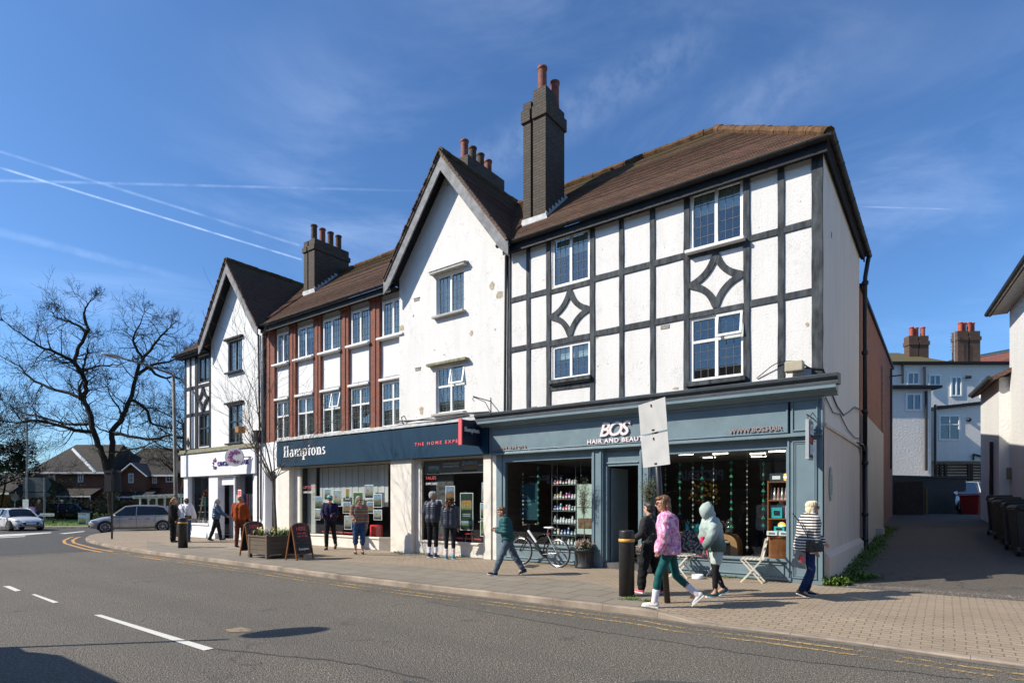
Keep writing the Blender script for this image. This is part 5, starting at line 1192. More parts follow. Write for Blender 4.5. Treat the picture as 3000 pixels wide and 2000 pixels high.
a = P(2740, 1185, YA+.5); MB().tube([(a.x, a.y, a.z), (a.x, a.y, P(0, 1360, YA+.5).z)], .06, 8).build('drain_pipe', BLACKP, RB)
a = P(2708, 1075, YC-.2); MB().tube([(a.x, a.y, a.z), (a.x, a.y, P(0, 1130, YC).z)], .08, 8).build('drain_pipe', BLACKP, RB); a = P(2644, 1065, YC-.2); MB().tube([(a.x, a.y, a.z), (a.x, a.y, P(0, 1125, YC).z)], .07, 8).build('drain_pipe', BLACKP, RB)
a = P(2828, 1104, YC-.15); b = P(2846, 1104, YC-.3); MB().tube([a, b], .1, 8).build('drain_pipe', BLACKP, RB)
for q in (((2746, 1190), (2810, 1188)), ((2852, 1330), (2920, 1347)), ((2852, 1347), (2852, 1330))): MB().tube([P(*q[0], YB-.1), P(*q[1], YB-.1)], .05, 6).build('drain_pipe', BLACKP, RB)
a = P(2839, 1229, YB-.05); MB().ball(a, .12, 8, 6).build('vent_cowl', BLACKP, RB)

RCB = brick('rear_chimney_brick', (.16, .08, .045), (.10, .055, .035), (.06, .05, .04), st=.3)
for (p0_, p1_, yt, yb, Y, npot) in ((2664, 2721, 983, 1062, 37.5, 3), (2806, 2872, 969, 1083, 37.5, 4)):
    a, b, c, d = fr(p0_, p1_, yt, yb, Y); w = b-a
    chimney(RB, a, b, Y, Y+.5, c-1.5, d, [(a+w*(.22+.58*i/max(1, npot-1)), Y+.2+.1*(i % 2), d-.02, .62, .13) for i in range(npot)], groove=(a+w*.47, a+w*.53), head=.6, potm=[plain('orange_clay_pot', (.38, .09, .05), .7, .25)], bm=RCB)
ae = thing('tv_aerial', 'thin tangled television aerial fixed beside the right rear chimney', 'aerial', P(2797, 1040, 37.3)); m = MB(); m.tube([(0, 0, -1), (0, 0, 1.6)], .03, 5)
for i in range(6): m.tube([(-.3, 0, .3+.22*i), (.25, .1, .4+.2*i)], .014, 4)
m.build('aerial_rods', STEELG, ae)
RR = thing('red_tiled_building', 'building with a red tiled slope behind the white rear building', 'building', (0, 0, 0))
a, b, c, d = fr(2738, 2995, 1012, 1120, 44); m = MB(); m.slab([(a, 44, c), (b+6, 44, c), (b+6, 47, d+1.2), (a+3.2, 47, d-.6)], .2); m.build('red_roof', tiles('red_roof_tiles', (.26, .085, .06), (.19, .07, .05), mv=0, w=.35, h=.3), RR)
m = MB(); m.beam((a+3.2, 47, d-.5), (b+6, 47, d+1.3), .3, .12).build('ridge_cap', plain('green_ridge', (.15, .20, .13), .8), RR); lbox('wall', RCB, RR, a+1, b+6, 44.5, 52, 0, c)
fn = thing('slatted_fence', 'dark slatted timber fence with sunlit gaps behind the white car', 'fence', (0, 0, 0)); m = MB()
a, b, c, d = fr(2742, 3000, 1358, 1425, 32.0)
for px in (2742, 2755, 2770, 2838, 2846, 2878, 2912, 2930): q = P(px, 1400, 31.9); m.box(q.x-.06, q.x+.06, 31.85, 31.97, 0, d)
for i in range(8):
    z = c+(d-c)*(i+.3)/8; m.box(a, b, 32.0, 32.03, z, z+.08)
m.build('slats', plain('dark_fence_timber', (.045, .035, .028), .8, .3), fn)
# right hand building
RH = thing('roughcast_building', 'white roughcast building with overhanging dark eaves at the right edge', 'building', (0, 0, 0))
ru = Vector((.60, 1, 0)).normalized(); rn = Vector((-ru.y, ru.x, 0))
A_ = Vector((17.15, 20, 0)); RWM = render_wall('right_white_roughcast', (.66, .65, .62), pits=.2, bd=.03, bscale=10, streak=.2)
B_ = A_-ru*9; m = MB(); o = -rn*8
m.prism([(A_.x, A_.y), (B_.x, B_.y), (B_.x+o.x, B_.y+o.y), (A_.x+o.x, A_.y+o.y)], 'xy', -.2, 8.25).build('main_wall', RWM, RH)
ov = rn*.55; m = MB()
zz = 8.2
m.prism([((A_+ov+ru*.3).x, (A_+ov+ru*.3).y), ((B_+ov).x, (B_+ov).y), ((B_).x, B_.y), ((A_+ru*.3).x, (A_+ru*.3).y)], 'xy', zz-.05, zz+.02).build('soffit', plain('grey_soffit', (.45, .44, .42), .8, .2), RH)
m = MB(); m.tube([A_+ov+ru*.4+Vector((0, 0, zz+.03)), B_+ov+Vector((0, 0, zz+.03))], .085, 8).build('gutter', GUT, RH)
m = MB(); p1, p2 = A_+ov+ru*.4+Vector((0, 0, zz+.02)), B_+ov+Vector((0, 0, zz+.02)); m.slab([p1, p2, p2-rn*4+Vector((0, 0, 3)), p1-rn*4+Vector((0, 0, 3))], .12).build('tiled_roof', ROOF, RH)
C1 = A_+ru*.02; C2 = A_+ru*3.6; k_ = rn*.28; m = MB()
m.prism([((C1+k_).x, (C1+k_).y), ((C2+k_).x, (C2+k_).y), ((C2-rn*4).x, (C2-rn*4).y), ((C1-rn*4).x, (C1-rn*4).y)], 'xy', .0, 5.9).build('rear_wing', RWM, RH)
m = MB(); q = rn*.62; m.slab([C1+q-ru*.35+Vector((0, 0, 5.86)), C2+q+Vector((0, 0, 5.86)), C2-rn*1.5+Vector((0, 0, 6.9)), C1-rn*1.5-ru*.35+Vector((0, 0, 6.9))], .14).build('wing_roof', ROOFG, RH)
m = MB(); m.tube([C1+q-ru*.4+Vector((0, 0, 5.86)), C2+q+Vector((0, 0, 5.86))], .07, 8)
d_ = A_+ru*.9+rn*.36; m.tube([d_+Vector((0, 0, .4)), d_+Vector((0, 0, 3.75))], .06, 8).build('downpipe', BLACKP, RH)
d_ = A_-ru*.25+rn*.06; m = MB(); m.beam(d_+Vector((0, 0, 2.35)), d_+Vector((0, 0, 2.75)), .2, .12).build('meter_box', plain('meter_box', (.20, .17, .11), .6), RH)
# bins
def wheelie(loc, rz, label, colr, name='wheelie_bin', group='black wheelie bins by the alley wall', sc=1.0):
    t = thing(name, label, 'bin', loc, rz, group, scale=sc)
    M_ = plain('bin_plastic_%02d' % int(colr[0]*100), colr, .4, .15, 4)
    m = MB(); m.add([(-.22, -.25, .12), (.22, -.25, .12), (.22, .25, .12), (-.22, .25, .12), (-.28, -.34, 1.0), (.28, -.34, 1.0), (.28, .32, 1.0), (-.28, .32, 1.0)], [(0, 3, 2, 1), (4, 5, 6, 7), (0, 1, 5, 4), (1, 2, 6, 5), (2, 3, 7, 6), (3, 0, 4, 7)]); m.box(-.3, .3, -.36, .34, .96, 1.01).build('bin_body', M_, t, bevel=.02)
    m = MB(); m.add([(-.3, -.38, 1.015), (.3, -.38, 1.015), (.3, .36, 1.02), (-.3, .36, 1.02), (-.25, -.3, 1.08), (.25, -.3, 1.08), (.26, .36, 1.10), (-.26, .36, 1.10)], [(0, 3, 2, 1), (4, 5, 6, 7), (0, 1, 5, 4), (1, 2, 6, 5), (2, 3, 7, 6), (3, 0, 4, 7)]); m.tube([(-.25, .42, 1.0), (.25, .42, 1.0)], .02, 6).build('lid', M_, t, bevel=.01)
    for s in (-.24, .24): MB().tube([(s-.03, .28, .1), (s+.03, .28, .1)], .1, 12).build('wheel', BLKMETAL, t)
    return t
bw = A_-ru*.5+rn*.9
names = ['farthest', 'second farthest', 'middle', 'second nearest', 'nearest']
for i in range(5):
    l = P((2928, 2944, 2962, 2984, 3012)[i], 1550, 18.2-1.05*i); v = (l-Vector((CO[0], CO[1], 0))); dv = v.x*-EY+v.y*EX; wheelie((l.x, l.y, alz(dv)), math.atan2(ru.y, ru.x)+R(90)+R(4*((i*7) % 5-2)), names[i].capitalize()+' black wheelie bin in the row against the right building', (.02, .022, .02), sc=1.12)
l = P(2858, 1540, 27.0); wheelie((l.x, l.y, 0.88), R(190), 'big red wheelie bin standing before the white car in the alley', (.36, .03, .025), 'red_wheelie_bin', None, sc=1.0)
bpy.data.objects['red_wheelie_bin'].scale = (1.6, 1.4, 1.0)
text('bin_lettering', 'BINS', .1, WLET, bpy.data.objects['red_wheelie_bin'], (-.1, -.34, .78), ext=.003, fit=(.2, .1)); bpy.data.objects['red_wheelie_bin'].children[-1].rotation_euler = (R(82), 0, 0)
bpy.data.objects['red_wheelie_bin'].rotation_euler = (0, 0, R(15))
# ============================================================ LEFT BACKGROUND HOUSES
HB = brick('estate_brick', (.27, .095, .05), (.20, .075, .045), (.14, .10, .08), st=.2, w=.3, h=.1)
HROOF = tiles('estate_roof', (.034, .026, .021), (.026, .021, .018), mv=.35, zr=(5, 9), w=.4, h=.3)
def hb_house(px0, px1, eave, ridgey, Y, label, gable=None, porch=None, wins_=(), depth=8, wing=0):
    x0, x1 = (px0-CX)/F0*Y, (px1-CX)/F0*Y; ze = P(0, eave, Y).z; zr = H+(HY-ridgey)*(Y+depth/2)/F0
    t = thing('brick_house', label, 'house', (x0, Y, 0), 0, 'red brick houses behind the big tree'); w = x1-x0
    MB().box(0, w, 0, depth, 0, ze).build('wall', HB, t)
    m = MB(); m.slab([(-.3, -.4, ze-.1), (w+.3, -.4, ze-.1), (w-.8, depth/2, zr), (1.2, depth/2, zr)], .15).slab([(-.3, depth+.4, ze-.1), (w+.3, depth+.4, ze-.1), (w-.8, depth/2, zr), (1.2, depth/2, zr)], .15)
    m.slab([(-.3, -.4, ze-.1), (1.2, depth/2, zr), (-.3, depth+.4, ze-.1)], .15).slab([(w+.3, -.4, ze-.1), (w-.8, depth/2, zr), (w+.3, depth+.4, ze-.1)], .15)
    rf = m.build('roof', HROOF, t)
    MB().box(-.3, w+.3, -.45, -.40, ze-.25, ze-.08).build('fascia_board', WLET, t)
    if gable:
        gx, gw_, gp = (gable[0]-CX)/F0*Y-x0, gable[1]/F0*Y/2, P(0, gable[2], Y).z
        MB().prism([(gx-gw_, 0), (gx+gw_, 0), (gx+gw_, ze), (gx, gp-.2), (gx-gw_, ze)], 'xz', -.8, 1).build('gable_wall', HB, t)
        m = MB()
        for s in (-1, 1): m.slab([(gx, -1.1, gp), (gx+s*(gw_+.3), -1.1, ze-.15), (gx+s*(gw_+.3), 4, ze-.15), (gx, 4, gp)], .12)
        m.build('gable_roof', tiles('lit_estate_roof%d' % px0, (.17, .11, .08), (.13, .09, .07), mv=.2, w=.4, h=.3), t)  # lighter copy of the estate tiles, sunlit look put into the base colour
        m = MB()
        for s in (-1, 1): m.beam((gx, -1.13, gp-.12), (gx+s*(gw_+.35), -1.13, ze-.3), .08, .22, (0, 1, 0))
        m.build('bargeboard', WLET, t)
    if porch:
        a, b = (porch[0]-CX)/F0*Y-x0, (porch[1]-CX)/F0*Y-x0; zt, zb = P(0, porch[2], Y).z, P(0, porch[3], Y).z
        m = MB(); m.slab([(a, 0, zt), (b, 0, zt), (b, -1.6, zb), (a, -1.6, zb)], .1).build('porch_roof', HROOF, t)
        MB().box(a, b, -1.6, -1.55, zb-.2, zb-.05).box(a+.1, a+.2, -1.5, -1.4, 0, zb).box(b-.2, b-.1, -1.5, -1.4, 0, zb).build('porch_frame', WLET, t)
    for (a0, a1, y0, y1) in wins_:
        xa, xb = (a0-CX)/F0*Y-x0, (a1-CX)/F0*Y-x0; za, zb = P(0, y1, Y).z, P(0, y0, Y).z
        yy = -.85 if gable and abs((xa+xb)/2-((gable[0]-CX)/F0*Y-x0)) < gable[1]/F0*Y/2 else -.06
        window(t, xa, xb, za, zb, yy, lead=None, fw=.12, transom=.5)
    return t
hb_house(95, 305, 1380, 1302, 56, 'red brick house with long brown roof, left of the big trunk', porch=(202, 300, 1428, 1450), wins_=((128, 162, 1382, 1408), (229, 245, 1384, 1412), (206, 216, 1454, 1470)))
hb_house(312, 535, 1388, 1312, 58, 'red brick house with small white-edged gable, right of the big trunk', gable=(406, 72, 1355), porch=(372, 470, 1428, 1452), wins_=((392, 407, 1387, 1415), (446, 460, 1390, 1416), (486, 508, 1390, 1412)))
hb_house(-140, 28, 1440, 1385, 50, 'tan brick house at the far left edge behind the white car', wins_=())
bp2 = thing('bark_pole', 'sunlit leaning white pole across the roofs behind the tree', 'pole', P(213, 1314, 50)); q = P(280, 1383, 49)-P(213, 1314, 50); MB().beam((0, 0, 0), q, .22, .12, (0, 1, 0)).build('pole', WLET, bp2)
pg = thing('white_pergola', 'low white slatted canopy of a garden shelter behind the grey car', 'pergola', P(395, 1458, 46)); m = MB()
q = P(540, 1452, 46)-P(395, 1458, 46)
m.beam((0, 0, 0), q, .5, .14).beam((0, 1.5, 0), q+Vector((0, 1.5, 0)), .14, .14)
for i in range(10): c = q*(i+.5)/10; m.beam(c+Vector((0, -.5, .12)), c+Vector((0, 1.8, .12)), .09, .14)
m.build('canopy', plain('white_pergola_paint', (.62, .60, .55), .6), pg); m = MB()
for i in range(6): c = q*(i+.3)/6; m.box(c.x-.05, c.x+.05, .3, .4, -2, 0)
m.build('posts', WLET, pg)
lbox('bench_wall', plain('shelter_wall', (.12, .10, .08), .8, .4, 2), pg, 0, q.x, 1.5, 1.6, -2, -.5)
# leaf-card shrubs, dark hedge
def shrub(name, label, c, rad, n, mat, seed, cat='shrub', leaf=.09, group=None):
    t = thing(name, label, cat, (c[0], c[1], 0), 0, group); rs = random.Random(seed); m = MB()
    cl = [(rs.uniform(-.75, .75), rs.uniform(-.75, .75), rs.uniform(-.7, .8), rs.uniform(.2, .42)) for _ in range(26)]
    for i in range(n):
        a, b, cc, r_ = rs.choice(cl); v = Vector((rs.gauss(0, 1), rs.gauss(0, 1), rs.gauss(0, 1))).normalized()*r_*rs.uniform(.6, 1)
        o = Vector(((a+v.x)*rad[0], (b+v.y)*rad[1], c[2]+(cc+v.z)*rad[2])); o.z = max(.05, o.z)
        d = Vector((rs.gauss(0, 1), rs.gauss(0, 1), rs.gauss(0, .7))).normalized()*leaf*rs.uniform(.6, 1.4); s = d.orthogonal().normalized()*leaf*.35; m.poly([o-d*.5, o+s, o+d*.5, o-s])
    m.build('foliage', mat, t, uv=False)
    m = MB()
    for i in range(5): a = i*1.3; m.tube([(0, 0, 0), (rad[0]*.3*math.cos(a), rad[1]*.3*math.sin(a), c[2])], [.06, .02], 5)
    m.build('stems', BARK, t, uv=False); return t
def at(px, Y, z=0): return ((px-CX)/F0*Y, Y, z)
DG = DGREEN; LG = plain('hedge_leaf', (.05, .075, .02), .7, .5, 3)
shrub('evergreen_tree', 'dark evergreen tree overhanging the left edge of the street', at(-5, 47, 4.2), (2.9, 2, 2.6), 9000, DG, 1, 'tree', .16)
for i, (px, Y, z, r_, lab) in enumerate([(60, 48, 1.2, (1.6, 1, 1.4), 'dark bushy shrub below the road sign backs'), (178, 49, 1.6, (1.5, 1, 2.0), 'tall yellow-green shrub in front of the brick house porch'), (240, 50, .9, (1.6, 1, 1.0), 'low dark shrub behind the poster box'),
        (300, 47, 1.0, (1.4, 1, 1.1), 'dark shrub at the foot of the big tree'), (350, 50, 1.2, (1.8, 1, 1.3), 'dark shrub between the tree and white pergola'), (110, 50, 1.0, (2.2, 1, 1.2), 'wide low dark shrub behind the walkers'), (305, 40.5, .35, (.8, .5, .45), 'small sunlit yellow-green bush behind the grey car bonnet')]):
    shrub('garden_shrub', lab, at(px, Y, z), r_, 2200, LG if i in (1, 6) else DG, 10+i, group='shrubs along the far verge')
fw_ = thing('garden_wall', 'dark low garden wall and fence running behind the grass verge', 'wall', (-50, 50.5, 0)); MB().box(0, 34, 0, .3, 0, 1.7).build('wall_face', plain('dark_fence', (.028, .024, .02), .9, .4, 2), fw_)
# big bare tree traced limbs
YT = 42.0
def limb(px_list, jit, rs):
    out = []; n = len(px_list)
    for i, (a, b) in enumerate(px_list):
        sx, sy = a/3.137, 850+b/3.137; out.append(P(sx, sy, YT+jit*i/n))
    return out
tree = thing('bare_oak_tree', 'huge bare dark tree with forked trunk behind the grey car', 'tree', at(325, YT))
O = Vector(tree.location); rs = random.Random(9)
limbs = [([(1035, 2020), (1010, 1800), (985, 1640), (940, 1500), (900, 1420), (850, 1250), (820, 1100), (770, 1000), (790, 880), (760, 770), (690, 670), (700, 580), (750, 470), (800, 380), (800, 320), (770, 240), (790, 170), (820, 110)], 0, .19, .04),
    ([(1035, 2020), (1020, 1800), (1015, 1600), (1040, 1400), (1030, 1300), (1100, 1210), (1150, 1100), (1200, 1000), (1230, 870), (1270, 720), (1310, 620), (1380, 560), (1450, 450), (1520, 380), (1560, 350)], 1.5, .18, .04),
    ([(690, 670), (600, 610), (480, 560), (380, 520), (280, 460), (180, 390), (30, 280)], -2, .15, .02),
    ([(770, 1000), (640, 950), (450, 890), (260, 800), (180, 700), (0, 600)], 2, .16, .02),
    ([(850, 1300), (720, 1290), (600, 1260), (350, 1200), (160, 1215), (0, 1200)], -3, .17, .03),
    ([(850, 1230), (740, 1230), (600, 1225), (400, 1170), (200, 1120), (20, 1010)], 3, .15, .02),
    ([(800, 380), (700, 315), (600, 280), (520, 250), (490, 220)], 1, .12, .02),
    ([(760, 770), (770, 700), (790, 600), (810, 520), (815, 450)], -1, .10, .02),
    ([(770, 740), (850, 715), (960, 690), (1080, 690), (1180, 650)], -2, .09, .02),
    ([(1310, 620), (1250, 530), (1225, 440), (1265, 350), (1330, 200)], -1, .13, .02),
    ([(1270, 770), (1400, 690), (1560, 650), (1680, 600)], 2, .14, .03),
    ([(1060, 1320), (1240, 1350), (1400, 1365), (1560, 1330), (1700, 1350)], -2, .13, .04),
    ([(1200, 1000), (1330, 1080), (1380, 1190), (1430, 1240), (1560, 1265), (1690, 1280)], 1, .12, .04),
    ([(1100, 1310), (960, 1290), (870, 1240)], 1, .08, .02), ([(1010, 1500), (1200, 1460), (1320, 1440), (1440, 1370)], -3, .09, .02),
    ([(1100, 1210), (1100, 1100), (1020, 980), (990, 870)], -2, .08, .02), ([(1340, 680), (1480, 800), (1600, 790), (1690, 850)], 1, .11, .04), ([(740, 1010), (730, 900), (760, 830)], -1, .10, .06)]
tm = MB(); cm = MB()
for i, (pl_, jit, r0, r1) in enumerate(limbs):
    pts = [p-O for p in limb(pl_, jit, rs)]; n = len(pts)
    if i < 2: pts[0].z = -.2
    # smooth subdivide
    fine = []
    for a in range(n-1):
        p0_, p1_, p2_, p3_ = pts[max(a-1, 0)], pts[a], pts[a+1], pts[min(a+2, n-1)]
        for k in range(3):
            t = k/3; fine.append(.5*((2*p1_)+(-p0_+p2_)*t+(2*p0_-5*p1_+4*p2_-p3_)*t*t+(-p0_+3*p1_-3*p2_+p3_)*t**3)+Vector((rs.gauss(0, .03), rs.gauss(0, .03), rs.gauss(0, .03))))
    fine.append(pts[-1]); rr = [r0*(1-j/(len(fine)-1))**.8+r1 for j in range(len(fine))]
    rr = rr if i < 2 else [q*.78 for q in rr]
    (tm if i < 2 else cm).tube(fine, rr, 9 if i < 2 else 6, cap=False)
    L = sum((fine[j+1]-fine[j]).length for j in range(len(fine)-1))
    st = int(len(fine)*.38) if i < 2 else 1
    for j in range(st, len(fine)-1):
        d = (fine[j+1]-fine[j-1]).normalized()
        for k in range(2):
            if rs.random() < .46:
                ax = d.orthogonal().normalized(); ax.rotate(Matrix.Rotation(rs.uniform(0, 6.28), 3, d)); nd = (d*.45+ax).normalized()
                twigs(cm, fine[j], nd, rs.uniform(.9, 2.3), min(rr[j]*.5, .045), 2, rs, .75, .05, (1, 2), .010, 4)
    for k in range(4): twigs(cm, fine[-1], ((fine[-1]-fine[-3]).normalized()+Vector((rs.gauss(0, .4), rs.gauss(0, .4), rs.gauss(0, .3)))).normalized(), rs.uniform(.5, 1.0), .03, 2, rs, .7, .03, (1, 3), .011, 4)
tm.build('trunk', BARK, tree, uv=False); cm.build('crown', BARK, tree, uv=False)
def auto_tree(name, label, px, Y, h, seed, lean=0, r0=.35, L=3.5):
    t = thing(name, label, 'tree', at(px, Y)); rs = random.Random(seed); m = MB()
    pts = [Vector((lean*z/h+rs.gauss(0, .12), rs.gauss(0, .12), z)) for z in [h*i/9 for i in range(10)]]; rr = [r0*(1-i/10)+.03 for i in range(10)]
    m.tube(pts, rr, 8, cap=False); m.build('trunk', BARK, t, uv=False); c = MB()
    for i in range(3, 10):
        for k in range(5):
            a = rs.uniform(0, 6.28); twigs(c, pts[i], Vector((math.cos(a), math.sin(a), rs.uniform(-.1, .8))).normalized(), rs.uniform(.7, 1.2)*L, rr[i]*.4, 3, rs, .7, .06, (1, 2), .012, 4)
    c.build('crown', BARK, t, uv=False)
auto_tree('bare_street_tree', 'tall bare tree rising behind the corner of the charity shop', 532, 50, 10.5, 31, .6, .34, 3.0)
auto_tree('bare_spreading_tree', 'wide bare tree reaching in from the left edge', -95, 45, 7, 32, .3, .3, 4.6)
# sign backs, lamp column, nameplate, poster box
dsb = thing('direction_sign', 'big grey back of a flag-ended road sign on two poles by the verge', 'road sign', at(100, 43)); m = MB()
a = P(68, 1456, 43)-Vector(dsb.location); b = P(146, 1398, 43)-Vector(dsb.location); zm = (a.z+b.z)/2-.35
m.prism([(a.x, zm+.03), (b.x-.2, zm+.03), (b.x+.1, (zm+b.z)/2), (b.x-.2, b.z), (a.x, b.z)], 'xz', -.02, .02).prism([(a.x, a.z), (b.x-.2, a.z), (b.x+.1, (zm+a.z)/2), (b.x-.2, zm-.03), (a.x, zm-.03)], 'xz', -.02, .02).build('sign_panel', plain('grey_sign_back', (.10, .115, .125), .5, .1), dsb)
m = MB(); q = P(133, 1400, 43)-Vector(dsb.location); m.tube([(q.x, -.08, 0), (q.x, -.08, b.z)], .06, 8); q = P(79, 1400, 43)-Vector(dsb.location); m.tube([(q.x, -.08, 0), (q.x, -.08, b.z)], .05, 8).build('pole', STEELG, dsb)
tl = thing('thin_lamp_column', 'slim tall grey lamp column beside the road sign back', 'street lamp', at(79, 42)); m = MB(); m.tube([(0, 0, 0), (0, 0, 1.5), (0, 0, 1.55), (0, 0, 7.6)], [.11, .11, .06, .045], 8).build('column', STEELG, tl); MB().box(-.35, .05, -.1, .1, 7.55, 7.68).build('lamp_head', STEELG, tl); lbox('notice', WLET, tl, -.2, .22, -.14, -.12, 1.1, 1.75)
rds = thing('round_sign', 'round grey sign back on a leaning pole at the left', 'road sign', at(44, 44)); m = MB(); n = 20; m.prism([(.28*math.cos(2*math.pi*i/n), 1.9+.28*math.sin(2*math.pi*i/n)) for i in range(n)], 'xz', -.02, .02).build('disc', MATS['grey_sign_back'], rds); MB().tube([(-.15, .05, 0), (.02, .05, 2.3)], .035, 6).build('pole', STEELG, rds)
nb_ = thing('street_nameplate', 'low white street nameplate with black lettering on the grass verge', 'nameplate', at(139, 41.5)); m = MB(); m.box(-.5, .5, -.03, .0, .55, .74).build('plate', WLET, nb_); text('nameplate_lettering', 'CHESHAM ROAD', .1, BLKMETAL, nb_, (-.45, -.034, .6), ext=.002, fit=(.9, .09)); MB().box(-.42, -.36, 0, .04, 0, .7).box(.36, .42, 0, .04, 0, .7).build('leg', BLKMETAL, nb_)
pb = thing('poster_box', 'white cabinet covered by a flowery poster standing on the grass', 'cabinet', at(244, 39.8)); m = MB(); m.box(-.27, .27, -.1, .25, 0, .78).build('cabinet', SHOPW, pb); lbox('poster', PH[1], pb, -.25, .25, -.112, -.102, .04, .74)
lbox('lid', STEELG, pb, -.3, .3, -.13, .28, .78, .82)
# buildings across the street, behind the camera: seen only in the shop glass
def opposite(x0, x1, h, label, sign, sc, mat):
    w = x1-x0; o = FW(x0, -22, 0); t = thing('brick_shop_building', label, 'building', o, FROT)
    m = MB(); m.box(0, w, -6, 0, 0, h).build('wall', mat, t); m = MB(); m.slab([(0, .3, h), (w, .3, h), (w, -3, h+2.4), (0, -3, h+2.4)], .2).build('roof', ROOF, t)
    m = MB(); m.box(.3, w-.3, 0, .15, 2.7, 3.6).build('shop_fascia', plain('opposite_fascia_%d' % int(x0+90), sc, .5), t)
    if sign: text('shop_lettering', sign, .7, WLET, t, (w/2+1.4, .17, 2.85), rot=(R(90), 0, R(180)), ext=.02, bold=.02, fit=(2.8, .62))
    g = MB(); n = max(2, int(w/3.5))
    for i in range(n): a = .6+i*(w-.6)/n; g.box(a, a+(w-.6)/n-.5, 0, .03, .6, 2.6)
    g.build('shop_glass', ROOMD, t)
    for i in range(n): a = .8+i*(w-.8)/n; window(t, a, a+1.1, 4.6, 6.0, -.02, lead=None)
OB = brick('opposite_brick', (.20, .12, .08), (.15, .09, .06), (.15, .13, .11), st=.2)
opposite(-95, -66, 8.4, 'farthest long brick terrace across the street', '', (.12, .10, .08), OB)
opposite(-65.8, -42, 9.0, 'brick terrace across the street facing the estate agency', '', (.10, .10, .12), OB)
opposite(-41.8, -27, 8.0, 'brick shop across the street left of the fried chicken shop', '', (.12, .05, .04), OB)
opposite(-26.8, -15, 8.2, 'brick shop across the street with black sign and three white letters', 'KFC', (.02, .02, .02), OB)
opposite(-14.8, -5, 7.8, 'brick restaurant across the street with a pizzeria sign', 'PIZZERIA', (.05, .04, .03), OB)
opposite(-4.8, 24, 8.0, 'long brick building across the street, right of the pizzeria', '', (.06, .08, .10), OB)
# ============================================================ PEOPLE
def solid(mb, name, mats, parent, vox=.012, smooth=4, matf=None, disp=None):
    me = bpy.data.meshes.new('tmp'); me.from_pydata(mb.v, [], mb.f); o = bpy.data.objects.new('tmp', me); col.objects.link(o)
    r = o.modifiers.new('r', 'REMESH'); r.mode = 'VOXEL'; r.voxel_size = vox
    if smooth: s = o.modifiers.new('s', 'SMOOTH'); s.iterations = smooth; s.factor = .5
    dg = bpy.context.evaluated_depsgraph_get(); m2 = bpy.data.meshes.new_from_object(o.evaluated_get(dg)); bpy.data.objects.remove(o)
    m2.name = name
    if disp:
        m2.calc_loop_triangles() if False else None
        ns = [v.normal.copy() for v in m2.vertices]
        for v, n in zip(m2.vertices, ns): v.co += n*disp(v.co, n)
    m2.materials.clear()
    for m in (mats if isinstance(mats, list) else [mats]): m2.materials.append(m)
    for p in m2.polygons:
        p.use_smooth = True
        if matf: p.material_index = matf(p.center)
    ob = bpy.data.objects.new(name, m2); col.objects.link(ob); ob.parent = parent; return ob
def cap(m, a, b, r1, r2, n=12, fl=1.0, fd=None):
    a, b = Vector(a), Vector(b); d = b-a; L = d.length; d = d.normalized() if L > 1e-5 else Vector((0, 0, 1))
    pts = [a-d*r1*.92, a-d*r1*.6, a, a.lerp(b, .5), b, b+d*r2*.6, b+d*r2*.92]; rr = [r1*.35, r1*.8, r1, (r1+r2)/2, r2, r2*.8, r2*.35]
    m.tube(pts, rr, n)
def folds(amp, fx=7, fz=9, sd=0):
    def f(co, n):
        v = noise.noise(Vector((co.x*fx+sd, co.y*fx, co.z*fz)))+.5*noise.noise(Vector((co.x*fx*2.3, co.y*fx*2.3+sd, co.z*fz*1.8))); return amp*v
    return f
def puff(amp, pitch=.05):
    def f(co, n): return amp*abs(math.sin(math.pi*co.z/pitch))**.6-amp*.5+.004*noise.noise(co*9)
    return f
def rot(v, ax, a): v = Vector(v); v.rotate(Matrix.Rotation(a, 3, ax)); return v
LIP = plain('lip', (.32, .11, .09), .5); EYE = plain('dark_eye', (.03, .02, .02), .2)
SHOEW = plain('white_sole', (.70, .70, .68), .5)
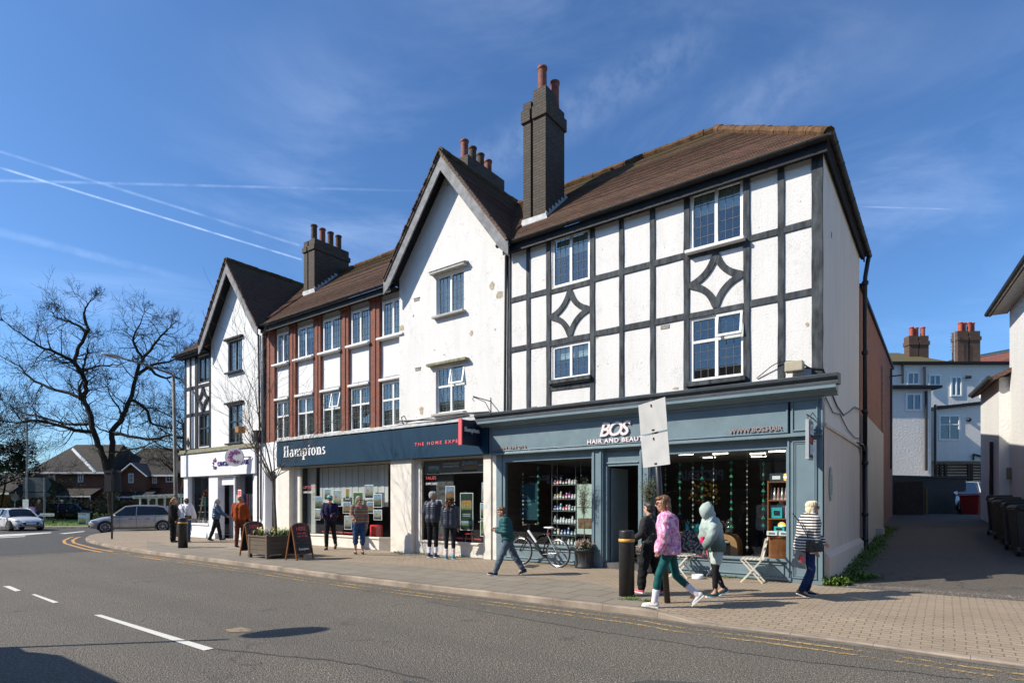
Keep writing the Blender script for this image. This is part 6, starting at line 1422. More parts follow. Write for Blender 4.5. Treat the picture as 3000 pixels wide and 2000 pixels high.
def person(label, px, py, rz, h=1.72, skin=None, top=None, legs=None, shoe=None, hair=None, hairstyle='short', pose=None, bulk=.03, hem=.86, tfold=.010, tdisp=None, legw=.0,
           lean=0, headyaw=0, headpitch=0, armL=(0, .1, .2), armR=(0, .1, .2), legL=(0, 0), legR=(0, 0), bare=0, sock=None, soleM=None, hat=None, shades=False, hood=False, beard=None, z=0, group='people on the pavement', vox=.011, loc=None, collar=False, handL=True, handR=True, legcut=None, shorts=None):
    g = loc or G(px, py, z); t = thing('person', label, 'person', g, rz, group); k = h/1.75; skin = skin or SKIN
    # +x = person's left ... faces -y
    hipz = .93; S = {}
    Sp = Vector((0, 0, hipz))
    def torso(p): return Sp+rot(Vector(p)-Sp, 'X', lean)         # lean forward (toward -y)
    legsj = []
    for s, (ha, ka) in ((1, legL), (-1, legR)):
        hp = Vector((s*.088, 0, .92)); th = rot((0, 0, -.44), 'X', -ha); kn = hp+th+Vector((s*.012, 0, 0)); sh = rot((0, 0, -.42), 'X', -ha+ka); an = kn+sh; legsj.append((hp, kn, an, -ha+ka))
    low = min(a[2].z for a in legsj); dz = .085-low
    def U(p): p = Vector(p); p.z += dz; return p*k
    legsj = [(U(a), U(b), U(c), d) for a, b, c, d in legsj]
    armsj = []
    for s, (fa, ab, el) in ((1, armL), (-1, armR)):
        shp = torso((s*.168, 0, 1.415)); ua = rot(rot((0, 0, -.29), 'Y', -s*ab), 'X', -fa-0); e = shp+ua; fo = rot(rot((0, 0, -.25), 'Y', -s*ab*.35+s*el*.30), 'X', -fa-el); w = e+fo; armsj.append((U(shp), U(e), U(w), fo.normalized(), s))
    nb_, hc = torso((0, .0, 1.47)), torso((0, -.02, 1.47))+Vector((0, -.015-.10*math.sin(headpitch+lean*.5), .145*math.cos((headpitch+lean)*.5)))
    hc = U(hc); nbk = U(nb_)
    HM = Matrix.Rotation(headyaw, 3, 'Z') @ Matrix.Rotation(headpitch, 3, 'X')
    def Hd(p): return hc+(HM @ Vector(p))*k
    # body: one continuous surface
    b = MB()
    cap(b, nbk-Vector((0, 0, .06*k)), hc-Vector((0, 0, .03*k)), .058*k, .052*k)
    for s in (-1, 1):
        cap(b, U(torso((s*.07, 0, 1.35))), U((s*.065, 0, .98)), .095*k, .09*k); cap(b, U(torso((0, 0, 1.42))), U(torso((s*.15, 0, 1.41))), .06*k, .055*k)
    for hp, kn, an, d in legsj: cap(b, hp, kn, .082*k, .055*k); cap(b, kn, kn.lerp(an, .35), .054*k, .055*k); cap(b, kn.lerp(an, .35), an, .055*k, .038*k); cap(b, an, an+Vector((0, -.08, -.04)), .035*k, .03*k)
    for sh_, e, w, d, s in armsj: cap(b, sh_, e, .048*k, .040*k); cap(b, e, w, .040*k, .027*k)
    b.ball(Hd((0, .015, .035)), (.076*k, .095*k, .088*k), 18, 12, HM); b.ball(Hd((0, -.022, -.04)), (.058*k, .070*k, .075*k), 16, 10, HM); b.ball(Hd((0, -.045, -.092)), (.030*k, .028*k, .022*k), 10, 8, HM)
    b.tube([Hd((0, -.085, .025)), Hd((0, -.112, -.018)), Hd((0, -.09, -.028))], [.008*k, .013*k, .009*k], 8)
    for s in (-1, 1): b.ball(Hd((s*.078, .01, .0)), (.012*k, .022*k, .032*k), 8, 6, HM); b.ball(Hd((s*.035, -.068, -.022)), (.024*k, .02*k, .022*k), 8, 6, HM)
    b.ball(Hd((0, -.078, .042)), (.055*k, .02*k, .012*k), 10, 6, HM); b.ball(Hd((0, -.084, -.052)), (.024*k, .012*k, .010*k), 8, 6, HM)
    eyes = [Hd((s*.032, -.088, .018)) for s in (-1, 1)]; mouth = Hd((0, -.094, -.052))
    def mf(c):
        if (c-mouth).length < .021*k and abs((c-mouth).z) < .011*k: return 1
        for e in eyes:
            if (c-e).length < .013*k: return 2
        return 0
    # hands: palm, four fingers, thumb
    for (sh_, e, w, d, s), on in zip(armsj, (handL, handR)):
        if not on: continue
        d = d.normalized(); side = Vector((0, -1, 0)) if abs(d.y) < .8 else Vector((0, 0, 1)); side = (side-d*side.dot(d)).normalized(); nrm = d.cross(side).normalized()*s
        pc = w+d*.05*k; 
        for q in (-1, 0, 1): cap(b, w+d*.01*k+side*q*.014*k, w+d*.085*k+side*q*.022*k, .013*k, .012*k, 8)
        for i, (o_, L) in enumerate(((-.028, .062), (-.010, .075), (.009, .070), (.027, .052))):
            a0 = w+d*.09*k+side*o_*k*-1; a1 = a0+(d*.9-nrm*.25)*L*.5*k; a2 = a1+(d*.75-nrm*.65)*L*.5*k; cap(b, a0, a1, .0085*k, .008*k, 7); cap(b, a1, a2, .008*k, .0068*k, 7)
        a0 = w+d*.03*k+side*.022*k; a1 = a0+(side*.75+d*.6-nrm*.2).normalized()*.04*k; a2 = a1+(side*.3+d*.9-nrm*.4).normalized()*.03*k; cap(b, a0, a1, .011*k, .009*k, 7); cap(b, a1, a2, .009*k, .0075*k, 7)
    bo = solid(b, 'body', [skin, LIP, EYE], t, vox*.62, 2, mf)
    # trousers
    cut = legcut
    m = MB()
    for s in (-1, 1): cap(m, U((s*.055, .01, 1.02)), U((s*.075, .015, .90)), (.098+legw*.5)*k, (.108+legw*.5)*k)
    for hp, kn, an, d in legsj:
        cap(m, hp, kn, (.090+legw)*k, (.062+legw)*k); e = kn.lerp(an, cut if cut else .93); cap(m, kn, kn.lerp(an, .35), (.060+legw)*k, (.060+legw)*k); cap(m, kn.lerp(an, .35), e, (.060+legw)*k, (.042+legw*1.2)*k)
    solid(m, 'trousers', legs, t, vox*.9, 3, None, folds(.004+legw*.45, 9, 13, px))
    # top
    m = MB(); B = bulk
    for s in (-1, 1):
        cap(m, U(torso((s*.066, .0, 1.335))), U(torso((s*.058, .005, 1.12))), (.100+B)*k, (.094+B)*k); cap(m, U(torso((s*.058, .005, 1.12))), U(((s*.066, .01, hem+.08)) if hem < .98 else torso((s*.066, .01, hem))), (.094+B)*k, (.10+B)*k)
        cap(m, U(torso((0, .01, 1.425))), U(torso((s*.135, .0, 1.40))), (.068+B*.3)*k, (.060+B*.5)*k)
    cap(m, U(torso((0, .01, 1.43))), U(torso((0, 0, 1.475))), .08*k, (.066 if collar else .058)*k)
    for sh_, e, w, d, s in armsj: cap(m, sh_, e, (.058+B*.7)*k, (.050+B*.65)*k); cap(m, e, w-d*.015*k, (.050+B*.65)*k, (.036+B*.5)*k)
    hz = U((0, 0, hem)).z
    m2_ = solid(m, 'jacket', top, t, vox*.9, 3, None, tdisp or folds(tfold, 6, 8, px*.3))
    for v in m2_.data.vertices:
        if v.co.z < hz and abs(v.co.x) < .24*k and not any((v.co-w).length < .14*k for _, _, w, _, _ in armsj): v.co.z = hz+(v.co.z-hz)*.12
    if shorts:
        m = MB()
        for hp, kn, an, d in legsj: cap(m, hp, hp.lerp(kn, .55), .115*k, .112*k)
        solid(m, 'shorts', shorts, t, vox*.9, 2, None, folds(.005, 9, 9))
    if sock:
        for hp, kn, an, d in legsj: m = MB(); cap(m, an+(kn-an)*.45, an, .056*k, .046*k); solid(m, 'sock', sock, t, vox*.8, 2)
    # shoes
    for hp, kn, an, d in legsj:
        fm = Matrix.Rotation(d*.9 if d > .25 else (d*.0 if abs(d) < .1 else d*.55), 3, 'X')
        def Fp(p): return an+(fm @ Vector(p))*k
        s_ = MB(); cap(s_, Fp((0, .035, -.025)), Fp((0, -.06, -.045)), .045*k, .038*k); cap(s_, Fp((0, -.06, -.045)), Fp((0, -.15, -.052)), .040*k, .030*k); cap(s_, Fp((0, .02, .0)), Fp((0, .01, .03)), .042*k, .042*k)
        so = solid(s_, 'shoe', shoe, t, vox*.8, 2)
        q = MB(); pts = [(.040, .07), (.036, -.05), (.045, -.12), (.030, -.185), (-.030, -.185), (-.045, -.12), (-.036, -.05), (-.040, .07)]
        A = [Fp((x, y, -.085)) for x, y in pts]; Bq = [Fp((x, y, -.062)) for x, y in pts]; n = 8
        q.add(A+Bq, [tuple(range(n)), tuple(range(2*n-1, n-1, -1))]+[(i, i+n, (i+1) % n+n, (i+1) % n) for i in range(n)]); q.build('sole', soleM or SHOEW, so, uv=False, bevel=.005)
    # hair
    if hair and hairstyle != 'bald':
        m = MB(); bl_ = lambda c, r: m.ball(Hd(c), tuple(x*k for x in r), 16, 10, HM)
        bl_((0, .032, .055), (.086, .096, .084)); 
        if hairstyle in ('short', 'boy'): bl_((0, .055, .01), (.080, .070, .082)); bl_((0, -.012, .088), (.074, .078, .046))
        if hairstyle == 'boy': bl_((0, -.01, .095), (.07, .075, .045))
        if hairstyle == 'bob': bl_((0, .045, -.02), (.086, .078, .105)); bl_((.062, .022, -.04), (.026, .045, .08)); bl_((-.062, .022, -.04), (.026, .045, .08)); bl_((0, -.02, .10), (.070, .07, .040))
        if hairstyle == 'long':
            bl_((0, .05, -.03), (.088, .075, .12)); bl_((0, -.03, .09), (.072, .07, .04))
            for s in (-.055, -.02, .02, .055): cap(m, Hd((s, .055, -.05)), Hd((s*1.35, .09, -.30)), .052*k, .042*k)
            for s in (-1, 1): cap(m, Hd((s*.07, .0, .03)), Hd((s*.09, .015, -.24)), .036*k, .030*k)
        if hairstyle == 'curly':
            rs = random.Random(int(px))
            for i in range(110):
                a, zz = rs.uniform(-.3, 3.44), rs.uniform(-.26, .10); r_ = .085+.02*rs.random()+max(0, -zz)*.18; bl_((r_*math.cos(a)*1.05, .02+r_*math.sin(a), zz), (.022, .022, .024))
        if hairstyle == 'bun': bl_((0, .06, -.01), (.08, .06, .07)); bl_((0, .135, .03), (.04, .035, .04)); cap(m, Hd((0, .12, .02)), Hd((.01, .16, -.10)), .028*k, .014*k)
        if hairstyle == 'pony': bl_((0, .055, .0), (.08, .065, .08)); cap(m, Hd((0, .12, .02)), Hd((.01, .15, -.16)), .035*k, .02*k)
        solid(m, 'hair', hair, t, vox*.75, 1, None, lambda co, n: .006*noise.noise(Vector((co.x*55, co.y*55, co.z*14)))+.004*noise.noise(co*30))
    if beard:
        m = MB(); m.ball(Hd((0, -.045, -.075)), (.055*k, .055*k, .045*k), 12, 8, HM); solid(m, 'beard', beard, t, vox*.8, 1)
    if hat:
        m = MB(); m.ball(Hd((0, .01, .065)), (.090*k, .108*k, .075*k), 16, 10, HM); ho = solid(m, 'cap', hat, t, vox*.8, 1)
        m = MB(); m.add([Hd((-.07, -.06, .062)), Hd((.07, -.06, .062)), Hd((.055, -.16, .045)), Hd((-.055, -.16, .045)), Hd((-.07, -.06, .072)), Hd((.07, -.06, .072)), Hd((.055, -.16, .052)), Hd((-.055, -.16, .052))], [(0, 1, 2, 3), (4, 7, 6, 5), (0, 4, 5, 1), (1, 5, 6, 2), (2, 6, 7, 3), (3, 7, 4, 0)]); m.build('peak', hat, ho, uv=False)
    if shades:
        m = MB()
        for s in (-1, 1): m.ball(Hd((s*.034, -.100, .018)), (.028*k, .008*k, .020*k), 10, 6, HM); m.tube([Hd((s*.062, -.09, .022)), Hd((s*.082, .02, .012))], .0035*k, 4)
        m.tube([Hd((-.06, -.104, .026)), Hd((.06, -.104, .026))], .004*k, 4); m.build('glasses', BLKMETAL, t, uv=False)
    if hood:
        m = MB(); m.ball(Hd((0, .025, .03)), (.120*k, .135*k, .145*k), 18, 12, HM); m.ball(Hd((0, .05, -.07)), (.11*k, .11*k, .10*k), 14, 10, HM); m.ball(Hd((0, -.055, .0)), (.095*k, .07*k, .13*k), 14, 10, HM)
        cap(m, Hd((0, .03, -.10)), nbk+Vector((0, .02, -.03)), .10*k, .12*k); cap(m, Hd((0, .08, .11)), Hd((0, .10, .10)), .07*k, .05*k)
        solid(m, 'hood', hood, t, vox*.9, 2, None, folds(.005, 9, 9))
    t['_k'] = k; del t['_k']
    return t, dict(arms=armsj, head=hc, neck=nbk, k=k, U=U, torso=torso)
def cloth(name, c, **k): return plain(name, c, k.pop('rough', .85), k.pop('var', .25), k.pop('scale', 9), k.pop('bump', .35), k.pop('bscale', 160), bd=.004, **k)
def tiedye():
    m, nt, b = _nodes('tie_dye_pink'); t = NT(nt); f = t.noise(11, 4, .75, dist=.6); g = t.noise(7, 3, .6, sc=(1.3, 1, .8)); h = t.noise(15, 4, .7, sc=(1, 1.7, 1))
    c = t.mix(t.rng(f, .40, .58), (.78, .50, .62), (.55, .10, .30)); c = t.mix(t.rng(g, .56, .68), c, (.28, .10, .38)); c = t.mix(t.rng(h, .52, .64, 0, .85), c, (.80, .66, .70)); c = t.mix(t.rng(t.noise(6, 2), .62, .72), c, (.75, .30, .22))
    t.l.new(c, b.inputs['Base Color']); b.inputs['Roughness'].default_value = .9; t.bump(t.noise(14, 3, sc=(1, 1, .6)), .4, .03, b); return m
def gradient(name, z0, z1, a, b_):
    m, nt, b = _nodes(name); t = NT(nt); s = t.n('ShaderNodeSeparateXYZ'); t.l.new(t.tc.outputs['Object'], s.inputs[0])
    c = t.mix(t.rng(t.math('ADD', s.outputs[2], t.math('MULTIPLY', t.noise(5, 3), .12)), z0+.06, z1+.06, 0, 1, True), a, b_); t.l.new(c, b.inputs['Base Color']); b.inputs['Roughness'].default_value = .9
    t.bump(t.noise(12, 3, sc=(1, 1, .5)), .4, .03, b); return m
def stripes(name, a, b_, freq, duty=.5, jit=0):
    m, nt, b = _nodes(name); t = NT(nt); s = t.n('ShaderNodeSeparateXYZ'); t.l.new(t.tc.outputs['Object'], s.inputs[0])
    z = t.math('ADD', s.outputs[2], t.math('MULTIPLY', t.noise(6, 3), .025)); fr_ = t.math('FRACT', t.math('MULTIPLY', z, freq)); c = t.mix(t.rng(fr_, duty-.06, duty+.06), a, b_); t.l.new(c, b.inputs['Base Color']); b.inputs['Roughness'].default_value = .9
    t.bump(t.noise(90, 2), .3, .004, b); return m
def fleece():
    m, nt, b = _nodes('patterned_fleece'); t = NT(nt); s = t.n('ShaderNodeSeparateXYZ'); t.l.new(t.tc.outputs['Object'], s.inputs[0])
    z = t.math('ADD', s.outputs[2], t.math('MULTIPLY', t.noise(16, 3), .03)); cr = t.n('ShaderNodeValToRGB'); t.l.new(t.math('FRACT', t.math('MULTIPLY', z, 4.2)), cr.inputs[0]); cr.color_ramp.interpolation = 'CONSTANT'
    cols = [(0, (.32, .10, .07)), (.17, (.38, .30, .22)), (.32, (.12, .15, .09)), (.5, (.40, .17, .10)), (.62, (.24, .20, .15)), (.78, (.09, .11, .12)), (.9, (.36, .20, .13))]
    for i, (p, c) in enumerate(cols):
        e = cr.color_ramp.elements[i] if i < 2 else cr.color_ramp.elements.new(p); e.position = p; e.color = (*c, 1)
    c = t.mix(t.rng(t.noise(40, 3, .7), .5, .65, 0, .5), cr.outputs[0], (.12, .09, .08)); t.l.new(c, b.inputs['Base Color']); b.inputs['Roughness'].default_value = .95; t.bump(t.noise(60, 3), .7, .01, b); return m
def blotch(name, a, b_, sc=14, lo=.58, hi=.62):
    m, nt, b = _nodes(name); t = NT(nt); c = t.mix(t.rng(t.noise(sc, 4, .65), lo, hi), a, b_); t.l.new(c, b.inputs['Base Color']); b.inputs['Roughness'].default_value = .8; t.bump(t.noise(90, 2), .3, .004, b); return m
BROWNH = plain('brown_hair', (.16, .075, .03), .45, .5, 18, .5, 60, stretch=(4, 4, .4)); DARKH = plain('dark_hair', (.03, .02, .014), .45, .5, 25, .5, 60)
GREYH = plain('grey_hair', (.38, .36, .33), .5, .4, 25, .5, 60); WHITEH = plain('white_blond_hair', (.72, .62, .43), .5, .35, 18, .5, 60); GINGER = plain('ginger_hair', (.30, .13, .05), .5, .4, 18, .5, 60); CURLH = plain('auburn_curls', (.10, .035, .015), .5, .7, 22, .5, 60)
NAVYJ = cloth('navy_puffer', (.018, .026, .048), rough=.45, bump=.2); NAVYW = cloth('navy_fleece_jacket', (.018, .016, .055)); BLKC = cloth('black_cloth', (.012, .012, .014)); DKT = cloth('charcoal_trousers', (.022, .020, .020))
TEALP = cloth('teal_puffer', (.015, .085, .090), rough=.5); TEALL = cloth('teal_leggings', (.006, .085, .085), rough=.6); JEANB = cloth('blue_jeans', (.035, .075, .17), scale=6, var=.5); JEAND = cloth('dark_blue_jeans', (.015, .03, .10), var=.5, scale=6); JEANG = cloth('grey_blue_jeans', (.085, .115, .15), var=.3, scale=6)
RUST = cloth('rust_jumper', (.30, .058, .012)); RUSTT = cloth('rust_trousers', (.13, .04, .02)); BLUEP = cloth('blue_puffer', (.025, .065, .13), rough=.4); WHT = cloth('white_blouse', (.72, .72, .76), var=.08)
SHT = plain('teal_trainer', (.02, .28, .36), .5, .3, 20); SHB = plain('navy_trainer', (.02, .04, .08), .5, .3, 20); SHP = plain('pink_trainer', (.75, .12, .17), .5, .2, 20); SHW = plain('cream_trainer', (.70, .70, .64), .5, .2, 20); SHK = plain('black_trainer', (.02, .02, .022), .5, .3, 20); BOOT = plain('brown_boot', (.06, .035, .022), .7, .6, 25); SHG = plain('green_navy_trainer', (.03, .10, .10), .5, .6, 30)
TD = tiedye(); MINT = gradient('mint_green_fade', .78, 1.22, (.075, .12, .095), (.36, .44, .41)); STR = stripes('black_white_stripes', (.03, .03, .04), (.66, .64, .58), 21, .55); SOCKW = plain('white_sock', (.75, .72, .80), .9, .15, 30, .3, 90); SOCKR = stripes('red_striped_sock', (.78, .78, .78), (.55, .04, .08), 26, .72)
def RZ_(dx, dy): return math.atan2(dx, -dy)     # heading vector -> rotation (model faces -y)
UX, UY = EX, EY                                   # along pavement to the right
LFT = RZ_(-EX, -EY); RGT = RZ_(EX, EY); AWAY = RZ_(.12, 1); TOW = RZ_(.30, -.95)
pk_, pj = person('person in pink tie-dye hoodie and teal leggings striding left with a leopard print bag', 1962, 1778, RZ_(-1, .28), 1.71, top=TD, legs=TEALL, shoe=SHW, hair=BROWNH, hairstyle='long', bulk=.070, hem=.84, tfold=.022, lean=.10, headyaw=R(8), headpitch=.12,
    armL=(.10, .16, .30), armR=(-.05, .14, .5), legL=(.38, .22), legR=(-.22, .62), sock=SOCKW, shades=True, legcut=.70, vox=.010, handL=False)
person('child in black patterned top and black joggers with pink trainers, seen from behind', 1905, 1737, RZ_(-.7, .7), 1.58, top=blotch('black_gold_print', (.012, .012, .014), (.30, .24, .18), 11, .60, .64), legs=BLKC, shoe=SHP, hair=DARKH, hairstyle='boy', bulk=.04, hem=.90, legw=.03, headyaw=-R(10), armL=(.2, .2, .9), armR=(.1, .15, .4), legL=(.22, .1), legR=(-.15, .25), vox=.010)
person('child hunched in a mint green hooded top and black leggings, hood up', 2096, 1746, RZ_(-.95, -.15), 1.54, top=MINT, legs=BLKC, shoe=SHG, shorts=cloth('pale_mint_shorts', (.45, .52, .48)), bulk=.065, hem=.84, tfold=.020, lean=.20, headpitch=.35, hood=MINT, hairstyle='bald', armL=(.32, .1, .22), armR=(.15, .1, .2), legL=(.12, .1), legR=(-.10, .35), vox=.010)
person('white-haired person in black and white striped jacket and jeans walking right', 2362, 1744, RZ_(1, -.12), 1.62, top=STR, legs=JEAND, shoe=SHK, hair=WHITEH, hairstyle='bob', bulk=.085, hem=.82, tfold=.018, lean=.13, headpitch=-.02, shades=True, armR=(-.05, .10, .25), armL=(.3, .1, .6), legL=(.30, .50), legR=(.12, .55), legw=.012, vox=.010)
person('person in teal padded jacket and grey-blue jeans walking left past the bicycle', 1488, 1684, RZ_(-1, -.1), 1.53, top=TEALP, legs=JEANG, shoe=SHK, hair=BROWNH, hairstyle='short', bulk=.06, hem=.88, lean=.16, headpitch=.3, armL=(-.05, .12, 1.75), armR=(-.1, .12, 1.9), legL=(.42, .06), legR=(-.42, .12), legw=.020, tdisp=puff(.010, .075))
person('grey-haired person in navy quilted jacket and black leggings, back turned, beside the agency window', 1268, 1632, AWAY+R(-14), 1.86, z=.0, top=NAVYJ, legs=BLKC, shoe=SHB, hair=GREYH, hairstyle='short', bulk=.045, hem=.92, headyaw=-R(48), armL=(.15, .38, .9), armR=(.3, .12, 1.3), legL=(.02, .05), legR=(0, .04), sock=SOCKW, legcut=.8, tdisp=puff(.010, .055), skin=SKIN2)
person('curly auburn-haired person in navy quilted jacket looking into the agency window', 1318, 1637, AWAY+R(4), 1.70, top=NAVYJ, legs=cloth('navy_leggings', (.010, .015, .022)), shoe=SHT, hair=CURLH, hairstyle='curly', bulk=.045, hem=.87, headyaw=R(10), armL=(.2, .12, .3), armR=(.05, .14, .1), legL=(.0, .03), legR=(.03, .04), sock=SOCKR, legcut=.62, tdisp=puff(.009, .05))
person('grey-haired person in striped fleece jacket, rolled jeans and boots walking forward', 1052, 1622, TOW+R(4), 1.74, top=fleece(), legs=JEANB, shoe=BOOT, hair=GREYH, hairstyle='pony', bulk=.045, hem=.92, headyaw=R(35), headpitch=.12, shades=True, armL=(.12, .16, .25), armR=(.05, .20, 1.1), legL=(.08, .12), legR=(-.05, .15), legw=.022, legcut=.45, soleM=BOOT, vox=.010)
person('person in teal cap, sunglasses and dark blue jacket with hands raised at the waist', 967, 1609, TOW+R(-14), 1.79, top=NAVYW, legs=BLKC, shoe=BOOT, hair=GREYH, hairstyle='short', bulk=.045, hem=.90, hat=cloth('teal_cap', (.12, .42, .40)), shades=True, beard=WHITEH, armL=(.15, .18, 1.25), armR=(.10, .25, 1.15), legL=(-.22, .35), legR=(.12, .08), legw=.012, soleM=BOOT, skin=SKIN2, vox=.010)
person('bald person in rust jumper and rust trousers walking away beside the left pavement board', 703, 1603, AWAY+R(6), 1.78, top=RUST, legs=RUSTT, shoe=BOOT, bulk=.05, hem=.92, headyaw=-R(25), hairstyle='bald', armL=(.05, .22, .35), armR=(.2, .2, .7), legL=(-.02, .08), legR=(.1, .1), legw=.015, skin=SKIN2)
person('person in shiny blue padded jacket and black trousers walking right by the white shop', 634, 1583, RZ_(.75, .4), 1.70, top=BLUEP, legs=BLKC, shoe=SHK, hair=GREYH, hairstyle='pony', bulk=.065, hem=.90, lean=.05, headyaw=R(25), armL=(-.1, .2, .2), armR=(.5, .35, .5), legL=(.22, .05), legR=(-.25, .1), legw=.018, tdisp=puff(.012, .085))
person('person in loose white blouse with brown shoulder strap behind the far bollard', 545, 1588, AWAY+R(10), 1.70, top=WHT, legs=JEANB, shoe=BOOT, hair=DARKH, hairstyle='bun', bulk=.08, hem=.88, headyaw=R(30), armL=(.2, .3, .5), armR=(.2, .3, .6), legw=.02)
person('ginger-haired person in long black coat and black trousers beside the lamp column', 507, 1588, RZ_(.6, .2), 1.70, top=BLKC, legs=BLKC, shoe=SHK, hair=GINGER, hairstyle='pony', bulk=.06, hem=.74, headpitch=.15, armL=(.1, .1, .2), armR=(.1, .1, .2), legw=.03)
person('distant walker in brown top carrying a purple package on the far path', 112, 1520, RZ_(-1, 0), 1.72, loc=Vector((-36.8, 45.2, .02)), top=cloth('brown_top', (.14, .09, .06)), legs=JEANB, shoe=SHK, hair=GREYH, hairstyle='short', armL=(.5, .1, 1), armR=(.5, .1, 1), legL=(.3, .1), legR=(-.3, .2), group='distant walkers', vox=.02)
person('distant walker in dark blue coat and pale cap before the far hedge', 178, 1516, RZ_(1, 0), 1.72, loc=Vector((-35.4, 45.6, .02)), top=NAVYW, legs=BLKC, shoe=SHK, hair=GREYH, hairstyle='short', hat=SHOPW, armL=(.3, .1, .3), armR=(-.4, .1, .3), legL=(.3, .1), legR=(-.3, .2), group='distant walkers', vox=.02)
# bags and things held
LEO = blotch('leopard_print', (.03, .025, .022), (.30, .26, .22), 30, .50, .53)
w = pk_.matrix_world if False else Matrix.Translation(pk_.location) @ Matrix.Rotation(pk_.rotation_euler.z, 4, 'Z')
q = w @ Vector((-.05, .34, .98)); tb_ = thing('tote_bag', 'leopard print tote bag hanging behind the pink hoodie', 'bag', q, pk_.rotation_euler.z); m = MB()
m.add([(-.09, -.20, -.12), (.09, -.20, -.12), (.09, .20, -.20), (-.09, .20, -.20), (-.03, -.14, .20), (.03, -.14, .20), (.03, .03, .16), (-.03, .03, .16)], [(0, 3, 2, 1), (4, 5, 6, 7), (0, 1, 5, 4), (1, 2, 6, 5), (2, 3, 7, 6), (3, 0, 4, 7)]); solid(m, 'bag_body', LEO, tb_, .012, 5, None, folds(.014, 8, 8)); m = MB(); m.tube([(0, -.12, .2), (0.02, -.20, .38), (0, -.26, .45)], .012, 6).tube([(0, .0, .16), (.02, -.12, .34), (0, -.26, .44)], .010, 6).build('strap', BLKC, tb_)
def bag_at(name, label, p, mat, size, strap, rz=0):
    t = thing(name, label, 'bag', p, rz); m = MB(); a, b, c = size; m.box(-a, a, -b, b, -c, c*.7); solid(m, 'bag_body', mat, t, .01, 6, None, folds(.008, 12, 12)); m = MB()
    m.tube(strap, .009, 6).build('strap', mat, t); return t
g = G(2362, 1744); bag_at('shoulder_bag', 'black leather shoulder bag resting on the hip of the striped jacket', (g.x+.02, g.y-.22, .88), plain('black_leather', (.02, .018, .017), .35, .4, 12, .3, 40), (.12, .06, .11), [(-.1, 0, .12), (-.2, .05, .35), (-.3, .12, .52)])
m = MB(); t = thing('carrier_bag', 'thin grey carrier bag with a red mark swinging from the lowered hand', 'bag', (g.x-.17, g.y-.12, .62)); m.add([(-.16, -.02, -.1), (.10, -.02, -.16), (.10, .02, -.16), (-.16, .02, -.1), (-.06, -.01, .16), (.10, -.01, .18), (.10, .01, .18), (-.06, .01, .16)], [(0, 3, 2, 1), (4, 5, 6, 7), (0, 1, 5, 4), (1, 2, 6, 5), (2, 3, 7, 6), (3, 0, 4, 7)]); solid(m, 'bag_body', plain('grey_plastic_film', (.26, .25, .23), .35, .2, 9), t, .01, 3, None, folds(.010, 14, 14)); m = MB(); m.ball((.03, -.03, .02), (.045, .008, .06), 8, 6).build('red_mark', CORAL, t)
g = G(545, 1588); bag_at('crossbody_bag', 'small brown leather bag on a strap across the white blouse', (g.x+.2, g.y-.2, 1.0), BOOT, (.11, .05, .09), [(-.05, 0, .05), (-.2, -.02, .3), (-.32, .05, .5)])
g = Vector((-36.8, 45.2, 0)); lbox('parcel', plain('purple_parcel', (.35, .22, .45), .6, .5, 4), tag(thing('purple_package', 'large pale purple package carried by the distant walker', 'package', (g.x-.6, g.y-.2, 1.0), 0)), -.7, .5, -.1, .1, -.25, .2)
g = G(2096, 1746); t = thing('pink_fringe', 'bright pink fringed scarf end dangling beside the mint hooded top', 'scarf', (g.x-.20, g.y+.05, .80)); m = MB(); rs = random.Random(1)
for i in range(22): a = rs.uniform(-.05, .05); m.tube([(a*.5, rs.uniform(-.02, .02), .2), (a, rs.uniform(-.02, .02), .0), (a*1.6, rs.uniform(-.03, .03), -rs.uniform(.1, .16))], .006, 4)
m.build('fringe', plain('hot_pink', (.80, .03, .16), .7, .2), t)
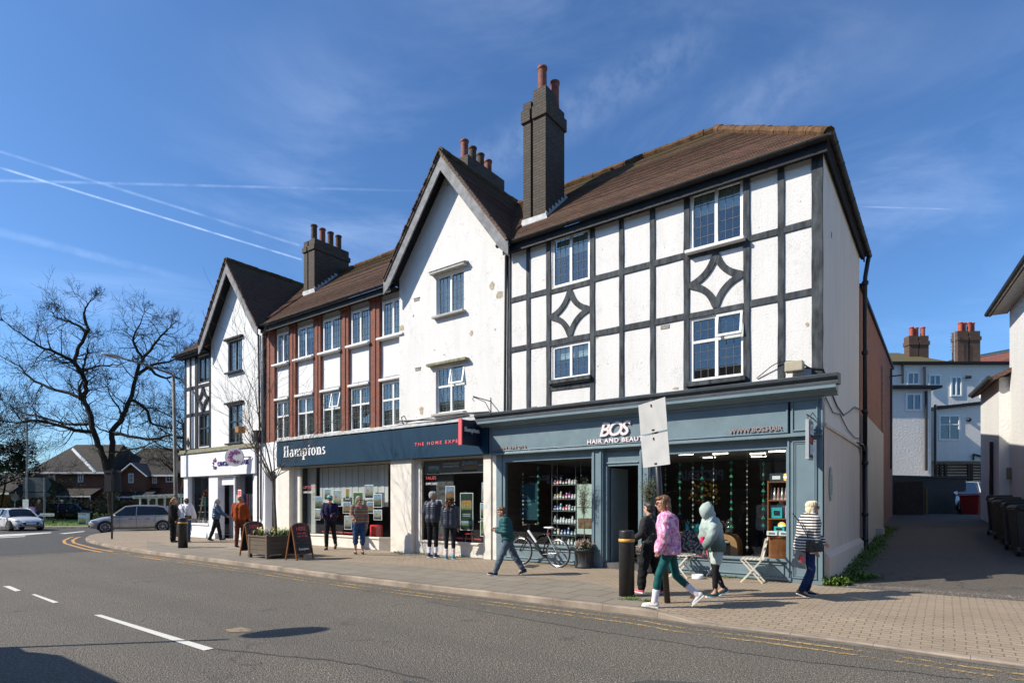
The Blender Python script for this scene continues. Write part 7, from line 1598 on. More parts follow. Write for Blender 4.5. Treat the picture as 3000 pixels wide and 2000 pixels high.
# ============================================================ BICYCLE, CAFE CHAIRS, TABLE, BOWL
def bicycle():
    A, B = FW(-5.66, -.50), FW(-6.80, -.45); d = (B-A); d.z = 0; rz = math.atan2(d.y, d.x); sc = d.length/1.08
    t = thing('bicycle', 'white and black hybrid bicycle leaning on its stand outside the salon window', 'bicycle', A, rz)
    R_ = .345; fx = 1.08*sc; bl = plain('bike_black', (.015, .015, .017), .35, .2); wh = plain('bike_white', (.70, .70, .70), .3, .05); sil = plain('bike_silver', (.45, .45, .45), .3, .2, metal=.8)
    for x in (0, fx):
        m = MB(); m.smooth = True; pts = [(x+R_*math.cos(2*math.pi*i/40), 0, R_+R_*math.sin(2*math.pi*i/40)) for i in range(41)]; m.tube(pts, .019, 8, cap=False); w = m.build('wheel', bl, t)
        m = MB(); pts = [(x+(R_-.028)*math.cos(2*math.pi*i/40), 0, R_+(R_-.028)*math.sin(2*math.pi*i/40)) for i in range(41)]; m.tube(pts, .012, 6, cap=False); m.build('rim', sil, w)
        m = MB()
        for i in range(28): a = 2*math.pi*i/28; s = .03*(-1)**i; m.tube([(x+.02*math.cos(a), s, R_+.02*math.sin(a)), (x+(R_-.03)*math.cos(a+.12*(-1)**(i//2)), 0, R_+(R_-.03)*math.sin(a+.12*(-1)**(i//2)))], .0016, 3)
        m.tube([(x, -.05, R_), (x, .05, R_)], .02, 8).build('spokes', sil, w)
    bb = (.44*sc, 0, .29); st = (.30*sc, 0, .78); hd = (.86*sc, 0, .86); hd2 = (.89*sc, 0, .70)
    m = MB(); m.tube([bb, (.66*sc, 0, .52), hd2], [.030, .030, .028], 8).tube([bb, (.60*sc, 0, .56), hd], [.02, .024, .02], 8).tube([bb, st], .017, 8).tube([hd, hd2], .024, 8); fr_ = m.build('frame', bl, t)
    m = MB(); m.tube([(.62*sc, 0, .58), (.84*sc, 0, .84), hd], [.030, .034, .028], 8).build('white_frame_section', wh, fr_)
    m = MB()
    for s in (-1, 1): m.tube([bb, (0, s*.06, R_)], .010, 6).tube([st, (0, s*.06, R_)], .009, 6)
    m.build('rear_stays', sil, fr_)
    m = MB()
    for s in (-1, 1): m.tube([(.90*sc, s*.05, .66), (fx, s*.055, R_)], .014, 6)
    m.tube([(.90*sc, -.05, .66), (.90*sc, .05, .66)], .014, 6).build('fork', bl, t)
    m = MB(); m.tube([hd, (.82*sc, 0, 1.0)], .014, 6).tube([(.80*sc, -.30, 1.02), (.83*sc, -.1, 1.03), (.83*sc, .1, 1.03), (.80*sc, .30, 1.02)], .012, 6).build('handlebar', bl, t); 
    for s in (-1, 1): MB().tube([(.80*sc, s*.30, 1.02), (.78*sc, s*.19, 1.025)], .017, 8).build('grip', plain('tan_grip', (.35, .25, .15), .7), t)
    m = MB(); m.tube([(.30*sc, 0, .75), (.275*sc, 0, .93)], .013, 6).build('seat_post', sil, t); m = MB(); m.smooth = True; m.ball((.20*sc, 0, .955), (.09, .08, .03), 12, 8).ball((.31*sc, 0, .955), (.10, .035, .022), 12, 8).build('saddle', wh, t)
    m = MB(); m.lathe([(.075, -.005), (.075, .005)], (0, 0, 0), 20)
    for i in range(len(m.v)): v = m.v[i]; m.v[i] = (bb[0]+v[0], -.05+v[2], bb[2]+v[1])
    m.tube([(bb[0], -.06, bb[2]), (bb[0]-.1, -.07, bb[2]-.13)], .009, 5).tube([(bb[0]-.1, -.07, bb[2]-.13), (bb[0]-.1, -.15, bb[2]-.13)], .014, 5).tube([(bb[0], .06, bb[2]), (bb[0]+.1, .07, bb[2]+.13)], .009, 5).tube([(bb[0]+.1, .07, bb[2]+.13), (bb[0]+.1, .15, bb[2]+.13)], .014, 5)
    m.tube([(bb[0], -.05, bb[2]+.07), (0, -.05, R_+.04)], .005, 4).tube([(bb[0], -.05, bb[2]-.07), (0, -.05, R_-.05)], .005, 4).build('crankset', bl, t)
    m = MB(); m.tube([(.40*sc, -.03, .28), (.30*sc, -.24, .0)], .009, 5).build('kick_stand', bl, t)
    m = MB(); m.tube([(.84*sc, -.02, 1.02), (.95*sc, -.04, .9), (.92*sc, -.03, .6)], .004, 4).tube([(.82*sc, .03, 1.03), (.94*sc, .05, .94), (.66*sc, .03, .6)], .004, 4).build('brake_cable', bl, t)
    lbox('rear_reflector', plain('red_reflector', (.5, .02, .02), .3), t, .24*sc, .26*sc, -.02, .02, .78, .83)
bicycle()
CW = plain('cream_folding_wood', (.62, .56, .47), .55, .15, 6)
def folding_chair(px, py, rz, label):
    t = thing('folding_chair', label, 'chair', G(px, py), rz, 'cream folding bistro chairs outside the salon')
    for s in (-1, 1):
        m = MB(); m.beam((s*.19, .20, 0), (s*.19, -.20, .45), .014, .03); m.build('leg', CW, t); m = MB(); m.beam((s*.21, -.20, 0), (s*.21, .16, .43), .014, .03).beam((s*.21, .16, .43), (s*.20, .26, .88), .014, .03); m.build('leg', CW, t)
    m = MB(); m.beam((-.2, .12, .12), (.2, .12, .12), .02, .014).build('stretcher', CW, t)
    m = MB()
    for i in range(6): y = -.20+.073*i; m.box(-.21, .21, y, y+.052, .450, .464)
    m.build('seat', CW, t); m = MB()
    for z, y in ((.66, .215), (.80, .245)): m.beam((-.21, y, z), (.21, y, z), .014, .055)
    m.build('backrest', CW, t); return t
a1 = math.atan2(EX, -EY)
c = folding_chair(2205, 1703, math.atan2(EY, EX)-R(90)+R(180)-R(0), 'cream folding chair standing nearest the corner pilaster')
c.rotation_euler.z = math.atan2(EY, EX)+R(-90)+R(8)
c2 = folding_chair(1996, 1688, math.atan2(EY, EX)+R(90), 'cream folding chair behind the pink hoodie')
c3 = folding_chair(2072, 1684, math.atan2(EY, EX)+R(150), 'cream folding chair tucked beneath the round table')
tb2 = thing('bistro_table', 'round cream bistro table on crossed legs, partly hidden by the mint hooded top', 'table', G(2095, 1682)+Vector((0, 0, 0))); m = MB(); m.smooth = True; m.lathe([(.30, .70), (.31, .71), (.31, .725), (.30, .73)], n=32).build('tabletop', CW, tb2)
for a in (.3, 1.87, 3.44, 5.0): MB().beam((.27*math.cos(a), .27*math.sin(a), 0), (-.2*math.cos(a+.3), -.2*math.sin(a+.3), .70), .016, .025).build('leg', CW, tb2)
bw_ = thing('dog_bowl', 'small white water bowl on the paving below the bistro table', 'bowl', G(2044, 1694)); m = MB(); m.smooth = True; m.lathe([(.115, 0), (.12, .01), (.115, .085), (.10, .088), (.095, .03), (.001, .028)], n=28).build('bowl', SHOPW, bw_)
# ============================================================ CARS
def car(name, label, loc, rz, L=4.05, W=1.75, Hh=1.48, paint=None, prof='hatch', plate='', sc=1, drive=True):
    t = thing(name, label, 'car', loc, rz, None, sc)   # car heads +x, origin centre ground
    pa = paint; gl = plain('car_glass', (.012, .016, .018), .06, .1, coat=.5); bk = BLKMETAL; hl = L/2
    # stations: x, bottom, sill-halfwidth, belt z, belt halfwidth, deck z
    S = [(-hl, .42, .58, .80, .60, .82), (-hl+.08, .30, .76, .92, .74, .98), (-hl+.45, .24, .84, .95, .82, .99), (-hl+1.3, .20, .865, .92, .86, .94), (0, .19, .87, .89, .865, .90), (hl-1.35, .20, .865, .87, .86, .90), (hl-.95, .22, .86, .84, .83, .90), (hl-.45, .24, .82, .76, .76, .83), (hl-.12, .26, .70, .66, .64, .70), (hl, .34, .52, .55, .50, .57)]
    m = MB(); m.smooth = True; rings = []
    for x, zb, wl_, zt, wt, zd in S:
        zm = zb+(zt-zb)*.5; rings.append([(x, -wl_*.9, zb), (x, -wl_*.985, zb+.07), (x, -wl_*1.0, zm), (x, -wt*.99, zt-.03), (x, -wt*.93, zt+.01), (x, -wt*.5, zd), (x, 0, zd+.012), (x, wt*.5, zd), (x, wt*.93, zt+.01), (x, wt*.99, zt-.03), (x, wl_*1.0, zm), (x, wl_*.985, zb+.07), (x, wl_*.9, zb)])
    n = len(rings[0]); vs = [p for r in rings for p in r]; fs = [(i*n+k, i*n+k+1, (i+1)*n+k+1, (i+1)*n+k) for i in range(len(S)-1) for k in range(n-1)]+[((i+1)*n, i*n, i*n+n-1, (i+1)*n+n-1) for i in range(len(S)-1)]+[tuple(range(n)), tuple(range(len(S)*n-1, (len(S)-1)*n-1, -1))]
    m.add(vs, fs); body = m.build('body', pa, t, uv=False); md = body.modifiers.new('s', 'SUBSURF'); md.levels = 1; md.render_levels = 2
    # greenhouse
    zr = Hh; Gs = [(-hl+.10, .95, .66, .96), (-hl+.42, .95, .60, zr-.13), (-hl+.95, .94, .60, zr-.02), (-.1, .90, .60, zr), (.42, .90, .575, zr-.06), (hl-.98, .88, .62, .885)]
    tops = [Vector((x, 0, z)) for x, _, _, z in Gs]
    m = MB(); m.smooth = True; rings = []
    for i, (x, zb, w2, z) in enumerate(Gs): rings.append([(x, -.80+(.06 if i in (0, 5) else 0), zb-.03), (x, -w2-.02, z-.06 if 0 < i < 5 else z), (x, -w2*.7, z), (x, 0, z+.012), (x, w2*.7, z), (x, w2+.02, z-.06 if 0 < i < 5 else z), (x, .80-(.06 if i in (0, 5) else 0), zb-.03)])
    n = 7; vs = [p for r in rings for p in r]; m.cm = 0
    for i in range(5):
        for k in range(6):
            roof = 1 <= k <= 4 and 1 <= i <= 3; m.cm = 0 if roof else 1
            o = len(m.v); m.add([rings[i][k], rings[i][k+1], rings[i+1][k+1], rings[i+1][k]], [(0, 1, 2, 3)])
    gh = m.build('cabin', [pa, gl], t, uv=False)
    m = MB()
    for s in (-1, 1):
        def sp_(x, z):   # point on glass side
            return None
        b0 = Vector((hl-.98, s*.775, .86)); b1 = Vector((.42, s*.60, zr-.11)); m.beam(b0, b1, .05, .06)
        m.tube([(.42, s*.60, zr-.10), (-.1, s*.625, zr-.045), (-hl+.95, s*.625, zr-.065), (-hl+.42, s*.625, zr-.18)], .028, 6)
        m.beam((-.12, s*.812, .88), (-.14, s*.63, zr-.05), .09, .035, (1, 0, 0))
        m.prism([(-hl+.10, .93), (-hl+.95, .93), (-hl+.62, zr-.13), (-hl+.40, zr-.16)], 'xz', s*.64, s*.80) if False else m.beam((-hl+.18, s*.79, .90), (-hl+.55, s*.63, zr-.12), .05, .20, (1, 0, 0))
        m.beam((hl-1.0, s*.82, .885), (-hl+.25, s*.80, .945), .03, .035)
    m.build('pillars', pa, gh, uv=False)
    m = MB()
    for s in (-1, 1):
        for x in (.62, -.14, -1.0 if L > 3.9 else -.95): m.box(x-.006, x+.006, s*.868, s*.874, .30, .86)
        m.box(-.95, hl-1.3, s*.868, s*.874, .27, .285)
        for x in (.05, -.75): m.box(x-.0, x+.16, s*.87, s*.892, .74, .765)
    m.build('door_seams', bk, body, uv=False)
    xs = (hl-.78, -hl+.68)
    for x in xs:
        for s in (-1, 1):
            m = MB(); n = 24; rr = .365; m.prism([(x+rr*math.cos(math.pi*i/n), .31+rr*math.sin(math.pi*i/n)) for i in range(n+1)]+[(x-rr, .18), (x+rr, .18)], 'xz', s*.60, s*.878); m.build('wheel_arch', bk, body, uv=False)
            w = MB(); w.smooth = True; w.lathe([(.18, -.10), (.30, -.11), (.325, -.08), (.325, .08), (.30, .11), (.18, .10)], n=28)
            for i in range(len(w.v)): v = w.v[i]; w.v[i] = (x+v[0], s*.785+v[2], .322+v[1])
            wo = w.build('tyre', plain('tyre_rubber', (.018, .018, .018), .8), t, uv=False)
            r = MB(); y = s*.885
            for i in range(8): a = 2*math.pi*i/8; r.beam((x, y, .322), (x+.20*math.cos(a), y, .322+.20*math.sin(a)), .02, .035, (0, 1, 0))
            r.tube([(x+.205*math.cos(2*math.pi*i/28), y, .322+.205*math.sin(2*math.pi*i/28)) for i in range(29)], .014, 5, cap=False); r.tube([(x, y-.01, .322), (x, y+.01, .322)], .04, 10); r.build('rim', plain('alloy_rim', (.45, .45, .46), .35, .1, metal=.7), wo, uv=False)
    for s in (-1, 1):
        m = MB(); m.ball((hl-.30, s*.62, .66), (.20, .12, .07), 12, 8).build('headlight', plain('headlight_lens', (.62, .64, .66), .1, .1, coat=.8), t, uv=False)
        m = MB(); m.ball((-hl+.10, s*.68, .84), (.09, .10, .09), 10, 8).build('tail_light', plain('red_lens', (.42, .015, .015), .2, .1), t, uv=False)
        m = MB(); m.smooth = True; m.ball((hl-1.22, s*.96, .93), (.07, .10, .065), 10, 8).tube([(hl-1.2, s*.8, .9), (hl-1.2, s*.93, .92)], .02, 5).build('wing_mirror', pa, t, uv=False)
    m = MB(); m.box(hl-.10, hl+.012, -.42, .42, .36, .55).box(hl-.25, hl-.0, -.62, -.42, .34, .42).box(hl-.25, hl-.0, .42, .62, .34, .42).build('grille', bk, t, bevel=.02)
    pl_ = MB(); pl_.box(hl+.012, hl+.02, -.26, .26, .42, .53); po = pl_.build('number_plate', WLET, t)
    if plate: text('plate_lettering', plate, .1, bk, po, (hl+.022, -.22, .44), rot=(R(90), 0, R(90)), ext=.001, fit=(.44, .07))
    m = MB(); m.box(-hl-.012, -hl+.05, -.45, .45, .32, .46).build('rear_bumper', bk, t, bevel=.02)
    if drive:
        m = MB(); m.ball((.15, .36, 1.12), .11, 10, 8).ball((.12, .36, .85), (.14, .2, .22), 10, 8).build('driver_silhouette', plain('dim_occupant', (.10, .07, .06), .9), t, uv=False)
    return t
GREYP = plain('grey_car_paint', (.36, .345, .33), .28, .04, 1, metal=.25, coat=.7); WHP = plain('white_car_paint', (.66, .67, .70), .25, .03, 1, coat=.8)
A, B = Vector((-21.8, 31.0, 0)), Vector((-19.5, 32.3, 0)); c = (A+B)/2+Vector((-.40, .72, 0)); car('grey_hatchback', 'grey hatchback driving left past the pavement corner', (c.x, c.y, -.1), math.atan2(A.y-B.y, A.x-B.x), L=4.1, W=1.75, Hh=1.50, paint=GREYP).name = 'grey_hatchback'
l = G(52, 1554, -.1); car('white_hatchback', 'white hatchback with black grille turning in from the left edge', (l.x-.6, l.y+.6, -.1), R(-28), L=3.9, Hh=1.42, paint=WHP, plate='YP13 CWU', sc=.92)
l = P(2905, 1500, 27.5); car('white_suv', 'white car parked at the end of the alley, tail lights showing', (l.x+.4, 29.6, 1.05), R(165), L=4.4, Hh=1.55, paint=WHP, drive=False).rotation_euler.z = R(20)
t = car('dark_parked_car', 'dark car parked before the brick houses behind the hedge', at(215, 50.0), R(8), paint=plain('dark_car_paint', (.02, .02, .025), .3, coat=.6), drive=False)
# van beyond the left edge whose shadow falls on the road
vt = thing('parked_van', 'dark delivery van parked at the near kerb outside the left edge', 'van', (0, 0, -.1)); vd = Vector((EX, EY, 0)); vn = Vector((-EX*0-.598, -.801, 0)).normalized()
p0v = Vector((-7.87, 6.04, 0)); vt.location = (p0v.x, p0v.y, -.1); vt.rotation_euler = (0, 0, math.atan2(vd.y, vd.x)); vm = MB(); Wv = 1.9
vm.prism([(-1.9, .35), (-1.9, .85), (-1.6, 1.15), (-.75, 1.30), (-.12, 2.05), (.15, 2.18), (4.2, 2.2), (4.35, .35)], 'xz', -Wv, 0).build('body', plain('van_paint', (.05, .05, .055), .35), vt, bevel=.06)
for x in (-1.1, 3.2):
    for y in (-.1, -Wv+.1): m = MB(); m.tube([(x, y-.12, .35), (x, y+.12, .35)], .35, 20).build('wheel', BLKMETAL, vt)
MB().box(-.55, .1, -Wv-.005, .005, 1.25, 1.95).build('cab_window', ROOMD, vt)
lo = thing('round_road_sign', 'round road sign on a tall pole outside the left edge', 'road sign', (-2.94-.985*4.56, 7.55-.17*4.56, -.1)); MB().tube([(-.32, -.35, 0), (-.32, -.35, 3.3)], .035, 8).build('pole', STEELG, lo)
m = MB(); n = 28; m.prism([(.36*math.cos(2*math.pi*i/n), 3.5+.36*math.sin(2*math.pi*i/n)) for i in range(n)], 'xz', -.02, .02); o = m.build('disc', STEELG, lo); o.rotation_euler = (0, 0, R(60))
# ============================================================ SHOP INTERIORS
def at_f(x, y, z=0): return FW(x, y, z)
rs = random.Random(12)
def poster(x, y, z, w, h, ph, label, group, frame=WLET):
    t = thing('window_poster', label, 'poster', at_f(x, y, z), FROT, group); MB().box(-w/2-.02, w/2+.02, 0, .012, -.02, h+.02).build('frame', frame, t); MB().box(-w/2, w/2, -.004, -.001, 0, h).build('picture', PH[ph], t); return t
LT = 'property cards hanging in the left agency window'
rows = [(-16.55, 1.12, .42, .50, 0, 'dim property card second from the left'), (-16.62, .72, .30, .42, 2, 'low narrow property card at the left'), (-16.02, 1.45, .34, .42, 0, 'upper property card with brown houses and blue sky'), (-16.02, .98, .36, .42, 1, 'property card with bright green lawn and pale house'), (-15.45, 1.22, .44, .64, 2, 'taller property card of a villa among trees'),
    (-14.88, 1.48, .18, .40, 5, 'small narrow navy card with an orange figure'), (-14.92, .98, .38, .42, 4, 'property card of a red brick cottage'), (-14.30, 1.15, .50, .62, 3, 'large card with green garden aerial view'), (-14.30, .70, .50, .40, 2, 'pale house card beneath the green aerial card'), (-13.72, 1.50, .40, .50, 2, 'topmost card of a white villa'), (-13.66, 1.0, .3, .42, 4, 'cottage card behind the walker in fleece'),
    (-13.28, 1.20, .38, .48, 0, 'property card beside the glass corner'), (-13.28, .78, .38, .36, 2, 'navy text card beside the glass corner'), (-15.95, .60, .3, .34, 1, 'lowest green card left of the capped walker'), (-14.85, .42, .36, .52, 2, 'lowest tall card between the two walkers')]
for x, z, w, h, ph, lab in rows: poster(x, .36, z+.22, w, h*.85, ph, lab, LT)
RT = 'property cards hanging in the right agency window'
for x, z, w, h, ph, lab in [(-9.97, 1.62, .34, .42, 4, 'wooden lodge card at the top of the sales window'), (-9.97, 1.12, .34, .40, 2, 'pale card just under the wooden lodge card'), (-10.45, 1.22, .26, .40, 4, 'small card beside the grey-haired watcher'), (-9.32, .78, .46, 1.05, 5, 'tall dark green poster with orange sunset picture'), (-8.62, 1.62, .2, .5, 0, 'card cut by the right window frame, uppermost'), (-8.66, 1.12, .24, .42, 0, 'card by the right frame below the uppermost'), (-8.66, .62, .24, .42, 3, 'green card by the right frame, lowest')]: poster(x, .32, z, w, h, ph, lab, RT)
tall = [o for o in bpy.data.objects if o.get('label', '').startswith('tall dark green poster')][0]
for o in list(tall.children):
    if o.name.startswith('picture'): o.data.materials[0] = plain('dark_green_poster', (.02, .045, .035), .5, .1)
lbox('printed_picture', PH[5], tall, -.20, .20, -.008, -.0045, .52, .85); lbox('printed_picture', PH[1], tall, -.20, .20, -.008, -.0045, .08, .25)
text('poster_lettering', 'COUNTRY ESTATES', .05, WLET, tall, (-.15, -.005, .43), ext=.001, fit=(.3, .03)); text('poster_lettering', 'LIVING BEAUTIFUL', .05, WLET, tall, (-.15, -.005, .38), ext=.001, fit=(.3, .03))
ban = thing('window_banner', 'long grey printed banner across the top of the sales window', 'banner', at_f(-9.75, .30, 2.42), FROT); MB().box(-1.28, 1.28, 0, .01, 0, .40).build('banner_sheet', plain('grey_banner', (.16, .16, .15), .7, .1), ban); MB().box(-1.1, -.65, -.006, -.001, .02, .26).build('printed_picture', PH[1], ban); MB().box(.28, .85, -.006, -.001, .05, .36).build('printed_picture', PH[4], ban)
text('banner_lettering', 'COUNTRY ESTATES', .08, WLET, ban, (-.5, -.004, .28), ext=.001, fit=(.65, .05)); text('banner_lettering', 'LIVING BEAUTIFUL', .08, WLET, ban, (-.5, -.004, .2), ext=.001, fit=(.65, .05)); text('banner_lettering', 'NEWLAND', .06, WLET, ban, (.92, -.004, .2), ext=.001, fit=(.3, .045))
def stool(x, y, c, label): t = thing('drum_stool', label, 'stool', at_f(x, y, .04), FROT); m = MB(); m.smooth = True; m.lathe([(.2, 0), (.215, .02), (.215, .40), (.20, .44), (.001, .445)], n=24).build('seat', plain('stool_%d' % int(c[0]*100), c, .8, .1), t); t.location.z = .36
stool(-13.65, .62, (.75, .06, .06), 'round red drum stool behind the lettings window'); stool(-12.98, .95, (.05, .35, .38), 'round teal drum stool by the angled glass')
def round_table(x, y, label, z0=0): t = thing('office_table', label, 'table', at_f(x, y, 0), FROT); m = MB(); m.smooth = True; m.lathe([(.4, .98), (.4, 1.0)], n=24).build('tabletop', WLET, t); MB().tube([(0, 0, .0), (0, 0, .98)], .03, 8).build('leg', STEELG, t)
round_table(-13.1, 1.3, 'small white round table inside beside the door'); round_table(-9.0, 1.1, 'white round table inside the sales window')
rc = thing('red_office_chair', 'red moulded chair on thin legs inside the sales window', 'chair', at_f(-9.6, .9, .0), FROT); m = MB(); m.smooth = True; m.ball((0, 0, .62), (.24, .22, .03), 14, 6); m.ball((-.2, .05, .85), (.03, .2, .2), 12, 8); m.build('seat', plain('red_plastic', (.55, .03, .03), .35), rc)
for a, b in ((-.2, -.2), (.2, -.2), (.2, .2), (-.2, .2)): MB().tube([(a*.6, b*.6, .6), (a, b, 0)], .01, 5).build('leg', STEELG, rc)
# salon: shelves of bottles, poster panels, garlands, cabinet, desk
sh = thing('bottle_shelves', 'tall glass shelf unit full of hair products in the left salon window', 'shelf unit', at_f(-6.45, .45, .44), FROT); levels = [.015, .28, .58, .91, 1.22, 1.59]
m = MB()
for z in levels: m.box(0, .72, 0, .28, z-.012, z)
m.build('glass_shelf', plain('shelf_glass', (.16, .20, .19), .15, .1), sh); m = MB()
for x in (0, .72):
    for y in (0.01, .27): m.tube([(x, y, 0), (x, y, 2.2)], .007, 5)
m.build('upright', STEELG, sh)
pal = {1.86: [(.45, .03, .05), (.45, .03, .05), (.12, .02, .02), (.12, .02, .02), (.02, .02, .02), (.7, .6, .6), (.5, .5, .5), (.5, .5, .5)], 1.54: [(.5, .42, .2), (.5, .42, .2), (.45, .38, .2), (.30, .02, .18), (.30, .02, .18), (.30, .02, .18), (.5, .5, .5), (.5, .5, .5)], 1.2: [(.03, .08, .30), (.02, .10, .35), (.03, .25, .4), (.6, .08, .15), (.6, .1, .15), (.5, .5, .5), (.04, .04, .05), (.4, .5, .5)],
       .82: [(.6, .62, .62)]*8, .42: [(.03, .03, .03), (.5, .45, .3), (.03, .10, .3), (.02, .10, .35), (.02, .10, .35), (.03, .3, .4), (.2, .2, .2)], .08: [(.4, .36, .22), (.4, .36, .22), (.2, .5, .5), (.55, .6, .6), (.55, .6, .6), (.2, .35, .3), (.5, .5, .5)]}
lev_n = {1.86: 'top', 1.54: 'second', 1.2: 'third', .82: 'fourth', .42: 'fifth', .08: 'lowest'}; ordn = ['leftmost', 'second', 'third', 'fourth', 'fifth', 'sixth', 'seventh', 'rightmost']
BOT = {}
for z, cl in pal.items():
    for i, c in enumerate(cl):
        key = c
        if key not in BOT: BOT[key] = plain('bottle_%d_%d_%d' % tuple(int(v*100) for v in c), c, .35, .05)
        x = .05+i*.62/(len(cl)-1); t = thing('product_bottle', 'hair product bottle, %s on the %s glass shelf' % (ordn[i] if i < len(cl)-1 else 'rightmost', lev_n[z]), 'bottle', at_f(-6.45+x, .45+.10, .44+{1.86: 1.59, 1.54: 1.22, 1.2: .91, .82: .58, .42: .28, .08: .015}[z]), FROT, 'bottles on the glass shelves')
        h = .13+.035*((i*7+int(z*10)) % 3); m = MB(); m.smooth = True; m.lathe([(.032, 0), (.036, .01), (.036, h*.7), (.02, h*.8)], n=12).build('bottle', BOT[key], t); m = MB(); m.lathe([(.02, h*.8), (.02, h)], n=10).build('bottle_cap', BLKMETAL if i % 2 else WLET, t); MB().box(-.026, .026, -.039, -.034, h*.2, h*.5).build('bottle_label', WLET, t)
pp = thing('price_panel', 'tall pale green price panel at the right of the left salon window', 'panel', at_f(-5.36, .30, .78), FROT); MB().box(-.24, .24, 0, .01, .0, 1.25).build('panel_sheet', plain('pale_mint_panel', (.50, .60, .54), .6, .05), pp); lbox('panel_picture', plain('brown_picture', (.20, .13, .08), .5, .8, 10), pp, -.2, .2, -.006, -.002, .14, .40); lbox('divider', BLKMETAL, pp, -.24, .24, -.006, .0, .66, .675)
tp = thing('teal_poster', 'dark teal poster with pale writing deep in the left salon window', 'poster', at_f(-7.22, .5, 1.10), FROT); MB().box(-.29, .29, 0, .01, 0, .98).build('poster_sheet', plain('dark_teal_poster', (.012, .055, .075), .5, .1), tp)
for i, s in enumerate(('Low', 'maintenance', 'lifestyle', 'hair')): text('poster_lettering', s, .08, plain('teal_poster_ink', (.15, .35, .40), .6), tp, (-.22, -.004, .60-.11*i), ext=.001, fit=((.12, .44, .30, .15)[i], .07))
GLN = plain('shamrock_green', (.02, .25, .12), .4, .2); GLW = plain('pale_sequin', (.40, .38, .30), .3, .3); GLD = plain('gold_sequin', (.45, .30, .10), .3, .3)
def garland(x, y, z0, z1, kind, label, seed):
    t = thing('window_garland', label, 'garland', at_f(x, y, z1), FROT, 'garlands hanging in the salon windows'); rs = random.Random(seed); MB().tube([(0, 0, 0), (0, 0, z0-z1)], .0025, 4).build('string', STEELG, t); m = MB(); z = -.06
    while z > z0-z1:
        if kind == 'clover':
            tw = rs.uniform(-.9, .9)
            for a in (0, 2.1, 4.2): c_, s_ = math.cos(a+1.57)*.02, math.sin(a+1.57)*.02; m.ball((c_*math.cos(tw), c_*math.sin(tw), z+s_), (.018*abs(math.cos(tw))+.004, .005, .018), 7, 5)
            z -= rs.uniform(.14, .24)
        else:
            r = rs.uniform(.012, .032); m.ball((0, 0, z), (r*rs.uniform(.3, 1), .004, r), 9, 6); z -= rs.uniform(.07, .16)
    m.build('charms', GLN if kind == 'clover' else GLW, t)
for i, (x, y, z0, z1, kd, lab) in enumerate([(-7.35, .4, 1.0, 2.4, 'disc', 'string of pale discs before the salon brick wall'), (-6.82, .35, .95, 2.55, 'clover', 'green shamrock garland left of the bottle shelves'), (-3.30, .4, 1.1, 2.6, 'disc', 'pale disc string just right of the salon doorway'), (-2.98, .45, 1.15, 2.5, 'clover', 'shamrock garland above the pink hoodie'), (-2.66, .4, 1.0, 2.62, 'disc', 'pale disc string before the yellow flowers'),
    (-2.46, .42, 1.5, 2.62, 'clover', 'short shamrock garland above the mint hood'), (-2.20, .4, 1.3, 2.62, 'disc', 'small disc string above the mint hood'), (-1.83, .42, .9, 2.5, 'clover', 'shamrock garland right of the mint hood'), (-1.49, .38, .55, 2.6, 'disc', 'long disc string reaching down beside the folding chair'), (-1.17, .4, .95, 2.62, 'clover', 'shamrock garland beside the wooden shelf unit')]): garland(x, y, z0, z1, kd, lab, i)
cb_ = thing('display_cabinet', 'warm wood shelf cabinet with slatted base in the right salon window', 'cabinet', at_f(-1.06, .35, .42), FROT); m = MB()
for z in (.45, .83, 1.21, 1.59): m.box(0, .46, .0, .3, z-.02, z)
m.box(-.02, .0, .0, .3, .43, 1.61).build('shelves', OAK, cb_); m = MB(); m.lathe([(.24, .0), (.24, .44)], (.22, .20, 0), 40, 1, .8)
for i in range(34): a = math.pi+math.pi*i/33; m.tube([(.22+.245*math.cos(a), .20+.197*math.sin(a), 0), (.22+.245*math.cos(a), .20+.197*math.sin(a), .44)], .008, 4)
m.build('slatted_base', OAK, cb_); m = MB(); m.lathe([(.27, .44), (.27, .47)], (.22, .20, 0), 32, 1, .85).build('base_top', OAK, cb_)
TEALX = plain('turquoise_box', (.03, .42, .44), .5, .1); PKX = plain('pink_box', (.62, .42, .55), .5, .2)
def gift(name, label, x, y, z, s, mat, lid=None):
    t = thing(name, label, 'box', at_f(x, y, z), FROT); a, b, c = s; MB().box(-a, a, -b, b, 0, c).build('carton', mat, t, bevel=.004); lbox('front_print', lid or WLET, t, -a*.6, a*.6, -b-.003, -b-.0005, c*.25, c*.7)
gift('gift_box', 'turquoise gift box on the second shelf of the wood cabinet', -.90, .42, 1.255, (.10, .06, .22), TEALX, BLKMETAL); gift('gift_box', 'pink striped gift carton behind the turquoise gift box', -.92, .55, 1.255, (.14, .05, .27), PKX); gift('gift_box', 'pink gift carton at the right end of the second cabinet shelf', -.70, .46, 1.255, (.05, .06, .26), PKX)
gift('hair_tool_box', 'turquoise boxed hair tool lying on the cabinet counter', -.86, .44, .985, (.10, .06, .10), TEALX, BLKMETAL); gift('hair_tool_box', 'pale boxed hair tool left on the cabinet counter', -.98, .34, .90, (.10, .05, .09), WLET, STEELG); gift('hair_tool_box', 'pale boxed hair tool right on the cabinet counter', -.74, .34, .90, (.11, .05, .09), WLET, STEELG); gift('dark_gift_box', 'dark blue box on the very top of the wood cabinet', -.92, .46, 2.015, (.13, .06, .16), plain('dark_blue_box', (.04, .06, .08), .4))
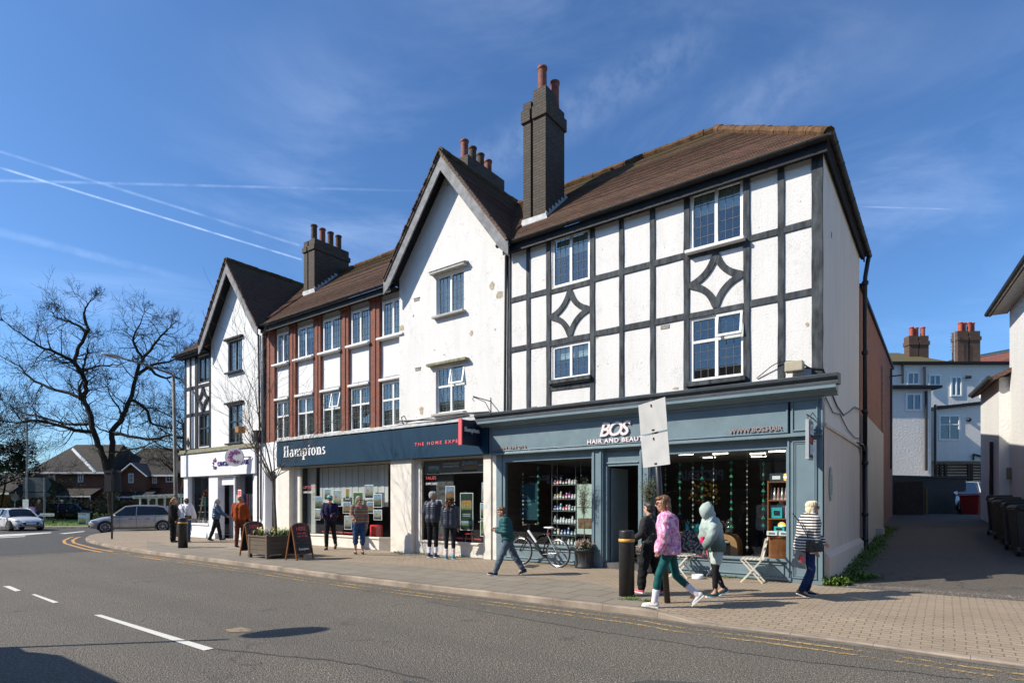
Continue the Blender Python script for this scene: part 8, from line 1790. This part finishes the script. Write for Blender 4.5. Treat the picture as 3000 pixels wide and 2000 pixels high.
for i in range(6):
    t = thing('spray_cone', 'tapered silver and pink bottle, %s on the wood cabinet' % (ordn[i] if i < 5 else 'rightmost'), 'bottle', at_f(-1.03+.072*i, .45, 1.635), FROT, 'cone bottles on the wood cabinet'); m = MB(); m.smooth = True; m.lathe([(.034, 0), (.034, .04), (.012, .25)], n=12).build('cone', plain('cone_silver', (.5, .48, .46), .3, metal=.6) if i % 2 else plain('cone_pink', (.35, .18, .16), .4), t); m = MB(); m.lathe([(.035, 0), (.035, .035)], n=12).build('base_ring', plain('cone_ring', (.6, .45, .4), .4), t)
for x, z, lab in ((-.76, 2.10, 'glowing amber globe lamp on top of the wood cabinet'), (-.84, 1.10, 'glowing amber globe lamp on the cabinet counter')):
    t = thing('globe_lamp', lab, 'lamp', at_f(x, .52, z), FROT); m = MB(); m.smooth = True; m.ball((0, 0, 0), .075, 16, 10).build('amber_globe', emit('amber_lamp', (1, .42, .10), 1.6), t); m = MB(); m.ball((0, -.05, 0), .03, 8, 6).build('bulb', emit('bulb_glow', (1, .8, .4), 8), t)
dk_ = thing('salon_desk', 'rounded light wood waterfall desk in the right salon window', 'desk', at_f(-3.3, .75, .07), FROT); m = MB(); q = [(0, .80), (1.25, .80)]+[(1.25+.25*math.sin(a*math.pi/16), .55+.25*math.cos(a*math.pi/16)) for a in range(1, 9)]+[(1.5, 0), (1.36, 0), (1.36, .55)]+[(1.24+.12*math.cos(a*math.pi/16), .56+.12*math.sin(a*math.pi/16)) for a in range(1, 9)]+[(0, .68)]
m.prism(q, 'xz', 0, .45).build('desk_shell', LWOOD, dk_)
for x, w, h, c, lab in ((-2.95, .05, .26, TEALX, 'tall turquoise pump bottle on the salon desk'), (-2.83, .05, .2, plain('green_jar', (.03, .22, .15), .3), 'green jar between turquoise vessels on the salon desk'), (-2.70, .09, .2, TEALX, 'wide turquoise vase on the salon desk'), (-2.45, .11, .18, plain('dark_glass_bowl', (.03, .04, .03), .1), 'dark glass bowl of ferns on the salon desk')):
    t = thing('desk_vessel', lab, 'vase', at_f(x, .85, .875), FROT); m = MB(); m.smooth = True; m.lathe([(w*.8, 0), (w, h*.4), (w*.9, h)], n=16).build('vessel', c, t); m = MB(); m.tube([(0, 0, h), (0, 0, h+.05)], .008, 5).build('spout', c, t)
def bunch(name, label, x, y, z, r, c1, n, seed, leafm=GREEN):
    t = thing(name, label, 'plant', at_f(x, y, z), FROT); rs = random.Random(seed); m = MB(); m2 = MB(); m3 = MB()
    for i in range(n):
        d = Vector((rs.gauss(0, 1), rs.gauss(0, 1), rs.gauss(.3, .8))).normalized()*r*rs.uniform(.5, 1); s = d.orthogonal().normalized()*r*.09; m.poly([d*.5, d*.75+s, d, d*.75-s])
        if c1 and i % 3 == 0: m2.ball(d, r*.07, 6, 4)
        if i % 12 == 0: m3.tube([(0, 0, -r*.8), d*.8], .004, 4)
    m.build('leaves', leafm, t, uv=False)['kind'] = 'stuff'; m3.build('stems', BARK2, t, uv=False)
    if c1: m2.build('blooms', c1, t, uv=False)['kind'] = 'stuff'
bunch('yellow_flowers', 'large yellow flower arrangement deep in the right salon window', -2.7, 1.3, 1.75, .38, OF, 260, 3); bunch('fern_plant', 'green fern in the dark bowl on the salon desk', -2.45, .85, 1.13, .18, None, 160, 4); bunch('pink_roses', 'small bunch of pink roses beside the glass dome', -2.12, .8, 1.08, .09, plain('pink_rose', (.6, .25, .3), .6), 60, 5)
gd = thing('glass_dome', 'dark glass dome cloche on the salon desk', 'cloche', at_f(-1.98, .85, .885), FROT); m = MB(); m.smooth = True; m.ball((0, 0, .20), (.10, .10, .12), 16, 10).lathe([(.10, 0), (.10, .2)], n=16).build('dome', plain('smoked_glass', (.03, .035, .035), .05, coat=1), gd); m = MB(); m.lathe([(.12, -.01), (.12, .0)], n=16).build('base', BLKMETAL, gd)
for x, y, c, lab, rz in ((-1.55, 2.0, cloth('pale_grey_top', (.3, .3, .31)), 'dim salon customer in pale grey top standing inside', 2.4), (-1.05, 1.8, cloth('dim_grey_top', (.09, .09, .10)), 'dim stylist in dark grey top working inside', -1.2)):
    l = at_f(x, y, .06); person(lab, 1000, 1600, FROT+rz, 1.7, loc=Vector((l.x, l.y, .06)), top=c, legs=BLKC, shoe=SHK, hair=DARKH, hairstyle='short', armL=(.7, .1, .9), armR=(.7, .1, .9), group='people inside the salon', vox=.018)
rd = thing('reception_counter', 'brown reception counter inside the open salon door', 'counter', at_f(-4.05, 1.5, 0.03), FROT); MB().box(-.3, .6, 0, .5, 0, 1.05).build('counter_front', plain('brown_counter', (.16, .08, .035), .6, .3), rd); lbox('counter_top', OAK, rd, -.34, .64, -.04, .54, 1.05, 1.09)
# charity shop window
ld_ = thing('display_ladder', 'pale wooden step ladder used as a display in the charity shop window', 'ladder', at_f(-25.45, .34, .6), FROT); m = MB()
for s in (-1, 1): m.beam((s*.32, 0, 0), (s*.10, .15, 1.35), .03, .05); m.beam((s*.30, .35, 0), (s*.10, .17, 1.35), .03, .04)
m.build('rails', plain('pale_ladder_wood', (.5, .42, .32), .7), ld_); m = MB()
for i in range(4): z = .2+.3*i; w = .30-.05*i; m.box(-w, w, -.02, .22, z, z+.025)
m.build('step', MATS['pale_ladder_wood'], ld_)
bunch('hanging_plant', 'red and green flowers in a teal pot high in the charity shop window', -25.05, .42, 1.95, .26, RFm, 160, 6)
tpz = thing('teal_pot', 'teal flower pot standing below the red flowers in the charity window', 'pot', at_f(-25.05, .42, 1.35), FROT); m = MB(); m.lathe([(.12, 0), (.2, .4)], n=16).build('pot', TEALP, tpz); m = MB(); m.lathe([(.21, .38), (.21, .43)], n=16).build('pot_rim', TEALP, tpz)
for i in range(7):
    x = -25.95+.24*i; c = [(.5, .5, .5), (.35, .2, .15), (.5, .45, .2), (.2, .3, .35), (.6, .6, .58), (.3, .1, .1), (.55, .5, .45)][i]; t = thing('bric_a_brac', ['pale jug', 'brown teapot', 'mustard tin', 'blue grey tin', 'white bowl', 'dark red mug', 'cream vase'][i]+' on the charity shop window ledge', 'ornament', at_f(x, .24, .62), FROT, 'ornaments in the charity window'); m = MB(); m.smooth = True; m.lathe([(.05, 0), (.07, .06), (.04+.01*(i % 3), .15)], n=14).build('vessel', plain('ornament_%d' % i, c, .5), t); m = MB(); m.tube([(.06, 0, .03), (.09, 0, .08), (.05, 0, .12)], .008, 5).build('handle', plain('ornament_%d' % i, c, .5), t)
for i in range(6):
    c = [(.30, .2, .35), (.6, .55, .6), (.08, .1, .25), (.4, .1, .15), (.15, .15, .18), (.35, .35, .4)][i]; t = thing('hanging_garment', ['lilac', 'cream', 'indigo', 'crimson', 'charcoal', 'pale grey'][i]+' garment hanging in the charity shop right window', 'clothes', at_f(-22.0+.2*i, .45, 1.0), FROT, 'clothes in the charity window'); m = MB(); m.add([(-.02, -.18, 0), (.02, -.18, 0), (.02, .18, 0), (-.02, .18, 0), (-.03, -.16, .9), (.03, -.16, .9), (.03, .16, .9), (-.03, .16, .9)], [(0, 3, 2, 1), (4, 5, 6, 7), (0, 1, 5, 4), (1, 2, 6, 5), (2, 3, 7, 6), (3, 0, 4, 7)]); solid(m, 'cloth', cloth('garment_%d' % i, c), t, .03, 3, None, folds(.02, 8, 3)); m = MB(); m.tube([(0, 0, .9), (0, 0, 1.0)], .006, 4).build('hanger', STEELG, t)
for i, (z, c, lab) in enumerate(((1.75, CORAL, 'red and white notice on the charity shop glass'), (1.35, TEALX, 'turquoise printed notice on the charity shop glass'), (1.0, WLET, 'plain white notice low on the charity shop glass'))): t = thing('window_notice', lab, 'notice', at_f(-21.7, .13, z), FROT); lbox('sheet', WLET, t, -.13, .13, 0, .006, 0, .34); lbox('print', c, t, -.11, .11, -.003, -.001, .1, .3)
